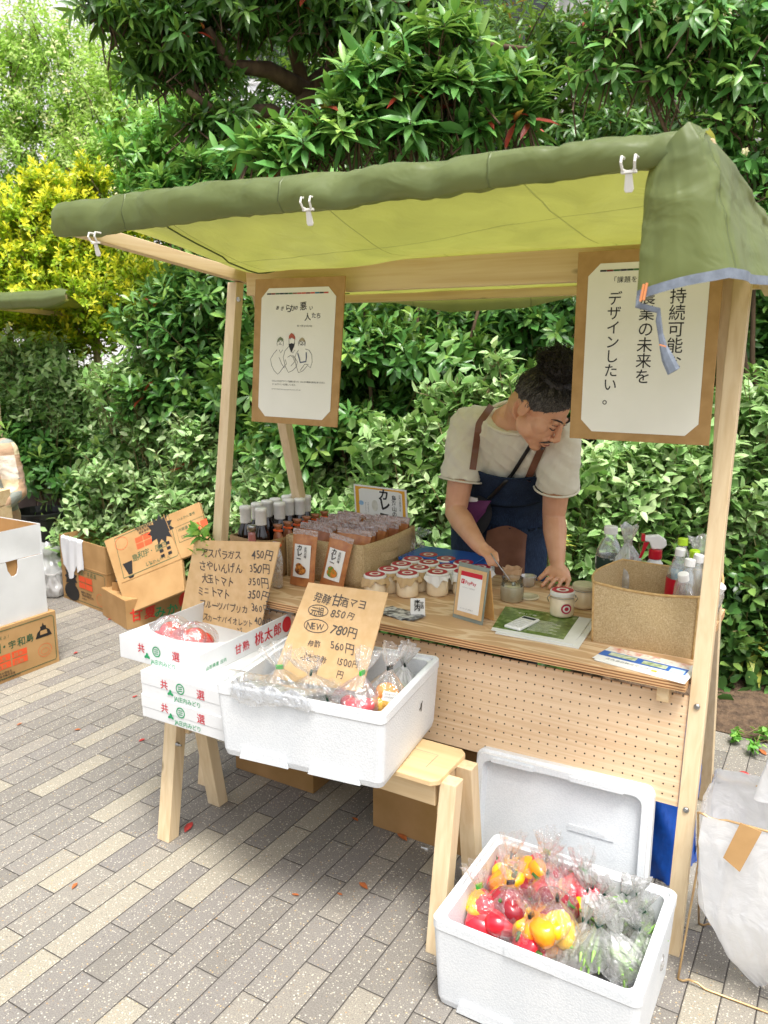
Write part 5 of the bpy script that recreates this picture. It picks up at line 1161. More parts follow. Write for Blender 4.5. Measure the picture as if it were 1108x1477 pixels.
crumple('thin white carrier bag hanging behind the bottles at the right', 'carrier_bag', (-.56, 2.44, CZ), .05, .27, film('thin carrier film', (.9, .97, .95), .45, 25, .9, .75), 5)
crumple('thin pale carrier bag showing between the two right uprights', 'carrier_bag', (-.36, 2.46, CZ), .07, .25, bpy.data.materials['thin carrier film'], 8)
crumple('crumpled clear bag behind the right corner of the jute box', 'clear_bag', (-1.385, 2.545 + .03, CZ), .05, .13, M['film'], 6, neck=.6)

# ------------------------------------------------------------------ bench with boxes in front of the stall
t = thing('trestle_bench', 'low pine trestle bench carrying the tomato cartons and a polystyrene box', 'bench', (-1.27, 1.71, 0))
BZ = .45
mb = MB(); mb.prism([(-1.70, 1.615), (-.815, 1.615), (-.797, 1.633), (-.797, 1.785), (-.815, 1.803), (-1.70, 1.803)], (0, 0, BZ - .016), (1, 0, 0), (0, 1, 0), (0, 0, 1), .016); top = wobj('bench_top', mb, M['bench'], t, bev=.003)
mb = MB(); o = Vector((-.93, 1.65, BZ + .0006)); mb.line([(0, .09), (.075, .09), (.075, .02)], .0012, o, (1, 0, 0), (0, 1, 0))
for k in range(3): write(mb, '○△□', o + Vector((-.002, .018 * k, 0)), (1, 0, 0), (0, 1, 0), .007)
wobj('pencil_mark', mb, M['grey'], t)
mb = MB(); mb.box(-1.69, -.815, 1.645, 1.663, BZ - .085, BZ - .017); mb.box(-1.69, -.815, 1.757, 1.775, BZ - .085, BZ - .017); wobj('apron_boards', mb, M['pine_x'], t, bev=.002)
for s0, s1, bsz in ((-1.745, -1.695, 1), (-.802, -.757, 1)):
    for sg in (-1, 1):
        mb = MB(); a0 = 1.71 + sg * .045; b0 = 1.71 + sg * .115; hw = .022; zt = BZ - .018 if s0 < -1 else BZ - .012
        mb.hexa([(s0, b0 - hw, 0), (s1, b0 - hw, 0), (s1, b0 + hw, 0), (s0, b0 + hw, 0), (s0, a0 - hw, zt), (s1, a0 - hw, zt), (s1, a0 + hw, zt), (s0, a0 + hw, zt)])
        wobj('leg', mb, M['pine_z'], t, bev=.002)
for s0 in (-1.694, -.82):
    mb = MB(); mb.box(s0, s0 + .017, 1.664, 1.756, BZ - .12, BZ - .017); wobj('end_board', mb, M['pine_y'], t, bev=.002)
for s, d, z in ((-1.694, 1.628, .31), (-.824, 1.628, .25)):
    mb = MB(); mb.lathe([(.006, 0), (.006, .008), (.003, .010), (.003, .020)], 10, (s, d, z), M=Matrix.Rotation(R(90 if s < -1 else -90), 4, 'Y')); wobj('bolt', mb, M['steel'], t)

def tray(label, loc, w, l, h, open_top):
    t = thing('tomato_carton', label, 'carton', loc, 0, 'white tomato cartons on the bench')
    mb = MB(); th = .004
    if open_top:
        mb.box(-w / 2, w / 2, 0, th, 0, h); mb.box(-w / 2, w / 2, l - th, l, 0, h); mb.box(-w / 2, -w / 2 + th, th, l - th, 0, h); mb.box(w / 2 - th, w / 2, th, l - th, 0, h); mb.box(-w / 2 + th, w / 2 - th, th, l - th, 0, th)
        # folded ledges at the two short ends with a curved inner edge
        for y0, dr in ((th, 1),):
            pts = [(-w / 2 + th, 0)] + [(-w / 2 + th + (w - 2 * th) * k / 14, dr * (.055 + .055 * abs(k / 7 - 1) ** 2.5)) for k in range(15)] + [(w / 2 - th, 0)]
            mb.prism(pts if dr > 0 else pts[::-1], (0, y0, h - .0042), (1, 0, 0), (0, 1, 0), (0, 0, 1), .004)
        
    else:
        mb.box(-w / 2, w / 2, 0, l, 0, h)
        mb.box(-w / 2 - .001, w / 2 + .001, -.001, .0, h * .45, h)
    obj('carton', mb, M['wcard'], t, bev=.0012)
    X, Z = (1, 0, 0), (0, 0, 1); y = -.0018
    mr = MB(); mg = MB()
    write(mr, '共', (-w * .26, y, h * .50), X, Z, .030, bold=.010); write(mr, '選', (w * .17, y, h * .50), X, Z, .031, bold=.006)
    cx, cz = -w * .02, h * .66; mg.line(circ(cx, cz, .0145, .0145, 24), .0035, (0, y, 0), X, Z)
    for k in (-1, 0, 1): mg.line([(cx - .008, cz + k * .0062 - .001), (cx + .008, cz + k * .0062 + .001)], .0026, (0, y - .0001, 0), X, Z)
    lx, lz = -w * .14, h * .40
    for a, rl in ((0, .016), (55, .014), (-55, .014)):
        q = [(lx + math.sin(R(a)) * rl * .45 + .0045 * math.cos(b) * math.cos(R(a)) + rl * .5 * math.sin(b) * math.sin(R(-a)), lz + rl * .5 * math.sin(b) * math.cos(R(a)) + .004 * math.cos(b) * math.sin(R(a)) - abs(a) * .00008) for b in [k * PI / 7 for k in range(14)]]
        mg.poly(q, (0, y - .0002 * (1 + abs(a) / 55 + (a > 0)), 0), X, Z)
    write(mg, 'JA庄内みどり', (-w * .10, y, h * .10), X, Z, .0175, gap=-.02, bold=.006)
    # long side
    o = Vector((w / 2 + .0012, 0, 0)); X2 = (0, 1, 0)
    write(mg, '山形県産 庄内', o + Vector((0, l * .05, h * .22)), X2, Z, .013, bold=.01)
    write(mr, '甘熟', o + Vector((0, l * .33, h * .30)), X2, Z, .033, bold=.008); write(mr, '桃太郎', o + Vector((0, l * .54, h * .28)), X2, Z, .043, bold=.014)
    mr.poly(circ(l * .905, h * .55, .023, .026), o, X2, Z)
    obj('red_lettering', mr, M['red'], t); obj('green_lettering', mg, M['green'], t); return t
tray('lowest white tomato carton of the stack, resting on the bench top', (-1.543, 1.512, BZ + .0006), .32, .44, .0695, False)
tray('middle white tomato carton, half covered by the shifted top one', (-1.543, 1.515, BZ + .0706), .32, .44, .0695, False)
tray('open topmost white tomato carton, shifted left, with bagged tomatoes inside', (-1.673, 1.557, BZ + .1406), .322, .44, .070, True)
M['tomato'] = mat('tomato skin', '#c81e1e', '#dc3524', .18, 9, coat=.6)
M['calyx'] = mat('calyx green', '#3f6a2a', rough=.6)
def tomato_mb(mb, c, r, mi=0): mb.ell(c, (r, r, r * .84), 18, 12, mi=mi)
for i, (dx, dy, lab) in enumerate(((-.055, .105, 'left bag of large red tomatoes in the top carton'), (.045, .10, 'right bag of large red tomatoes in the top carton'))):
    t = thing('tomato_bag', lab, 'bag', (-1.673 + dx, 1.557 + dy, BZ + .146))
    for k, (x, y, z) in enumerate(((-.028, -.02, .034), (.03, -.025, .034), (0, .035, .036), (.002, .0, .062))):
        mb = MB(); tomato_mb(mb, (x, y, z), .036); obj('tomato', mb, M['tomato'], t, smooth=True)
    mb = MB(); ph = i * 2.1
    mb.grid(lambda u, v: Vector((.072 * math.sin(PI * (.12 + .88 * v)) ** .6 * (1 + .05 * math.sin(6 * u * 2 * PI + ph)) * math.cos(u * 2 * PI), .072 * math.sin(PI * (.12 + .88 * v)) ** .6 * (1 + .05 * math.sin(5 * u * 2 * PI + ph)) * math.sin(u * 2 * PI), .002 + .108 * v + .004 * math.sin(u * 40 + ph))), 40, 14); obj('film', mb, M['film'], t, smooth=True)

# hand written price cards
def card(name, label, TL, TR, BL, BR, lines, th=.004, extra=None):
    t = thing(name, label, 'price card', BL); X = (TR - TL).normalized(); w = (TR - TL).length; Y = ((TL + TR) - (BL + BR)).normalized(); NN = X.cross(Y).normalized()
    if NN.y > 0: NN = -NN
    Y = (Y - X * Y.dot(X)).normalized(); h = ((TL + TR) - (BL + BR)).length / 2
    mb = MB(); a, b, c, d = TL, TR, BR, BL
    mb.hexa([d, c, c - NN * th, d - NN * th, a, b, b - NN * th, a - NN * th]); wobj('card', mb, M['signcard'], t)
    mb = MB()
    for k, L in enumerate(lines):
        for (x, y, s, txt, nar) in L: write(mb, txt, TL + NN * .0012 + X * (w * x) - Y * (h * y), X - Y * .035, Y, s * w, jit=.2, gap=-.03, agap=.12, bold=.007, seed=k * 7 + int(x * 10) + 3, narrow=nar)
    if extra: extra(mb, TL + NN * .0012, X, Y, w, h)
    wobj('lettering', mb, M['marker'], t); return t
def onplane(x, y, P, n_): r = ray(x, y); C = Vector((0, 0, CAM_H)); return C + r * ((P - C).dot(n_) / r.dot(n_))
def planar(tl, tr, bl, br, d_top, d_bot, kx, yaw=0):
    TL = ond(tl[0], tl[1], d_top); BL = ond(bl[0], bl[1], d_bot); n_ = Vector((math.cos(yaw), math.sin(yaw), 0)).cross(TL - BL).normalized()
    TR = onplane(tr[0], tr[1], TL, n_); BR = onplane(br[0], br[1], TL, n_); return TL, TR, BL + (BL - TL) * kx, BR + (BR - TR) * kx
TL, TR, BL2, BR2 = planar((281, 779), (404, 782), (255, 915), (373, 918), 1.962, 1.898, -.02, R(-2))
card('price_card', 'kraft price card with seven handwritten vegetable prices, standing in the open tomato carton', TL, TR, BL2, BR2,
     [[(.08, .165, .092, 'アスパラガス', .93), (.69, .165, .095, '450円', .9)], [(.06, .305, .092, 'さやいんげん', .98), (.67, .305, .095, '350円', .9)], [(.09, .445, .095, '大玉トマト', .86), (.66, .445, .095, '350円', .9)], [(.05, .57, .092, 'ミニトマト', .88), (.655, .57, .098, '350円', .95)],
      [(.08, .705, .08, 'フルーツパプリカ', .93), (.695, .705, .09, '360円', .9)], [(.06, .835, .072, 'トスカーナバイオレット', .86), (.73, .835, .085, '400円', .86)], [(.40, .96, .07, 'トージュ', .9)]])
TL, TR, BL2, BR2 = planar((445, 840), (560, 855), (397, 965), (525, 985), 1.80, 1.66, .10, R(5))
def rings(mb, o, X, Y, w, h):
    mb.line(circ(.215 * w, -.275 * h, .125 * w, .058 * h, 26), .0022, o, X, Y); mb.line(circ(.235 * w, -.43 * h, .15 * w, .066 * h, 26), .0022, o, X, Y)
card('price_card', 'kraft price card listing amazake mayo with circled words in the raised polystyrene box', TL, TR, BL2, BR2,
     [[(.12, .175, .125, '発酵甘酒マヨ', .92)], [(.12, .31, .095, '元祖', .9), (.38, .315, .125, '850円', .95)], [(.12, .465, .10, 'NEW', .9), (.43, .47, .125, '780円', .95)], [(.19, .635, .09, '柿酢', .9), (.47, .63, .11, '560円', .95)], [(.14, .765, .09, 'ぶどう酢', .95), (.60, .765, .10, '1500円', .9)], [(.32, .885, .085, '酒', .9), (.62, .885, .085, '円', .9)]], extra=rings)

# polystyrene boxes
def foam_box(label, loc, rz, w, l, h, th=.024):
    t = thing('polystyrene_box', label, 'foam box', loc, rz)
    mb = MB()
    def ring(e, z, rc=.018, n=5):
        q = []
        for cx, cy, a0 in ((w / 2 - e, l / 2 - e, 0), (-w / 2 + e, l / 2 - e, 90), (-w / 2 + e, -l / 2 + e, 180), (w / 2 - e, -l / 2 + e, 270)):
            sx, sy = (1 if cx > 0 else -1), (1 if cy > 0 else -1)
            for k in range(n + 1):
                a = R(a0 + 90 * k / n); q.append(Vector((cx - sx * rc + rc * math.cos(a), cy - sy * rc + rc * math.sin(a), z)))
        return q
    Rg = [ring(.022, 0), ring(.014, .004), ring(.010, .020), ring(.002, h - .03), ring(0, h - .026), ring(0, h - .004), ring(.003, h), ring(th * .52, h), ring(th * .55, h - .009), ring(th, h - .010), ring(th + .004, .032), ring(th + .012, .026)]
    n = len(Rg[0]); vs = [p for r in Rg for p in r]
    mb.add(vs, [(i * n + j, i * n + (j + 1) % n, (i + 1) * n + (j + 1) % n, (i + 1) * n + j) for i in range(len(Rg) - 1) for j in range(n)] + [tuple(range(n - 1, -1, -1)), tuple((len(Rg) - 1) * n + j for j in range(n))])
    for x0 in (-w * .36, w * .06):       # raised feet strips low on the front and back
        for sy in (-1, 1):
            yy = sy * (l / 2 - .009); mb.prism([(x0, .006), (x0 + w * .30, .006), (x0 + w * .285, .034), (x0 + w * .015, .034)], (0, yy, 0), (1, 0, 0), (0, 0, 1), (0, sy, 0), .0055)
    mb.box(-.055, .055, -l / 2 - .0035, -l / 2 + .006, h - .022, h + .0015)
    o = obj('box', mb, M['foam'], t); return t, o
FB1 = (-1.143, 1.672, BZ + .0008); RZ1 = R(7.2)
t, o = foam_box('polystyrene box perched across the bench, with a price card and bagged produce in it', FB1, RZ1, .478, .402, .205)
mb = MB(); mb.poly(circ(0, 0, .006, .010, 12), (.2345, .06, .115), (0, 1, 0), (0, 0, 1)); write(mb, 'イ', (.2348, .045, .10), (0, 1, .2), (0, 0, 1), .028, bold=.05); obj('printed_mark', mb, M['ink'], t)
FB2 = (-.482, 1.622, 0)
t, o = foam_box('polystyrene box on the paving filled with bagged peppers and green beans', FB2, 0, .470, .378, .232)
# lid leaning against the pegboard
t = thing('polystyrene_cover', 'polystyrene lid leaning on the pegboard behind the box of peppers, inside face showing', 'foam lid', (-.57, 1.846, .0))
mb = MB(); W_, H_ = .484, .402; Mx = Matrix.Rotation(R(-9), 4, 'X') @ Matrix.Rotation(R(-1.5), 4, 'Y'); up = Mx @ Vector((0, 0, 1)); X = Mx @ Vector((1, 0, 0)); NN = Mx @ Vector((0, 1, 0))
def rr_(w, h, r, n=6, cy=0):
    q = []
    for cx, cyy, a0 in ((w / 2 - r, h / 2 - r, 0), (-w / 2 + r, h / 2 - r, 90), (-w / 2 + r, -h / 2 + r, 180), (w / 2 - r, -h / 2 + r, 270)):
        for k in range(n + 1): a = R(a0 + 90 * k / n); q.append((cx + r * math.cos(a), cyy + r * math.sin(a) + cy))
    return q
C0 = Vector((0, .0, .012)) + up * (H_ / 2)
lv = [(0, rr_(W_ - .02, H_ - .02, .02), .048), (1, rr_(W_, H_, .025), .042), (2, rr_(W_, H_, .025), .016), (3, rr_(W_ - .014, H_ - .014, .024), .012), (4, rr_(W_ - .016, H_ - .016, .024), .0), (5, rr_(W_ - .050, H_ - .050, .024), .0), (6, rr_(W_ - .062, H_ - .062, .02), .022)]
vs = []; n = len(lv[0][1])
for _, pts, y in lv: vs += [C0 + X * p[0] + up * p[1] + NN * y for p in pts]
mb.add(vs, [(i * n + j, (i + 1) * n + j, (i + 1) * n + (j + 1) % n, i * n + (j + 1) % n) for i in range(len(lv) - 1) for j in range(n)] + [tuple(range(n)), tuple((len(lv) - 1) * n + j for j in range(n - 1, -1, -1))])
for x0, x1 in ((-.19, -.07), (.03, .17)): mb.prism([(x0, 0), (x1, 0), (x1, .012), (x0, .012)], C0 + up * (H_ / 2 - .026), X, up, -NN, .006)
for (x, y) in ((-.14, .08), (-.05, .07), (.02, .02), (.14, .00), (-.1, -.05)): mb.line(circ(x, y, .018, .018, 20, 200, 340), .002, C0 + NN * .0212, X, up)
mb.prism([(.03, .035), (.15, .035), (.15, .052), (.03, .052)], C0 + NN * .0215, X, up, -NN, .003)
obj('lid', mb, M['foam'], t, smooth=False)
mb = MB(); write(mb, 'STYRO FOAM', C0 + NN * .0172 + X * .038 + up * .0385, X, up, .014, gap=.08); obj('embossed_lettering', mb, mat('foam shade', '#d5d6d6', rough=.6), t)

# bagged produce
PEP = [mat('pepper ' + n_, a, b, .24, 14, coat=.35) for n_, a, b in (('red', '#e01c30', '#f03c48'), ('yellow', '#ffc010', '#ffd030'), ('orange', '#ff9a18', '#ffa82c'), ('dark red', '#8c1826', '#a82432'), ('coral', '#f05054', '#f86a68'))]
M['bean'] = mat('green bean', '#7fb055', '#9cc26c', .4, 30); M['tied'] = mat('dark green tape', '#123f30', rough=.35); M['tiel'] = mat('lime tape', '#37b83a', rough=.35); M['tieb'] = mat('black tape', '#14231f', rough=.35)
def pepper_mb(c, r, Mx, seed, long=1.4):
    mb = MB(); rg = random.Random(seed); ph = rg.random() * 6; nu, nv = 20, 12; vs = []
    for i in range(nv + 1):
        th = PI * i / nv
        for j in range(nu):
            a = 2 * PI * j / nu; lob = 1 + .10 * math.cos(3 * a + ph) * math.sin(th) + .05 * math.cos(7 * a)
            rr = math.sin(th) ** .75 * lob * r; z = -math.cos(th) * r * long + (.25 * r * math.exp(-(th - PI) ** 2 * 8) * -1)
            vs.append(Mx @ Vector((rr * math.cos(a), rr * math.sin(a), z)) + Vector(c))
    mb.add(vs, [(i * nu + j, i * nu + (j + 1) % nu, (i + 1) * nu + (j + 1) % nu, (i + 1) * nu + j) for i in range(nv) for j in range(nu)])
    c = Vector(c); mb.tube([c + Mx @ Vector((0, 0, r * long * .72)), c + Mx @ Vector((.002, 0, r * long * 1.0)), c + Mx @ Vector((.006, 0, r * long * 1.25))], [.011, .004, .0035], 8, mi=1); return mb
def rot3(rg): return Euler((rg.uniform(0, 6), rg.uniform(0, 6), rg.uniform(0, 6))).to_matrix()
def bag_film(r, rz_, h, seed, lean=(0, 0), neck=.16, fl=.42):
    rg = random.Random(seed); ph = [rg.random() * 6 for _ in range(9)]; mb = MB()
    xs = [0, .05, .15, .32, .48, .58, .66, .70, .76, .88, 1]; ys = [.25, .75, 1.0, 1.04, .80, .45, neck, neck * .7, neck * 1.4, fl, fl * 1.2]
    def f(u, v):
        a = u * 2 * PI; q = float(np.interp(v, xs, ys))
        pl = 1 + (.05 * math.sin(a * 3 + ph[0] + 3 * v) + .05 * math.sin(a * 7 + ph[1] - 5 * v) + .05 * math.sin(a * 12 + ph[2] + 7 * v)) + (.22 * math.sin(a * 9 + ph[3]) if v > .72 else 0) + (.10 * math.sin(a * 10 + ph[5]) if .4 < v < .68 else 0)
        x = r * q * pl * math.cos(a); y = r * q * pl * rz_ * math.sin(a); k = max(0, v - .35)
        return Vector((x + lean[0] * k, y + lean[1] * k, h * v * (1 - .12 * max(0, v - .7) * (1 + math.sin(a * 2 + ph[4])))))
    mb.grid(f, 57, 30); c = Vector((lean[0] * .35, lean[1] * .35, h * .70)); return mb, c
def produce_bag(name, label, loc, r, h, items, tie, seed, grp, lean=(0, 0), film_m='film', rot=None):
    t = thing(name, label, 'bag', loc, 0, grp, rot); rg = random.Random(seed)
    for k, (kind, m, c, rr) in enumerate(items):
        if kind == 'pepper': mb = pepper_mb(c, rr, rot3(rg), seed * 31 + k); obj('pepper', mb, [m, M['calyx']], t, smooth=True)
        elif kind == 'tomato': mb = MB(); tomato_mb(mb, c, rr); obj('tomato', mb, m, t, smooth=True)
        elif kind == 'bean':
            mb = MB(); a = Vector(c); e = Vector(rr); mid = (a + e) / 2 + Vector((rg.uniform(-.006, .006), rg.uniform(-.006, .006), rg.uniform(0, .008))); mb.tube([a, a.lerp(mid, .5), mid, mid.lerp(e, .5), e], [.0015, .0042, .0048, .0042, .0012], 7); obj('bean', mb, m, t, smooth=True)
    mb, c = bag_film(r, .85, h, seed, lean); obj('film', mb, M['beanfilm' if name == 'bean_bag' else film_m], t, smooth=True)
    mb = MB(); Mx = Matrix.Translation(c) @ Matrix.Rotation(rg.uniform(0, 3), 4, 'Z') @ Matrix.Rotation(rg.uniform(-.4, .4), 4, 'X'); w_ = .0085 if name == 'bean_bag' else .010; mb.box(-w_, w_, -.003, .003, -.006, .006, M=Mx); obj('tie', mb, tie, t, bev=.001)
    return t
PB = [((745, 1262), .13, [0, 1, 4, 0], 'tieb', 'pepper bag with red, yellow and coral peppers in the far left corner of the box'),
      ((738, 1305), .125, [1, 2, 1], 'tieb', 'pepper bag of big yellow and orange peppers left of the middle'),
      ((778, 1312), .115, [2, 2, 3], 'tieb', 'pepper bag of orange peppers with a dark one beside the yellow bag'),
      ((700, 1335), .115, [0, 1, 0], 'tiel', 'pepper bag with red and yellow peppers against the left wall, lime tape'),
      ((735, 1345), .12, [3, 3, 0], 'tieb', 'pepper bag of dark red peppers near the front left'),
      ((800, 1278), .125, [3, 0, 3], 'tiel', 'pepper bag of dark red peppers at the middle of the back, lime tape'),
      ((828, 1290), .135, [1, 1, 0], 'tieb', 'pepper bag with tall yellow peppers right of the middle'),
      ((842, 1318), .12, [0, 4, 1], 'tiel', 'pepper bag of coral red peppers next to the beans'),
      ((795, 1345), .12, [3, 0, 3], 'tieb', 'pepper bag of round dark red peppers in the front middle'),
      ((768, 1368), .115, [2, 1, 0], 'tieb', 'pepper bag of orange peppers at the front wall'),
      ((800, 1376), .115, [1, 2], 'tieb', 'pepper bag with one big yellow pepper at the front wall')]
for k, (px, z, cols, tie, lab) in enumerate(PB):
    p = onz(px[0], px[1], z); p.z = .080 + .022 * (k % 3); p.x = min(max(p.x, -.665), -.40); p.y = min(max(p.y, 1.50), 1.745); rg = random.Random(k * 5 + 2)
    it = []
    for j, ci in enumerate(cols):
        a = j * 2 * PI / len(cols) + rg.random(); it.append(('pepper', PEP[ci], (.027 * math.cos(a), .027 * math.sin(a), .045 + .024 * (j % 2) + .012), .033 + rg.uniform(-.002, .004)))
    it.append(('pepper', PEP[cols[0]], (.004, -.004, .092), .029)); it.append(('pepper', PEP[cols[-1]], (-.030, .022, .078), .026))
    produce_bag('pepper_bag', lab, p, .060, .200 + rg.uniform(-.015, .02), it, M[tie], k + 11, 'pepper bags in the floor box', lean=(rg.uniform(-.05, .05), rg.uniform(-.03, .04)))
BB = [((870, 1275), .15), ((905, 1285), .15), ((940, 1300), .15), ((858, 1310), .14), ((890, 1315), .14), ((925, 1325), .14), ((945, 1335), .14), ((850, 1345), .13), ((882, 1350), .13), ((912, 1358), .13), ((830, 1385), .12), ((862, 1385), .12), ((895, 1392), .12), ((925, 1375), .13), ((935, 1352), .14), ((905, 1405), .12)]
for k, (px, z) in enumerate(BB):
    p = onz(px[0], px[1], z); p.z = .076 + .028 * (k % 2); p.x = min(max(p.x, -.50), -.295); p.y = min(max(p.y, 1.495), 1.75); rg = random.Random(k * 3 + 1); it = []; a0 = rg.uniform(0, 3)
    for j in range(13):
        x = rg.uniform(-.022, .022); y = rg.uniform(-.018, .018); zz = rg.uniform(.02, .075); dx = .042 * math.cos(a0); dy = .042 * math.sin(a0)
        it.append(('bean', M['bean'], (x - dx, y - dy, zz + rg.uniform(-.012, .012)), (x + dx, y + dy, zz + rg.uniform(-.0, .03))))
    produce_bag('bean_bag', 'small clear bag of green beans in the right half of the floor box', p, .043, .165 + rg.uniform(-.02, .02), it, M['tied'] if k % 3 else M['tieb'], k + 51, 'green bean bags in the floor box', lean=(rg.uniform(-.09, .09), rg.uniform(-.09, .07)), rot=(rg.uniform(-.25, .25), rg.uniform(-.25, .25), 0))
# produce in the raised box
def fb1(x, y, z): return Vector(FB1) + Matrix.Rotation(RZ1, 3, 'Z') @ Vector((x, y, z))
it = [('tomato', PEP[0], (-.022, -.012, .032), .025), ('tomato', PEP[0], (.022, -.018, .032), .025), ('tomato', PEP[0], (0, .024, .034), .025), ('tomato', PEP[0], (.002, -.010, .062), .025), ('tomato', PEP[3], (-.03, .02, .055), .022), ('tomato', PEP[0], (.028, .012, .062), .023)]
produce_bag('tomato_bag', 'bag of small red tomatoes with lime tape at the front right of the raised box', fb1(.115, -.105, .105), .062, .20, it, M['tiel'], 81, None, (.02, .08))
it = [('pepper', PEP[1], (-.012, 0, .04), .028), ('pepper', PEP[1], (.025, .01, .05), .027), ('pepper', PEP[2], (0, .02, .075), .026)]
produce_bag('pepper_bag', 'bag of yellow peppers with black tape and white label in the raised box', fb1(.155, -.01, .085), .06, .21, it, M['tieb'], 82, None, (.02, .06))
mb = MB(); p = fb1(.195, -.04, .185); t = bpy.data.objects[[o.name for o in COL.objects if o.name.startswith('pepper_bag') and o.parent is None][-1]]
mb.prism([(-.018, -.013), (.018, -.013), (.018, .013), (-.018, .013)], (.038, -.035, .095), (.9, .35, -.1), (.1, .2, .95), (.3, -.9, .1), .0006); lb = obj('label', mb, M['paper'], t)
mb = MB(); [write(mb, s_, Vector((.038, -.035, .095)) + Vector((.9, .35, -.1)) * -.014 + Vector((.1, .2, .95)) * (.004 - .008 * k) + Vector((.3, -.9, .1)) * .0012, (.9, .35, -.1), (.1, .2, .95), .005) for k, s_ in enumerate(('庄内産パプリカ', '山形県酒田市'))]; obj('lettering', mb, M['grey'], lb)
produce_bag('bean_bag', 'bag of beans with black tape in the far right corner of the raised box', fb1(.15, .11, .06), .055, .2, [('bean', M['bean'], (-.03, .005 * j, .03 + .006 * j), (.03, .004 * j, .035 + .006 * j)) for j in range(7)], M['tieb'], 83, None, (.03, .03))
produce_bag('empty_bag', 'crumpled clear bag with dark tape leaning on the amazake price card', fb1(-.01, -.06, .08), .08, .20, [], M['tied'], 84, None, (-.03, -.05))
produce_bag('empty_bag', 'puffed clear bag at the left of the amazake price card', fb1(-.12, -.05, .06), .085, .21, [], M['tiel'], 85, None, (-.04, .0))
produce_bag('empty_bag', 'slack clear bag at the front wall of the raised box', fb1(.03, -.12, .08), .07, .15, [], M['tied'], 86, None, (.06, -.02))
t = thing('bag_liner', 'cloudy plastic liner spilling over the front left rim of the raised box', 'liner', fb1(-.12, -.15, .2))
mb = MB()
def liner(u, v):
    x = -.19 + .23 * u; pts = [(-.02, .14), (-.10, .17), (-.165, .205), (-.188, .2145), (-.203, .2125), (-.208, .195), (-.209, .172)]
    k = v * (len(pts) - 1); i = min(int(k), len(pts) - 2); f = k - i; y = pts[i][0] + (pts[i + 1][0] - pts[i][0]) * f; z = pts[i][1] + (pts[i + 1][1] - pts[i][1]) * f
    e = abs(u - .45) * 2; z -= 0; out = -.006 * crease(u * 3 + v, 2) * (v > .3); lift = .012 * abs(math.sin(u * 11 + 3 * v)) + .018 * (u < .12)
    if v > .75: z -= .02 * math.sin(u * 6) * (v - .75) * 2
    return fb1(x + .008 * math.sin(v * 9), y + out - .001, z + lift * (.3 + .7 * (v < .7)) + .0015)
mb.grid(liner, 44, 26); wobj('film', mb, M['milkfilm'], t, smooth=True)

# cartons under the bench
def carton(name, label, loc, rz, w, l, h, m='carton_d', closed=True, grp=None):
    t = thing(name, label, 'carton', loc, rz, grp); mb = MB(); th = .005
    if closed:
        mb.box(-w / 2, w / 2, -l / 2, l / 2, 0, h - .003); mb.box(-w / 2, w / 2, -l / 2, -.0015, h - .003, h); mb.box(-w / 2, w / 2, .0015, l / 2, h - .003, h)
    else:
        mb.box(-w / 2, w / 2, -l / 2, -l / 2 + th, 0, h); mb.box(-w / 2, w / 2, l / 2 - th, l / 2, 0, h); mb.box(-w / 2, -w / 2 + th, -l / 2 + th, l / 2 - th, 0, h); mb.box(w / 2 - th, w / 2, -l / 2 + th, l / 2 - th, 0, h); mb.box(-w / 2 + th, w / 2 - th, -l / 2 + th, l / 2 - th, 0, th)
    obj('body', mb, M[m], t, bev=.002); return t
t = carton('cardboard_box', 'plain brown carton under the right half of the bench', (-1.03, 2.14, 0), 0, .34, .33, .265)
mb = MB(); mb.box(-.17, .17, -.0248, .0252, .2652, .266); mb.box(-.0248, .0252, -.1657, -.1652, .20, .265); obj('tape', mb, mat('brown tape', '#9a7240', '#8d6638', .3, 9), t)
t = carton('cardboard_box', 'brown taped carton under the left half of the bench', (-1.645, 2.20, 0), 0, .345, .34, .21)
mb = MB(); mb.box(-.025, .025, -.1712, -.1704, .08, .21); mb.box(-.025, .025, -.17, .17, .2102, .211); obj('tape', mb, bpy.data.materials['brown tape'], t)
# blue ground sheet
t = thing('blue_bag', 'shiny blue plastic bag standing behind the pegboard by the right upright', 'bag', (-.385, 2.28, 0))
mb = MB()
def bb(u, v):
    a = u * 2 * PI; rx = .10 * (1 - .12 * v); ry = .12
    cr = .010 * crease(u * 7 + v * 2, 1) + .006 * math.sin(a * 6 + v * 7)
    sq = (abs(math.cos(a)) ** 4 + abs(math.sin(a)) ** 4) ** -.25
    return Vector(((rx + cr) * sq * math.cos(a), (ry + cr) * sq * math.sin(a), .43 * v + .012 * math.sin(a * 5) * v))
mb.grid(bb, 60, 18); mb.add([bb(u / 24, .92) for u in range(24)], [tuple(range(24))])
obj('body', mb, mat('blue sheet', '#0f4aa8', '#1556b8', .28, 12, bscale=22, bstr=.4, bdist=.008), t, smooth=True)

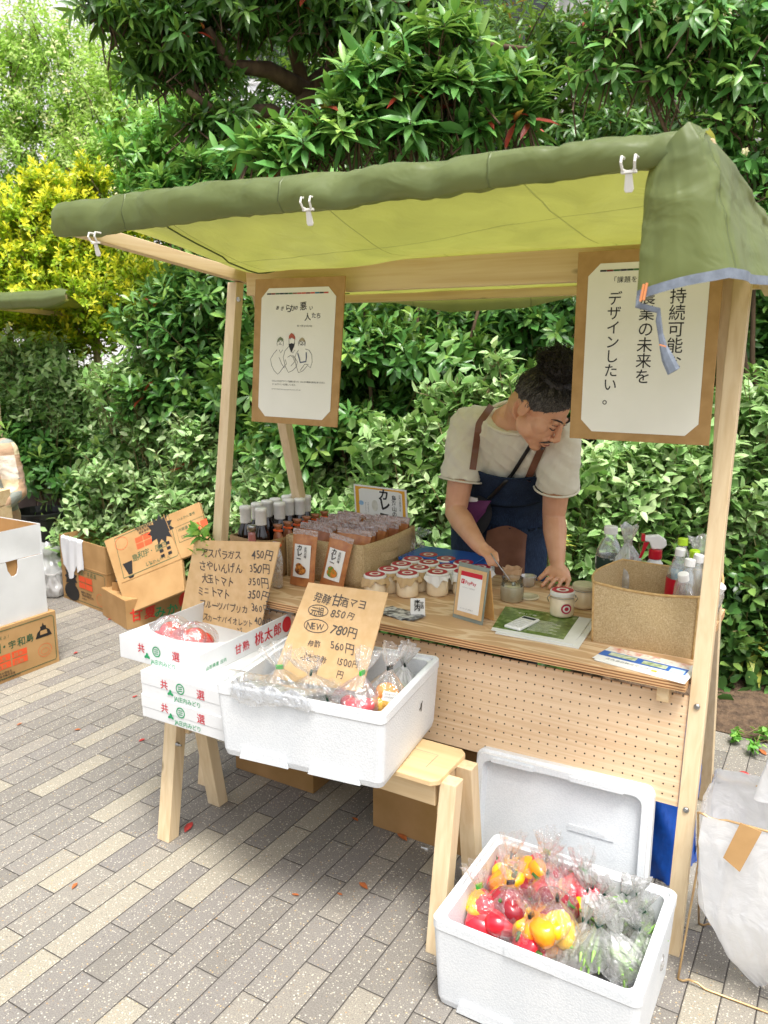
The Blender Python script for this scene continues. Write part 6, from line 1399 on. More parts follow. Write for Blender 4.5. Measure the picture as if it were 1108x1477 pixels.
# wire bag stand and rubbish bag
t = thing('bag_stand', 'folding gilt wire bag stand beside the right stall upright', 'stand', (0, 1.92, 0)); M['gilt'] = mat('gilt wire', '#c8a878', '#b8946a', .35, 30, metal=.6)
ft = ond(1007, 1172, 1.80); bt_ = ond(1030, 1118, 2.045); ff = onz(978, 1412, .004); bf = onz(1008, 1332, .004)
SW = .36
def uframe(foot, top, hump):
    mb = MB(); a = foot; b = top; R_ = Vector((SW, 0, 0))
    sc = [Vector((0, 0, 0)), Vector((.012, 0, 0)), Vector((.024, 0, hump)), Vector((.045, 0, hump)), Vector((.062, 0, 0)), Vector((SW / 2, 0, 0))]
    half = sc + [Vector((SW, 0, 0)) - q for q in (Vector((.062, 0, 0)), Vector((.045, 0, -hump)), Vector((.024, 0, -hump)), Vector((.012, 0, 0)), Vector((0, 0, 0)))]
    low = [a + q for q in half]; hi = [b + Vector((q.x, q.y, -q.z * .6)) for q in half]
    pts = low + [a.lerp(b, k / 6) + R_ for k in range(1, 6)] + hi[::-1] + [b.lerp(a, k / 6) for k in range(1, 7)]
    mb.tube(pts, .0028, 7); return mb
wobj('front_frame', uframe(ff, bt_, .009), M['gilt'], t, smooth=True); wobj('rear_frame', uframe(bf, ft, .009), M['gilt'], t, smooth=True)
t = thing('rubbish_bag', 'white translucent rubbish bag with a brown paper patch hung on the wire stand', 'bag', (.03, 1.93, .05))
M['bagw'] = film('white bag film', (.97, .98, .99), .80, 13, .5, .90)
zt = ft.z - .004
def rb(u, v):
    a = u * 4; k = int(a) % 4; f = a - int(a)
    x0, x1 = -.205, .16; y0, y1 = ft.y - .012, bt_.y - .01
    cs = [(x0, y0), (x1, y0), (x1, y1), (x0, y1)]; p, q = cs[k], cs[(k + 1) % 4]; x = p[0] + (q[0] - p[0]) * f; y = p[1] + (q[1] - p[1]) * f
    s = 1 - v; cx = -.02 + .03 * s; cy = 1.90
    sh = float(np.interp(v, [0, .12, .3, .55, .8, 1], [1, 1.02, .98, .90, .62, .22])); x = cx + (x - cx) * sh; y = cy + (y - cy) * sh
    z = zt * (1 - v) * (1 + 0) + .006 + .02 * v * math.sin(f * PI) ** 2
    if v < .1: z += .004 * math.sin(f * 17)
    cr = .006 * crease(a * 2.2 + v * .5, 3) + .004 * crease(a * 3.4 - v * .8, 1) + .004 * math.sin(a * 4 + v * 9); n_ = [(0, -1), (1, 0), (0, 1), (-1, 0)][k]
    return Vector((x + n_[0] * (cr + .02 * math.sin(PI * v) * math.sin(PI * f)), y + n_[1] * (cr + .02 * math.sin(PI * v) * math.sin(PI * f)), z))
mb = MB(); mb.grid(rb, 161, 46)
def inner(u, v):
    a = u * 2 * PI; c = Vector((-.06, bt_.y - .05, zt - .02)); r = .055 * (1 - .45 * v) * (1 + .12 * math.sin(a * 4 + v * 3)); return c + Vector((r * math.cos(a), r * .6 * math.sin(a), .105 * v + .006 * math.sin(a * 3)))
mb.grid(inner, 33, 10); body = wobj('film', mb, M['bagw'], t, smooth=True)
mb = MB(); q = [ond(x, y, d) for x, y, d in ((1068, 1187, ft.y - .034), (1099, 1200, ft.y - .034), (1067, 1258, ft.y - .046), (1043, 1237, ft.y - .046))]; n_ = Vector((0, .002, 0)); mb.hexa([*q, *[p + n_ for p in q]]); wobj('paper_patch', mb, M['carton'], t)

# fallen leaves on the paving
M['fall'] = mat('fallen leaf', '#b8352f', '#8f2a26', .6, 40); M['fallo'] = mat('orange fallen leaf', '#b5652f', '#8a4a26', .7, 40)
FL = [(272, 1194, .026, 'fall', 'large red fallen leaf beside the left bench leg'), (125, 826, .02, 'fall', 'red fallen leaf in front of the carton with the towel'), (138, 823, .02, 'fall', 'second red fallen leaf in front of the carton with the towel'), (110, 942, .014, 'fall', 'small red fallen leaf right of the printed brown carton'), (205, 1068, .013, 'fall', 'tiny red fallen leaf left of the lowest tomato carton'), (112, 1053, .012, 'fallo', 'tiny orange leaf in the middle of the left paving'), (28, 1045, .012, 'fallo', 'tiny orange leaf near the left picture edge'), (108, 1278, .013, 'fallo', 'small orange leaf on the front left paving'), (195, 1005, .012, 'fall', 'tiny red leaf just below the top tomato carton'), (524, 1278, .018, 'fallo', 'brown curled leaf in front of the bench between the paver joints'), (426, 1291, .010, 'fallo', 'tiny brown leaf in the shade edge'), (580, 1208, .022, 'fallo', 'flat brown leaf against the right carton under the bench'), (512, 1182, .014, 'fallo', 'brown leaf in the shade left of the right carton'), (160, 893, .018, 'fall', 'red leaf at the foot of the paper bag'), (1022, 1303, .016, 'fall', 'dark red leaf under the wire bag stand'), (1075, 1117, .02, 'fall', 'red leaf behind the rubbish bag'), (1100, 1085, .022, 'fallo', 'rusty leaf at the edge of the planting bed'), (490, 1290, .008, 'fallo', 'crumb of leaf on the middle paving'), (82, 950, .008, 'fall', 'crumb of red leaf at the printed carton corner')]
for k, (x, y, r_, m, lab) in enumerate(FL):
    p = onz(x, y, .002); rg = random.Random(k); t = thing('fallen_leaf', lab, 'leaf', (p.x, p.y, .0025), rg.uniform(0, 6), 'fallen leaves on the paving')
    mb = MB(); pts = [(-1.2, 0), (-.5, -.4), (.2, -.45), (.8, -.2), (1.1, 0), (.8, .2), (.2, .45), (-.5, .4)]
    c = [Vector((a * r_, b * r_, .001 + abs(b) * r_ * .5 * rg.uniform(.3, 1.3))) for a, b in pts]; mid = [Vector((-.5 * r_, 0, .001)), Vector((.2 * r_, 0, .003)), Vector((.8 * r_, 0, .002))]
    mb.add(c + mid, [(0, 1, 8), (1, 2, 9, 8), (2, 3, 10, 9), (3, 4, 10), (4, 5, 10), (5, 6, 9, 10), (6, 7, 8, 9), (7, 0, 8)]); obj('blade', mb, M[m], t, smooth=True)

# ------------------------------------------------------------------ cartons and bags on the left
def face_art(t, o, X, Z, w, h, seed, name='print'):
    """printed side of a fruit carton: frame, dark armoured figure shape, red tiles, green brush words, fruit outline"""
    mk, mg, mo = MB(), MB(), MB(); o = Vector(o); X = Vector(X); Z = Vector(Z)
    mg.line([(w * .04, h * .05), (w * .96, h * .05), (w * .96, h * .95), (w * .04, h * .95), (w * .04, h * .05)], .004, o, X, Z)
    return mk, mg, mo
def helmet(mk, o, X, Z, cx, cy, s):      # castle-like emblem
    mk.poly([(cx - s, cy - s * .75), (cx - s * .72, cy - s * .1), (cx - s * .35, cy + s * .15), (cx - s * .35, cy + s * .45), (cx - s * .12, cy + s * .5), (cx, cy + s * .85), (cx + s * .12, cy + s * .5), (cx + s * .35, cy + s * .45), (cx + s * .35, cy + s * .15), (cx + s * .72, cy - s * .1), (cx + s, cy - s * .75)], o, X, Z)
def tiles(mo, o, X, Z, x, y, w, h):
    for i in (0, 1):
        for j in (0, 1): mo.poly([(x + i * w * .52, y + j * h * .54), (x + i * w * .52 + w * .48, y + j * h * .54), (x + i * w * .52 + w * .48, y + j * h * .54 + h * .46), (x + i * w * .52, y + j * h * .54 + h * .46)], o, X, Z)
def tile_words(o, X, Z, x, y, w, h):
    mb = MB(); k = 0
    for j in (1, 0):
        for i in (0, 1): write(mb, ('牛鬼', '闘牛', '真珠', '段畑')[k], Vector(o) + Vector(X) * (x + i * w * .52 + w * .06) + Vector(Z) * (y + j * h * .54 + h * .06), X, Z, h * .34, gap=.1); k += 1
    return mb
def spiky(mk, o, X, Z, cx, cy, s, seed):
    rg = random.Random(seed); n = 22; mk.poly([(cx + s * math.cos(2 * PI * k / n) * (1 if k % 2 else .62 + .15 * rg.random()), cy + s * 1.05 * math.sin(2 * PI * k / n) * (1 if k % 2 else .62)) for k in range(n)], o, X, Z)
    for sx in (-.45, .1): 
        for r_ in range(3): mk.poly([(cx + sx * s, cy - s * (1.15 + .34 * r_)), (cx + sx * s + s * .28, cy - s * (1.15 + .34 * r_)), (cx + sx * s + s * .28, cy - s * (.95 + .34 * r_)), (cx + sx * s, cy - s * (.95 + .34 * r_))], o, X, Z)

t = carton('cardboard_box', 'printed brown fruit carton with a castle emblem under the white carton at the left edge', (-3.42, 2.165, 0), 0, .37, .42, .262, 'carton')
o = Vector((.1862, -.21, 0)); X, Z = (0, 1, 0), (0, 0, 1); w, h = .42, .262
mg = MB(); mg.line([(.02, .02), (.40, .02), (.405, .03), (.405, .235), (.395, .245), (.02, .245)], .0035, o, X, Z); write(mg, '四国・宇和島', o + Vector((0, .03, .15)), X, Z, .046, jit=.15, gap=-.06, bold=.012); write(mg, 'みなと味ぇよ！', o + Vector((0, .03, .205)), X, Z, .02, jit=.3); obj('green_print', mg, M['dgreen'], t)
mo = MB(); tiles(mo, o, X, Z, .085, .065, .165, .066); mo.line(circ(.345, .085, .036, .032), .0016, o, X, Z); mo.line(circ(.345, .08, .022, .015, 14), .0014, o, X, Z); obj('orange_print', mo, M['orange'], t)
obj('tile_lettering', tile_words(o + Vector((.0006, 0, 0)), X, Z, .085, .065, .165, .066), M['carton'], t)
mk = MB(); helmet(mk, o, X, Z, .345, .185, .045); mk.poly(circ(.03, .055, .045, .035, 14), o, X, Z)
for k, s_ in enumerate(('●観光の問合先', '宇和島市観光協会', 'http://www.uwajima.org')): write(mk, s_, o + Vector((.0006, .075, .042 - .014 * k)), X, Z, .0125, bold=.012)
obj('black_print', mk, M['ink'], t)
mb = MB(); mb.poly([(.325, .165), (.365, .165), (.362, .185), (.328, .185)], o + Vector((.0007, 0, 0)), X, Z); obj('emblem_window', mb, M['carton'], t)

t = thing('white_carton', 'large open white carton with a torn hand hole on top of the printed brown carton', 'carton', (-3.435, 2.145, .2628))
w, l, h, th = .37, .40, .432, .005; mb = MB()
mb.box(-w / 2, w / 2, -l / 2, -l / 2 + th, 0, h, 0); mb.box(-w / 2, w / 2, l / 2 - th, l / 2, 0, h, 0); mb.box(-w / 2, -w / 2 + th, -l / 2 + th, l / 2 - th, 0, h, 0); mb.box(-w / 2 + th, w / 2 - th, -l / 2 + th, l / 2 - th, 0, th, 0)
hx = [(-l / 2 + th, 0), (l / 2 - th, 0), (l / 2 - th, .287), (.070, .287)]
hole = [(.066, .250), (.058, .222), (.045, .215), (.030, .214), (.022, .228), (.012, .246), (.010, .262), (.018, .287)]
mb.prism([(-l / 2 + th, 0), (l / 2 - th, 0), (l / 2 - th, .2865), (.068, .2865)] + hole[:-1] + [(.006, .2865), (-l / 2 + th, .2865)], (w / 2 - th, 0, 0), (0, 1, 0), (0, 0, 1), (1, 0, 0), th)
mb.grid(lambda u, v: Vector((w / 2 - th * .4 + .003 * math.sin(v * 5 + u * 3) * (1 - u), -l / 2 + th + v * (l - 2 * th), .289 + u * (h - .289))), 8, 16)
obj('walls', mb, M['wcard'], t)
mb = MB(); mb.box(-w / 2 + th + .001, -w / 2 + th + .002, -l / 2 + .007, l / 2 - .007, .008, h - .002); mb.box(-w / 2 + .007, w / 2 - .012, l / 2 - th - .002, l / 2 - th - .001, .008, h - .002); mb.box(-w / 2 + .007, w / 2 - .012, -l / 2 + th + .001, -l / 2 + th + .002, .008, h - .002); mb.box(w / 2 - .0125, w / 2 - .0115, -.03, .10, .19, .30); obj('brown_lining', mb, M['carton_in'], t)

t = thing('cardboard_box', 'open brown carton with a white towel hung over its front', 'carton', (-3.80, 3.20, 0), R(-10))
w, l, h, th = .51, .36, .40, .005; mb = MB()
mb.box(-w / 2, w / 2, -l / 2, -l / 2 + th, 0, h); mb.box(-w / 2, w / 2, l / 2 - th, l / 2, 0, h); mb.box(-w / 2, -w / 2 + th, -l / 2 + th, l / 2 - th, 0, h); mb.box(w / 2 - th, w / 2, -l / 2 + th, l / 2 - th, 0, h); mb.box(-w / 2 + th, w / 2 - th, -l / 2 + th, l / 2 - th, 0, th)
mb.box(-w / 2 - .0015, w / 2 + .0015, -l / 2 - .0015, -l / 2, .236, .242); mb.box(w / 2, w / 2 + .0015, -l / 2, l / 2, .236, .242)
obj('body', mb, M['carton'], t, bev=.001)
o = Vector((-w / 2, -l / 2 - .0022, 0)); X, Z = (1, 0, 0), (0, 0, 1)
mk = MB(); spiky(mk, o, X, Z, .11, .15, .075, 4); mk.poly(circ(.11, .06, .085, .055, 16), o + Vector((0, -.0005, 0)), X, Z)
for k, s_ in enumerate(('●観光の問合先', '宇和島市観光協会', 'uwajima')): write(mk, s_, o + Vector((.22, -.0006, .075 - .018 * k)), X, Z, .016, bold=.012)
obj('black_print', mk, M['ink'], t)
mo = MB(); tiles(mo, o, X, Z, .20, .105, .15, .075); mo.line(circ(.43, .07, .04, .036), .002, o, X, Z); obj('orange_print', mo, M['orange'], t)
mg = MB(); mg.line([(.02, .02), (.48, .02), (.49, .03), (.49, .215), (.48, .225), (.02, .225)], .0035, o, X, Z); write(mg, '四国・宇和島', o + Vector((.19, -.0006, .19)), X, Z, .034, jit=.1); obj('green_print', mg, M['dgreen'], t)
tw_ = thing('towel', 'white cotton towel draped over the rim of the open brown carton', 'towel', t.matrix_basis @ Vector((-.08, -l / 2, h)), R(-10))
def towel(u, v):
    x = -.135 + .235 * u; L = .18 + (.05 if u > .72 else 0) + .05 * math.sin(u * 5) + (.03 if .25 < u < .45 else 0)
    s = v * (L + .06) - .06
    return Vector((x + .004 * math.sin(v * 9), (.004 if s < 0 else -.006) - .004 * math.sin(u * 16 + v * 3) * (s > 0) - .002 + (abs(s) * .7 if s < 0 else 0), .004 + (s * .5 if s < 0 else -s)))
mb = MB(); mb.grid(towel, 30, 22); obj('cloth', mb, cloth('towel cotton', '#eceef2', '#dfe2e8', None, 0, .95, 90, .5, .004), tw_, smooth=True)

def onplane(x, y, P, n_): r = ray(x, y); C = Vector((0, 0, CAM_H)); return C + r * ((P - C).dot(n_) / r.dot(n_))
P0 = ond(150, 780, 2.97); n_ = Vector((.22, -1, .40)).normalized()
q = [onplane(x, y, P0, n_) for x, y in ((150, 780), (287, 724), (305, 790), (184, 886))]
c_ = [onplane(x, y, P0, n_) for x, y in ((236, 742), (262, 806), (176, 841))]
t = thing('cardboard_box', 'big flattened printed carton leaning askew on other cartons', 'carton', q[3]); mb = MB(); bk = -n_ * .025
p_lr = onplane(266, 852, P0, n_)
out = [q[0], q[3], p_lr, c_[1], q[2], q[1]]
mb.add(out + [p + bk for p in out], [tuple(range(6)), tuple(range(11, 5, -1))] + [(i, i + 6, (i + 1) % 6 + 6, (i + 1) % 6) for i in range(6)]); wobj('body', mb, M['carton'], t, bev=.003)
X = (c_[0] - q[0]).normalized(); Z = (q[0] - c_[2]); Z = (Z - X * Z.dot(X)).normalized(); w = (c_[0] - q[0]).length; h = (q[0] - c_[2]).length; o = c_[2] + n_ * .0012 + X * .0
mb = MB(); mb.bar(c_[2] + n_ * .001, c_[1] + n_ * .001, .004, .002, up=n_); mb.bar(c_[0] + n_ * .001, c_[1] + n_ * .001, .004, .002, up=n_); wobj('crease', mb, M['carton_d'], t)
mg = MB(); mg.line([(.02, .02), (w - .03, .02), (w - .02, .03), (w - .02, h - .02), (.02, h - .02), (.02, .02)], .0035, o, X, Z); write(mg, '島和宇・国四', o + X * (w * .24) + Z * (h * .33), X, Z, .042, jit=.2, gap=-.1); write(mg, 'いよかんのくに', o + X * (w * .42) + Z * (h * .12), X, Z, .022, jit=.4); wobj('green_print', mg, M['dgreen'], t)
mo = MB(); tiles(mo, o, X, Z, w * .36, h * .52, w * .25, h * .24); mo.line(circ(w * .14, h * .78, .04, .036), .002, o, X, Z); a2 = c_[0] + X * .14 - Z * (h * .62) + n_ * .0012; mo.poly([(0, 0), (.05, 0), (.05, .05), (0, .05)], a2, X, Z); mo.poly([(.058, 0), (.10, 0), (.10, .05), (.058, .05)], a2, X, Z); wobj('orange_print', mo, M['orange'], t)
mk = MB(); spiky(mk, o, X, Z, w * .78, h * .72, .085, 9); mk.poly([(w * .08, h * .36), (w * .24, h * .36), (w * .20, h * .10), (w * .14, h * .10)], o, X, Z); mk.poly([(w * .12, h * .06), (w * .22, h * .06), (w * .20, h * .02), (w * .14, h * .02)], o, X, Z)
for k in range(4): write(mk, ('観光の問合先', '宇和島市観光', '協会事務局へ', 'uwajima')[k], o + X * (w * (.40 + .02 * k)) + Z * (h * (.93 - .06 * k)), X, Z, .016, bold=.01)
wobj('black_print', mk, M['ink'], t)
mg = MB(); a3 = c_[0] + X * .05 - Z * .10 + n_ * .0012; mg.line([(0, -.09), (.17, -.09), (.17, 0), (0, 0), (0, -.09)], .002, a3, X, Z); write(mg, '内容量', a3 + X * .01 - Z * .03, X, Z, .02); write(mg, '□□□□□', a3 + X * .02 - Z * .075, X, Z, .022); write(mg, 'いよかん産地', a3 + X * .02 + Z * .03, X, Z, .018); wobj('panel_print', mg, M['dgreen'], t)
a, b = onz(184, 909, 0), onz(222, 900, 0); ang = math.atan2(b.y - a.y, b.x - a.x); wv = Vector((math.cos(ang), math.sin(ang), 0)); nv = Vector((-wv.y, wv.x, 0))
c0 = a + wv * .24 + nv * .17
t = carton('cardboard_box', 'low fruit carton with large red and green letters under the flattened one', (c0.x, c0.y, 0), ang, .48, .33, .165, 'carton')
o = Vector((-.24, -.1668, 0)); X, Z = (1, 0, 0), (0, 0, 1)
mb = MB(); write(mb, '甘夏', o + Vector((.02, 0, .045)), X, Z, .075, bold=.02); mb.poly(circ(.365, .095, .055, .055), o, X, Z); obj('red_lettering', mb, mat('vermilion ink', '#d8392a', rough=.6), t)
mb = MB(); write(mb, 'みかん', o + Vector((.16, -.0004, .035)), X, Z, .07, bold=.02); obj('green_lettering', mb, M['green'], t)
mb = MB(); mb.line([(.345, .07), (.355, .04), (.362, .07), (.372, .035), (.385, .07)], .006, o + Vector((0, -.0006, 0)), X, Z); obj('stalk_print', mb, M['ink'], t)
p = onz(173, 893, 0)
t = thing('paper_bag', 'small brown paper bag standing between the towel carton and the flattened carton', 'bag', (p.x, p.y + .03, 0), R(12))
mb = MB(); mb.grid(lambda u, v: Vector(((.045 + .004 * math.sin(u * 18 + v * 5)) * max(-1, min(1, 1.5 * math.cos(u * 2 * PI))), .03 * max(-1, min(1, 1.5 * math.sin(u * 2 * PI))) * (1 - .2 * v), .215 * v)), 40, 10); obj('bag', mb, cloth('brown paper', '#a9804f', '#977043', None, 0, .85, 20, .5, .01), t, smooth=True)
mb = MB(); mb.ell((0, 0, .215), (.035, .022, .03), 12, 8); [mb.ell((.02 * math.cos(k), .012 * math.sin(k), .235), .012, 8, 6) for k in range(0, 7, 2)]; obj('wrapped_contents', mb, M['milkfilm'], t)
p = onz(80, 860, 0)
crumple('knotted white plastic bag on the paving behind the white carton', 'plastic_bag', (p.x - .12, p.y + .06, .0), .13, .30, film('white bag plastic', (.97, .98, .98), .84, 14, .7, .93), 12, neck=.35)
crumple('smaller white plastic bag slumped in front of the knotted one', 'plastic_bag', (p.x - .02, p.y + .0, .0), .075, .17, bpy.data.materials['white bag plastic'], 13, neck=.6)
# greens poking out behind the first price card
g0 = ond(291, 778, 1.984)
plant('leafy_greens', 'bunch of fresh leafy greens standing in the tomato carton behind the vegetable price card', 'greens', [((g0.x, g0.y, .88), .045), ((g0.x + .02, g0.y, .84), .04)], 14, dict(nl=4, L=.055, W=.5, along=.06, ang=(30, 70), new=.5, shape='ovate', fold=.3, curl=.2), L_MID, None, base=(g0.x, g0.y, .60), trunk=.004, tw=(0, .1, .001))

# neighbouring stall at the left edge
a = ond(103, 428, 3.05)
t = thing('tarpaulin', 'edge of a second olive tarpaulin roof of the neighbouring stall at the far left', 'tarpaulin', a)
def nt_(u, v):
    s = a.x - .02 - 2.4 * u; pr = [(.07, -.045), (.02, -.055), (-.03, -.05), (-.05, -.01), (-.03, .03), (.02, .045), (.12, .04), (.5, .0), (1.0, -.06), (1.3, -.10)]
    k = v * (len(pr) - 1); i = min(int(k), len(pr) - 2); f = k - i; e = max(0, 1 - u / .03); sc = 1 - .45 * e
    d = pr[i][0] + (pr[i + 1][0] - pr[i][0]) * f; z = pr[i][1] + (pr[i + 1][1] - pr[i][1]) * f
    return Vector((s - max(0, d) * .95 * (1 - u), a.y + d * sc - .01 * crease(s * .8, 2), a.z + .015 + z * sc - .008 * crease(s, 1) - .015 * math.sin(u * 9)))
mb = MB(); mb.grid(nt_, 60, 28); wobj('sheet', mb, M['tarp'], t, smooth=True)
t = thing('market_stall', 'pine frame of the neighbouring stall mostly outside the left picture edge', 'stall', (a.x - 1.6, a.y + .5, 0))
for s in (a.x - .95, a.x - 2.3):
    for dd in (.12, .95): mb = MB(); mb.bar((s, a.y + dd, 0), (s, a.y + dd, a.z - .03 - dd * .05), .04, .04, up=(0, 1, 0)); wobj('leg', mb, M['pine_z'], t, bev=.002)
mb = MB(); mb.box(a.x - 2.4, a.x - .06, a.y - .015, a.y + .02, a.z - .02, a.z + .015); wobj('front_bar', mb, M['pine_x'], t)
for s in (a.x - .95, a.x - 2.3): mb = MB(); mb.bar((s, a.y, a.z - .012), (s, a.y + 1.25, a.z - .085), .03, .03); wobj('roof_rail', mb, M['pine_y'], t)
mb = MB(); mb.box(a.x - 2.32, a.x - .93, a.y + .13, a.y + .94, .66, .684); wobj('counter', mb, M['ply_x'], t)
p = at(2, 738, 4.05)
t = thing('wooden_crate', 'corner of a pale wooden crate behind the white carton at the left picture edge', 'crate', (p.x - .36, p.y + .02, 0), R(20))
for z in (.02, .13, .24, .35, .46, .57, .66): mb = MB(); mb.box(-.19, .19, -.14, -.125, z, z + .08); mb.box(-.19, .19, .125, .14, z, z + .08); mb.box(.176, .19, -.125, .125, z, z + .08); mb.box(-.19, -.176, -.125, .125, z, z + .08); obj('slat_ring', mb, M['pine_x'], t)
mb = MB(); [mb.box(x, x + .03, y, y + .03, 0, .74) for x in (-.176, .146) for y in (-.125, .095)]; obj('corner_posts', mb, M['pine_z'], t)
p = at(58, 735, 5.05)
t = thing('bin', 'black plastic tub with a rim under the silvery shrub at the far left', 'tub', (p.x, p.y, .0))
mb = MB(); mb.lathe([(.13, 0), (.16, .44), (.175, .445), (.178, .475), (.165, .48), (.162, .47), (.155, .44), (.125, .02)], 28, cap1=False); mb.lathe([(.1665, .36), (.1665, .375)], 28, cap0=False, cap1=False); obj('tub', mb, M['black'], t, smooth=False)
p = at(45, 700, 5.45)
t = thing('slatted_bench', 'weathered grey-brown board bench behind the black tub', 'bench', (p.x, p.y, 0), R(30)); M['grboard'] = mat('weathered board', '#76665f', '#66574f', .8, 12)
for k in range(6): mb = MB(); mb.hexa([(-.45 + .15 * k, 0, .28), (-.308 + .15 * k, 0, .28), (-.308 + .15 * k, .02, .28), (-.45 + .15 * k, .02, .28), (-.39 + .15 * k, .14, .86), (-.248 + .15 * k, .14, .86), (-.248 + .15 * k, .16, .86), (-.39 + .15 * k, .16, .86)]); obj('back_board', mb, M['grboard'], t, bev=.003)
mb = MB(); mb.box(-.45, .45, -.38, -.005, .36, .40); obj('seat', mb, M['grboard'], t, bev=.004)
for x in (-.4, .36): mb = MB(); mb.box(x, x + .05, -.35, -.03, 0, .358); obj('leg', mb, M['grboard'], t)

# ------------------------------------------------------------------ people
def remeshed(name, mb, m, parent, voxel, smooth=8, fn=None, world=True):
    if world and parent is not None:
        inv = (Matrix.Translation(parent.location)).inverted(); mb.v = [inv @ Vector(v) for v in mb.v]
    me = bpy.data.meshes.new('tmp'); me.from_pydata([tuple(v) for v in mb.v], [], mb.f); me.update()
    o = bpy.data.objects.new('tmp', me); COL.objects.link(o)
    r = o.modifiers.new('r', 'REMESH'); r.mode = 'VOXEL'; r.voxel_size = voxel; r.use_smooth_shade = True
    if smooth: s = o.modifiers.new('s', 'SMOOTH'); s.iterations = smooth; s.factor = .5
    dg = bpy.context.evaluated_depsgraph_get(); dg.update(); m2 = bpy.data.meshes.new_from_object(o.evaluated_get(dg)); bpy.data.objects.remove(o); bpy.data.meshes.remove(me)
    m2.name = name; m2.materials.clear(); m2.materials.append(m); m2.polygons.foreach_set('use_smooth', [True] * len(m2.polygons))
    if fn:
        off = parent.location if (world and parent is not None) else Vector((0, 0, 0))
        nr = [v.normal.copy() for v in m2.vertices]
        for v, n_ in zip(m2.vertices, nr): v.co += n_ * fn(v.co + off, n_)
    m2.update(); o = bpy.data.objects.new(name, m2); COL.objects.link(o)
    if parent is not None: o.parent = parent
    return o
def loft(mb, secs, n=22):
    """secs: (center, lateral axis, forward axis, a, b)"""
    vs = []
    for c, L, F_, a, b in secs:
        for j in range(n): t_ = 2 * PI * j / n; vs.append(Vector(c) + Vector(L) * (a * math.sin(t_)) + Vector(F_) * (b * math.cos(t_)))
    k = len(secs); mb.add(vs, [(i * n + j, i * n + (j + 1) % n, (i + 1) * n + (j + 1) % n, (i + 1) * n + j) for i in range(k - 1) for j in range(n)] + [tuple(range(n - 1, -1, -1)), tuple((k - 1) * n + j for j in range(n))])
M['skin'] = mat('skin', '#dba888', '#d09a78', .45, 14, bscale=220, bstr=.06, sss=.15)
LAT = Vector((.995, -.02, -.085)).normalized()
SP = [(Vector((-1.185, 2.93, .60)), .165, .115), (Vector((-1.18, 2.93, .80)), .165, .118), (Vector((-1.15, 2.905, .93)), .150, .108), (Vector((-1.105, 2.835, 1.05)), .160, .112), (Vector((-1.062, 2.755, 1.16)), .168, .108), (Vector((-1.035, 2.705, 1.235)), .140, .085), (Vector((-1.015, 2.67, 1.285)), .075, .062)]
def sec(t_):
    k = max(0, min(t_, len(SP) - 1.001)); i = int(k); f = k - i; f = f
    c = SP[i][0].lerp(SP[i + 1][0], f); a = SP[i][1] + (SP[i + 1][1] - SP[i][1]) * f; b = SP[i][2] + (SP[i + 1][2] - SP[i][2]) * f
    tn = (SP[min(i + 1 + (f > .5), len(SP) - 1)][0] - SP[max(i - (f < .5), 0)][0]).normalized(); F_ = -(LAT.cross(tn)); F_ = F_ if F_.y < 0 else -F_
    return c, LAT, F_.normalized(), a, b
def surf(t_, deg, off=0.):
    c, L, F_, a, b = sec(t_); x = R(deg); return c + L * ((a + off) * math.sin(x)) + F_ * ((b + off) * math.cos(x))
SHR, SHL = Vector((-1.222, 2.70, 1.222)), Vector((-.868, 2.69, 1.195))
ELR = ond(657, 738, 2.66); WRR = ond(690, 786, 2.44); TIPR = ond(716, 811, 2.355)
ELL = ond(799, 744, 2.76); WRL = ond(804, 812, 2.655); KNL = ond(808, 834, 2.60); KNL.z = max(KNL.z, CZ + .022)
HC = ond(778, 590, 2.56)
hf = (_RT * .72 - _FH * .62).normalized(); pt = R(43); HF = hf * math.cos(pt) - Vector((0, 0, math.sin(pt))); HU = hf * math.sin(pt) + Vector((0, 0, math.cos(pt))); HX = HF.cross(HU).normalized()   # HX: the face's own right... mirrored below
HU = (HU - _RT * .02).normalized()
def hd(x, y, z): return HC + HX * x + HF * y + HU * z
HM = Matrix((HX, HF, HU)).transposed()
def hell(mb, c, r): mb.ell(hd(*c), r, 18, 12, M=HM.to_4x4())
pm = bpy.data.objects.new('person', None)
person_loc = Vector((-1.18, 2.93, 0))
class _P: location = person_loc
mb = MB()
loft(mb, [sec(x * .3) for x in range(0, 21)])
mb.tube([Vector((-1.012, 2.67, 1.262)), Vector((-.985, 2.62, 1.315)), hd(0, -.028, -.03)], [.058, .053, .056], 16)
for sh, el, wr, rs in ((SHR, ELR, WRR, 1), (SHL, ELL, WRL, 1)):
    mb.ell(sh, (.062, .058, .058), 14, 10); m_ = sh.lerp(el, .5); f1 = el.lerp(wr, .3)
    mb.tube([sh, m_, el.lerp(m_, .12), el, f1, el.lerp(wr, .7), wr], [.056, .050, .043, .041, .043, .034, .027], 16)
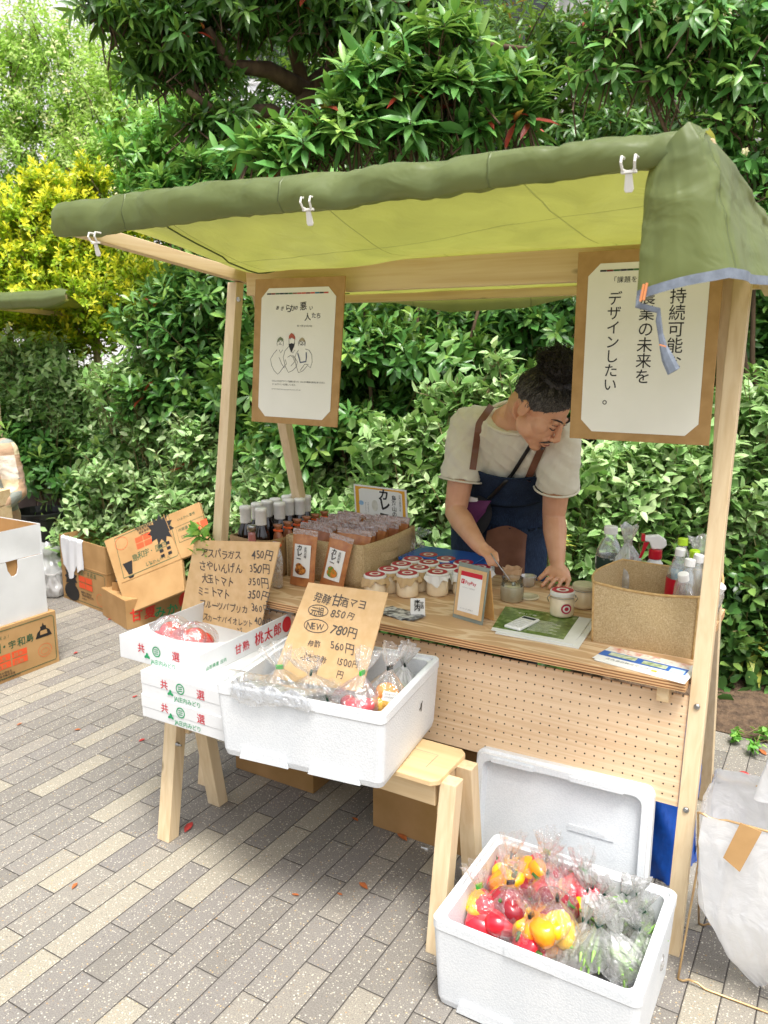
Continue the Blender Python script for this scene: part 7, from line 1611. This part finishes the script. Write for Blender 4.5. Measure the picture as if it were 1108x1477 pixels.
# right hand, pinching the spoon
hdv = (TIPR - WRR).normalized(); side = hdv.cross(Vector((0, 0, 1))).normalized(); hup = side.cross(hdv)
pc = WRR + hdv * .042
mb.ell(pc, (.040, .026, .018), 14, 10, M=Matrix((hdv, side, hup)).transposed().to_4x4()); mb.tube([WRR - hdv * .012, pc], [.027, .024], 12)
GR = TIPR + Vector((0, 0, 0))
for k, (sx, ln, dr) in enumerate(((-.021, .062, .000), (-.007, .058, -.010), (.008, .052, -.020), (.021, .042, -.026))):
    a = WRR + hdv * .070 + side * sx * 1.0 + hup * .004; tip = GR - side * (-.002 + sx * -.35) + hup * dr * .9 - hdv * (.062 - ln) ; mid = a.lerp(tip, .5) + hup * .012
    mb.tube([a - hdv * .015, a, mid, tip.lerp(mid, .3), tip], [.0095, .009, .0082, .0075, .0062], 10)
a = WRR + hdv * .022 - side * .026 - hup * .004; mb.tube([a, a.lerp(GR, .45) - side * .012 - hup * .012, GR - hup * .012 - side * .004], [.0125, .0105, .008], 10)
# left hand resting on the counter
hv = Vector((KNL.x - WRL.x, KNL.y - WRL.y, KNL.z - WRL.z)).normalized(); sd = Vector((1, .25, 0)).normalized(); nu_ = sd.cross(hv)
pc = WRL + hv * .045; mb.ell(pc, (.039, .018, .046), 14, 10, M=Matrix((sd, nu_.normalized(), hv)).transposed().to_4x4()); mb.tube([WRL - hv * .01, pc], [.026, .022], 12)
for k, (sx, ln) in enumerate(((-.030, .070), (-.010, .080), (.010, .076), (.029, .060))):
    a = WRL + hv * .078 + sd * sx; b = Vector((a.x + sx * .25, a.y - ln * .55, CZ + .016)); e = Vector((b.x + sx * .1, b.y - ln * .45, CZ + .009)); mb.tube([a - hv * .02, a, a.lerp(b, .6) + Vector((0, -.006, .006)), b, e], [.0098, .0095, .0088, .008, .0065], 10)
a = WRL + hv * .03 - sd * .030; mb.tube([a, a - sd * .018 + hv * .025, Vector((a.x - .024, a.y - .05, CZ + .012))], [.013, .0105, .008], 10)
# head
hell(mb, (0, -.012, .038), (.079, .099, .082)); hell(mb, (0, .030, -.030), (.062, .066, .078)); hell(mb, (0, .052, -.075), (.040, .036, .034)); hell(mb, (0, .072, -.096), (.024, .022, .019))
for s in (-1, 1):
    hell(mb, (s * .036, .050, -.016), (.030, .034, .034)); hell(mb, (s * .044, .02, -.055), (.022, .044, .036)); hell(mb, (s * .079, -.012, -.004), (.010, .020, .031)); hell(mb, (s * .082, -.018, .012), (.008, .015, .015)); hell(mb, (s * .012, .108, -.032), (.009, .010, .008)); hell(mb, (s * .031, .083, .010), (.017, .012, .010)); hell(mb, (s * .030, .086, .030), (.024, .011, .009))
mb.tube([hd(0, .092, .024), hd(0, .104, .000), hd(0, .118, -.024), hd(0, .112, -.036)], [.009, .0105, .0125, .009], 12)
hell(mb, (0, .090, -.050), (.028, .016, .014)); hell(mb, (0, .098, -.059), (.022, .009, .0052)); hell(mb, (0, .096, -.069), (.019, .010, .0062))
for s in (-1, 1):   # legs
    hip = Vector((-1.18 + s * .09, 2.935, .84)); mb.tube([hip, Vector((hip.x + s * .01, 2.93, .47)), Vector((hip.x + s * .015, 2.96, .08))], [.085, .058, .038], 14); mb.ell((hip.x + s * .015, 2.91, .045), (.042, .115, .04), 14, 9)
body = remeshed('person', mb, M['skin'], _P if False else None, .0032, 9, world=False)
for v in body.data.vertices: v.co -= person_loc
body.location = person_loc; tag(body, 'man with tied-up dark curls, cream T-shirt and denim apron leaning over the counter', 'person')
PER = body
# clothing
mb = MB()
def sec2(t_, off):
    c, L, F_, a, b = sec(t_); return c, L, F_, a + off, b + off
loft(mb, [sec2(.8 + x * .25, .016 - .004 * (x > 17)) for x in range(0, 20)])
for sh, el in ((SHR, ELR), (SHL, ELL)):
    e = sh.lerp(el, .62); dn = (el - sh).normalized(); mb.ell(sh - dn * .005, (.072, .068, .064), 16, 10); mb.tube([sh, sh.lerp(e, .4), e], [.070, .074, .079], 18)
    mb.tube([sh - dn * .01, (sh + Vector((-1.04, 2.71, 1.20))) / 2], [.066, .085], 16)
def wr_(p, n_): return 1.7 * (.0035 * crease((p.x * 5 + p.z * 7), 1) * .6 - .004 * crease(p.z * 5 - p.x * 6 + p.y * 3, 2) * .5 + .003 * noise2(p.x * 9, p.z * 7))
M['shirt'] = cloth('cream cotton', '#f0ecdc', '#e8e4d2', '#d9d6b8', .15, .9, 26, .3, .008)
SHIRT = remeshed('t_shirt', mb, M['shirt'], PER, .0065, 8, wr_)
mb = MB(); mb.tube([surf(5.55, 360 * k / 26, .020) for k in range(26)] + [surf(5.55, 0, .020)], .007, 8, cap=False); wobj('collar', mb, M['shirt'], PER, smooth=True)
for nm, sh, el in (('cuff', SHR, ELR), ('cuff', SHL, ELL)):
    e = sh.lerp(el, .625); dn = (el - sh).normalized(); u_ = dn.cross(Vector((0, 1, 0))).normalized(); v_ = dn.cross(u_); mb = MB(); mb.tube([e + u_ * (.079 * math.cos(k * PI / 13)) + v_ * (.079 * math.sin(k * PI / 13)) for k in range(27)], .004, 6, cap=False); wobj(nm, mb, M['shirt'], PER, smooth=True)
def denim():
    m, nt, b, out = new_mat('denim'); co = coords(nt); n1 = N(nt, 'ShaderNodeTexNoise', Vector=co, Scale=9.0, Detail=5); n2 = N(nt, 'ShaderNodeTexNoise', Vector=coords(nt, (1, 1, .12)), Scale=420.0, Detail=2)
    c = ramp(nt, n1.outputs[0], [(.3, lin('#161d2d')), (.7, lin('#29364c'))]); c = mixc(nt, ramp(nt, n2.outputs[0], [(.45, 0.), (.7, .25)]), c, lin('#4a6284'))
    nt.links.new(c, b.inputs['Base Color']); b.inputs['Roughness'].default_value = .9; b.inputs['Specular IOR Level'].default_value = .15; bump(nt, b, n1.outputs[0], .4, .02); return m
M['denim'] = denim(); M['leather'] = mat('brown leather', '#6d4633', '#7d5440', .5, 14, bscale=90, bstr=.25); M['trous'] = mat('dark trousers', '#1b1c20', '#232429', .9, 20)
def apron(u, v):
    ang = -88 + 176 * u; t_ = 3.75 - v * 4.2
    if v < .20: ang *= .44 + .56 * (v / .20) ** .7
    lo = max(0, -t_)
    p = surf(max(t_, 0), ang, .028 + .014 * max(0, 1 - v / .35) + .010 * (t_ < 1.6)); p.z -= lo * .25
    fold = .006 * math.sin(u * 17 + v * 3) * min(1, v * 1.6) + .004 * crease(u * 3 + v * 2, 1); n_ = Vector((LAT.x * math.sin(R(ang)), -math.cos(R(ang)), 0))
    return p + n_ * fold
mb = MB(); mb.grid(apron, 44, 46); ap = wobj('apron', mb, M['denim'], PER, smooth=True)
mb = MB(); mb.tube([apron(u / 20, .0) for u in range(21)], .0035, 6); wobj('apron_hem', mb, M['denim'], ap if False else PER, smooth=True)
from mathutils.bvhtree import BVHTree
def shirt_tree():
    vs, fs = [], []
    for o_ in (SHIRT, ap):
        b_ = len(vs); vs += [v.co + PER.location for v in o_.data.vertices]; fs += [[b_ + i for i in p.vertices] for p in o_.data.polygons]
    return BVHTree.FromPolygons(vs, fs)
TREE = shirt_tree()
def ribbon(keys, w, off=.004, n=48, dirv=(0, -.95, .30)):
    """a flat strap laid over the clothes between key points"""
    ks = np.linspace(0, 1, len(keys)); P = []; C0_ = Vector((0, 0, CAM_H))
    for i in range(n):
        u = i / (n - 1); p = Vector([interp(u, ks, [k[j] for k in keys]) for j in range(3)]); D0 = (C0_ - p).normalized(); h_ = TREE.ray_cast(p + D0 * .35, -D0, .6)
        if h_[0] is not None: P.append(h_[0])
    for _ in range(4): P = [P[0]] + [(P[i - 1] + P[i] * 2 + P[i + 1]) / 4 for i in range(1, len(P) - 1)] + [P[-1]]
    mb = MB(); vs = []
    for i, p in enumerate(P):
        tg = (P[min(i + 2, len(P) - 1)] - P[max(i - 2, 0)]).normalized(); x = tg.cross(D0).normalized(); m_ = x.cross(tg).normalized()
        if m_.dot(D0) < 0: m_ = -m_
        a_ = p + m_ * (off + .004)
        vs += [a_ - x * w / 2, a_ + x * w / 2, a_ + x * w / 2 - m_ * .014, a_ - x * w / 2 - m_ * .014]
    k = len(P); mb.add(vs, [(i * 4 + j, i * 4 + (j + 1) % 4, i * 4 + 4 + (j + 1) % 4, i * 4 + 4 + j) for i in range(k - 1) for j in range(4)]); return mb
for sg, u_ in ((-1, .15), (1, .85)):
    A_ = apron(u_, .01); B_ = surf(5.35, sg * 62, .03); C_ = surf(5.75, sg * 105, .03)
    wobj('apron_strap', ribbon((A_, A_.lerp(B_, .5), B_, C_), .024), M['leather'], PER, smooth=False)
cb = ribbon((surf(5.0, 40, .0), surf(3.6, 14, 0), surf(2.4, -10, 0)), .013, .006, 40, (0, -.97, .25))
mb = MB(); mb.grid(lambda u, v: surf(max(0, 1.25 - 1.3 * v), 4 + 44 * u, .046 + .004 * math.sin(u * 9)) + Vector((0, -.004, (.03 * math.sin(PI * u) if v < .05 else 0))), 16, 14); wobj('leather_pocket', mb, M['leather'], PER, smooth=True)
mb = MB()
for s in (-1, 1):
    hip = Vector((-1.18 + s * .09, 2.935, .86)); mb.tube([hip, Vector((hip.x + s * .01, 2.93, .47)), Vector((hip.x + s * .015, 2.955, .10))], [.104, .078, .062], 16)
loft(mb, [sec2(.3 + .2 * x, .012) for x in range(0, 8)]); remeshed('trousers', mb, M['trous'], PER, .009, 6)
for s in (-1, 1):
    mb = MB(); mb.ell((-1.18 + s * .105, 2.905, .048), (.05, .135, .052), 16, 10); wobj('shoe', mb, M['black'], PER, smooth=True)
# pouch
pq = surf(2.05, -14, .075)
pt_ = thing('waist_pouch', 'purple and black crossbody pouch with a white tissue hanging on the man\'s hip', 'pouch', pq)
wobj('strap', cb, M['black'], pt_, smooth=True)
def pou(u, v):
    a = u * 2 * PI; k = math.sin(PI * (.04 + .92 * v)) ** .5; wx = .088 * (1 - .35 * (1 - v)) ; return Vector((wx * k * math.cos(a), .032 * k * math.sin(a), -.085 + .15 * v + .02 * math.cos(a) * v))
mb = MB(); mb.grid(pou, 36, 16); obj('body', mb, M['trous'], pt_, smooth=True)
def flap(u, v):
    x = -.088 + .176 * u; dp = (.115 - .07 * abs(u - .5) * 2) * v; return Vector((x * (1 - .25 * v), -.036 - .010 * math.sin(PI * v) - .004 * math.sin(u * 8), .058 + .02 * (u - .35) - dp))
mb = MB(); mb.grid(flap, 20, 12); obj('flap', mb, cloth('purple nylon', '#572a52', '#6a3562', None, 0, .6, 30, .35, .006), pt_, smooth=True)
mb = MB(); mb.hexa([(-.045, -.034, .05), (.03, -.034, .06), (.03, -.026, .06), (-.045, -.026, .05), (-.05, -.036, .082), (.028, -.036, .074), (.028, -.028, .074), (-.05, -.028, .082)]); obj('tissue', mb, M['paper'], pt_, bev=.002)
# hair, brows, moustache
M['hair'] = mat('black hair', '#14110f', '#241c18', .45, 60, bscale=180, bstr=.6, bdist=.004); M['hairg'] = mat('greying hair', '#2a2624', '#57524e', .6, 220, lo=.42, hi=.6, bscale=260, bstr=.6, bdist=.003)
mb = MB()
def cap(u, v):
    a = u * 2 * PI; th = v * PI * .62; fr = max(0, math.cos(a - PI / 2))
    th *= 1 - .46 * fr ** 1.5
    rr = .006 + .003 * math.sin(a * 23) + .002 * math.sin(a * 41 + v * 20)
    return hd((.080 + rr) * math.sin(th) * math.cos(a), -.012 + (.100 + rr) * math.sin(th) * math.sin(a), .038 + (.083 + rr) * math.cos(th))
mb.grid(cap, 60, 24); rg = random.Random(8)
for k in range(700):      # short cropped strands
    u = rg.random(); v = rg.uniform(.55, 1.0) ; p = cap(u, v); nrm = (p - hd(0, -.012, .02)).normalized(); up_ = (HU - nrm * HU.dot(nrm)).normalized(); q = p + nrm * .003 - up_ * .004; mb.tube([q, q + nrm * .003 + up_ * .010 + HX * rg.uniform(-.004, .004)], [.0011, .0005], 3, cap=False)
wobj('cropped_hair', mb, M['hairg'], PER, smooth=True)
mb = MB(); rg = random.Random(3); BC = Vector((0, -.040, .150)); r0 = Vector((.068, .066, .060))
mb.ell(hd(*BC), tuple(r0 * .92), 22, 14, M=HM.to_4x4()); mb.ell(hd(0, -.022, .105), (.064, .066, .040), 18, 12, M=HM.to_4x4())
for k in range(900):      # frizzy curls of the bun
    d = Vector((rg.gauss(0, 1), rg.gauss(0, 1), rg.gauss(.2, .8))).normalized(); b = BC + Vector((d.x * r0.x, d.y * r0.y, d.z * r0.z)) * rg.uniform(.85, 1.0); tn = d.cross(Vector((rg.gauss(0, 1), rg.gauss(0, 1), rg.gauss(0, 1)))).normalized(); bn = d.cross(tn); rr = rg.uniform(.003, .007); ln = rg.uniform(.6, 1.8); out = rg.uniform(.006, .026) * (1.6 if rg.random() < .15 else 1); pts = []
    for i in range(8): a = i / 7 * 2 * PI * ln; f = i / 7; pts.append(hd(*(b + d * (out * f) + tn * (rr * math.sin(a) + .012 * f * f) + bn * (rr * math.cos(a) - rr))))
    mb.tube(pts, [.0014, .0014, .0013, .0012, .0011, .001, .0008, .0004], 3, cap=False)
for k in range(620):      # hair combed up from the hairline into the bun
    u = rg.random(); v = rg.uniform(.12, .80); p = cap(u, v); nrm = (p - hd(0, -.012, .03)).normalized(); e = hd(*(BC + Vector((rg.uniform(-.05, .05), rg.uniform(-.05, .05), -.02)))); p = p + nrm * .002; m_ = p.lerp(e, .5); m_ = hd(0, -.012, .03) + (m_ - hd(0, -.012, .03)).normalized() * max((m_ - hd(0, -.012, .03)).length, .098); mb.tube([p, p.lerp(m_, .5) + nrm * .004, m_, e], [.0012, .0017, .0017, .001], 3, cap=False)
wobj('hair_bun', mb, M['hair'], PER, smooth=True)
mb = MB()
for s in (-1, 1): mb.tube([hd(s * .012, .0985, .034), hd(s * .028, .0975, .041), hd(s * .044, .086, .040), hd(s * .054, .074, .032)], [.0028, .0042, .0036, .0014], 8, flat=.7)
wobj('eyebrows', mb, M['hair'], PER, smooth=True)
mb = MB()
for s in (-1, 1): mb.tube([hd(s * .017, .0935, .004), hd(s * .026, .0965, .0015), hd(s * .036, .0945, .0015), hd(s * .046, .086, .005)], [.0010, .0022, .0022, .001], 6); mb.tube([hd(s * .018, .095, .017), hd(s * .032, .0965, .021), hd(s * .046, .087, .017)], .0008, 5)
wobj('eyelashes', mb, M['hair'], PER, smooth=True)
mb = MB()
for s in (-1, 1):
    mb.tube([hd(s * .001, .1065, -.046), hd(s * .012, .1055, -.047), hd(s * .024, .099, -.053), hd(s * .033, .089, -.064)], [.003, .0046, .004, .001], 8, flat=.8)
mb.ell(hd(0, .1005, -.084), (.009, .005, .007), 10, 6, M=HM.to_4x4()); wobj('moustache', mb, M['hairg'], PER, smooth=True)
mb = MB(); mb.tube([hd(-.020, .1005, -.063), hd(-.008, .1068, -.0625), hd(0, .1072, -.0632), hd(.008, .1068, -.0625), hd(.020, .1005, -.063)], [.001, .0024, .0024, .0024, .001], 8); wobj('lips', mb, mat('lip', '#9a5548', '#8d4a40', .4, 60), PER, smooth=True)
# the spoon
t = thing('spoon', 'small metal spoon held by the man in the open jar', 'spoon', TIPR); e = OPENJ + Vector((.004, .002, .05)); dv = (e - TIPR).normalized()
mb = MB(); mb.tube([TIPR - dv * .03 + Vector((0, 0, .006)), TIPR, TIPR.lerp(e, .6), e], [.0026, .0022, .0018, .002], 7); mb.ell(e, (.006, .009, .014), 10, 7); wobj('spoon', mb, M['steel'], t, smooth=True)

# seated person at the left edge
pl = at(-32, 700, 4.5); px_, py_ = pl.x, pl.y
def W2(x, y, z): return Vector((px_ + x * .866 - y * .5, py_ + x * .5 + y * .866, z))
mb = MB(); Lx = Vector((.866, .5, 0)); Fx = Vector((.5, -.866, 0))
for (y, z, a, b) in ((.0, .48, .17, .13),): pass
loft(mb, [(W2(0, .02, .46), Lx, Fx, .18, .14), (W2(0, .02, .60), Lx, Fx, .17, .13), (W2(0, 0, .78), Lx, Fx, .18, .13), (W2(0, -.04, .94), Lx, Fx, .19, .11), (W2(0, -.06, 1.0), Lx, Fx, .10, .07)])
mb.tube([W2(0, -.06, .98), W2(0, -.09, 1.08)], [.055, .05], 12); mb.ell(W2(0, -.11, 1.17), (.078, .095, .115), 16, 12)
mb.ell(W2(0, -.205, 1.15), (.014, .018, .02), 8, 6); mb.ell(W2(0, -.19, 1.11), (.022, .014, .01), 8, 6); mb.ell(W2(0, -.17, 1.07), (.03, .03, .025), 10, 8)
for s in (-1, 1):
    mb.ell(W2(s * .03, -.195, 1.175), (.018, .012, .009), 8, 6)
    mb.tube([W2(s * .19, -.04, .94), W2(s * .24, -.05, .70), W2(s * .16, -.28, .62)], [.055, .042, .03], 12); mb.ell(W2(s * .15, -.34, .61), (.035, .05, .025), 12, 8)
    for k in range(5): mb.tube([W2(s * .15 + (k - 2) * .014, -.37, .61), W2(s * .15 + (k - 2) * .017, -.43 + abs(k - 2) * .008, .595)], [.008, .006], 8)
    mb.tube([W2(s * .09, .0, .47), W2(s * .10, -.42, .47), W2(s * .10, -.44, .10)], [.085, .062, .045], 12); mb.ell(W2(s * .10, -.50, .045), (.045, .10, .04), 12, 8)
b2 = remeshed('person', mb, M['skin'], None, .008, 6, world=False)
base2 = Vector((px_, py_, 0))
for v in b2.data.vertices: v.co -= base2
b2.location = base2; tag(b2, 'person in a pastel patchwork jacket seated at the left picture edge', 'person')
def plaid():
    m, nt, b, out = new_mat('patchwork jacket'); tc = nt.nodes.new('ShaderNodeTexCoord'); sp = N(nt, 'ShaderNodeSeparateXYZ', Vector=tc.outputs['Object'])
    def cell(o_, s_, off): a_ = N(nt, 'ShaderNodeMath', op='MULTIPLY_ADD', i0=o_, i1=s_, i2=off); f_ = N(nt, 'ShaderNodeMath', op='FLOOR', i0=a_.outputs[0]); return f_.outputs[0]
    cv = N(nt, 'ShaderNodeCombineXYZ', X=cell(sp.outputs[0], 13., .3), Y=cell(sp.outputs[1], 13., .1), Z=cell(sp.outputs[2], 15., .2))
    wn_ = N(nt, 'ShaderNodeTexWhiteNoise', Vector=cv.outputs[0])
    c = ramp(nt, wn_.outputs[0], [(0, lin('#b79678')), (.18, lin('#7f857c')), (.36, lin('#d9cba6')), (.52, lin('#a98e7a')), (.68, lin('#8a8f86')), (.86, lin('#d8cdbb'))], True)
    nt.links.new(c, b.inputs['Base Color']); b.inputs['Roughness'].default_value = .85; nb = N(nt, 'ShaderNodeTexNoise', Vector=tc.outputs['Object'], Scale=22.0, Detail=4); bump(nt, b, nb.outputs[0], .7, .015); return m
mb = MB(); loft(mb, [(W2(0, .02, .40), Lx, Fx, .215, .17), (W2(0, .02, .60), Lx, Fx, .20, .155), (W2(0, 0, .78), Lx, Fx, .205, .15), (W2(0, -.04, .94), Lx, Fx, .205, .13), (W2(0, -.06, 1.01), Lx, Fx, .12, .09)])
for s in (-1, 1): mb.ell(W2(s * .19, -.04, .94), (.075, .07, .07)); mb.tube([W2(s * .19, -.04, .94), W2(s * .24, -.05, .70), W2(s * .17, -.25, .625)], [.075, .064, .05], 14)
remeshed('jacket', mb, plaid(), b2, .012, 6, lambda p, n_: .006 * crease(p.z * 4 + p.x * 3, 1))
mb = MB(); mb.tube([W2(-.09, -.06, 1.04), W2(0, .0, 1.06), W2(.09, -.06, 1.03), W2(.0, -.14, 1.0), W2(-.09, -.06, 1.03)], .035, 10); wobj('scarf', mb, mat('rose scarf', '#b8566c', '#a8485e', .9, 30), b2, smooth=True)
mb = MB(); mb.ell(W2(0, -.075, 1.205), (.088, .10, .105), 18, 12); wobj('hair', mb, M['hair'], b2, smooth=True)
mb = MB(); [mb.tube([W2(s * .09, .0, .48), W2(s * .10, -.42, .48), W2(s * .10, -.44, .14)], [.10, .078, .065], 12) for s in (-1, 1)]; remeshed('trousers', mb, mat('brown trousers', '#4a3028', '#5a3a30', .9, 20), b2, .012, 4)
t = thing('stool', 'low stool under the seated person at the left edge', 'stool', (W2(0, .02, 0).x, W2(0, .02, 0).y, 0), R(30))
mb = MB(); mb.box(-.17, .17, -.15, .15, .355, .385); obj('seat', mb, M['pine_x'], t, bev=.004)
for x in (-.15, .11):
    for y in (-.13, .09): mb = MB(); mb.box(x, x + .04, y, y + .04, 0, .354); obj('leg', mb, M['pine_z'], t)
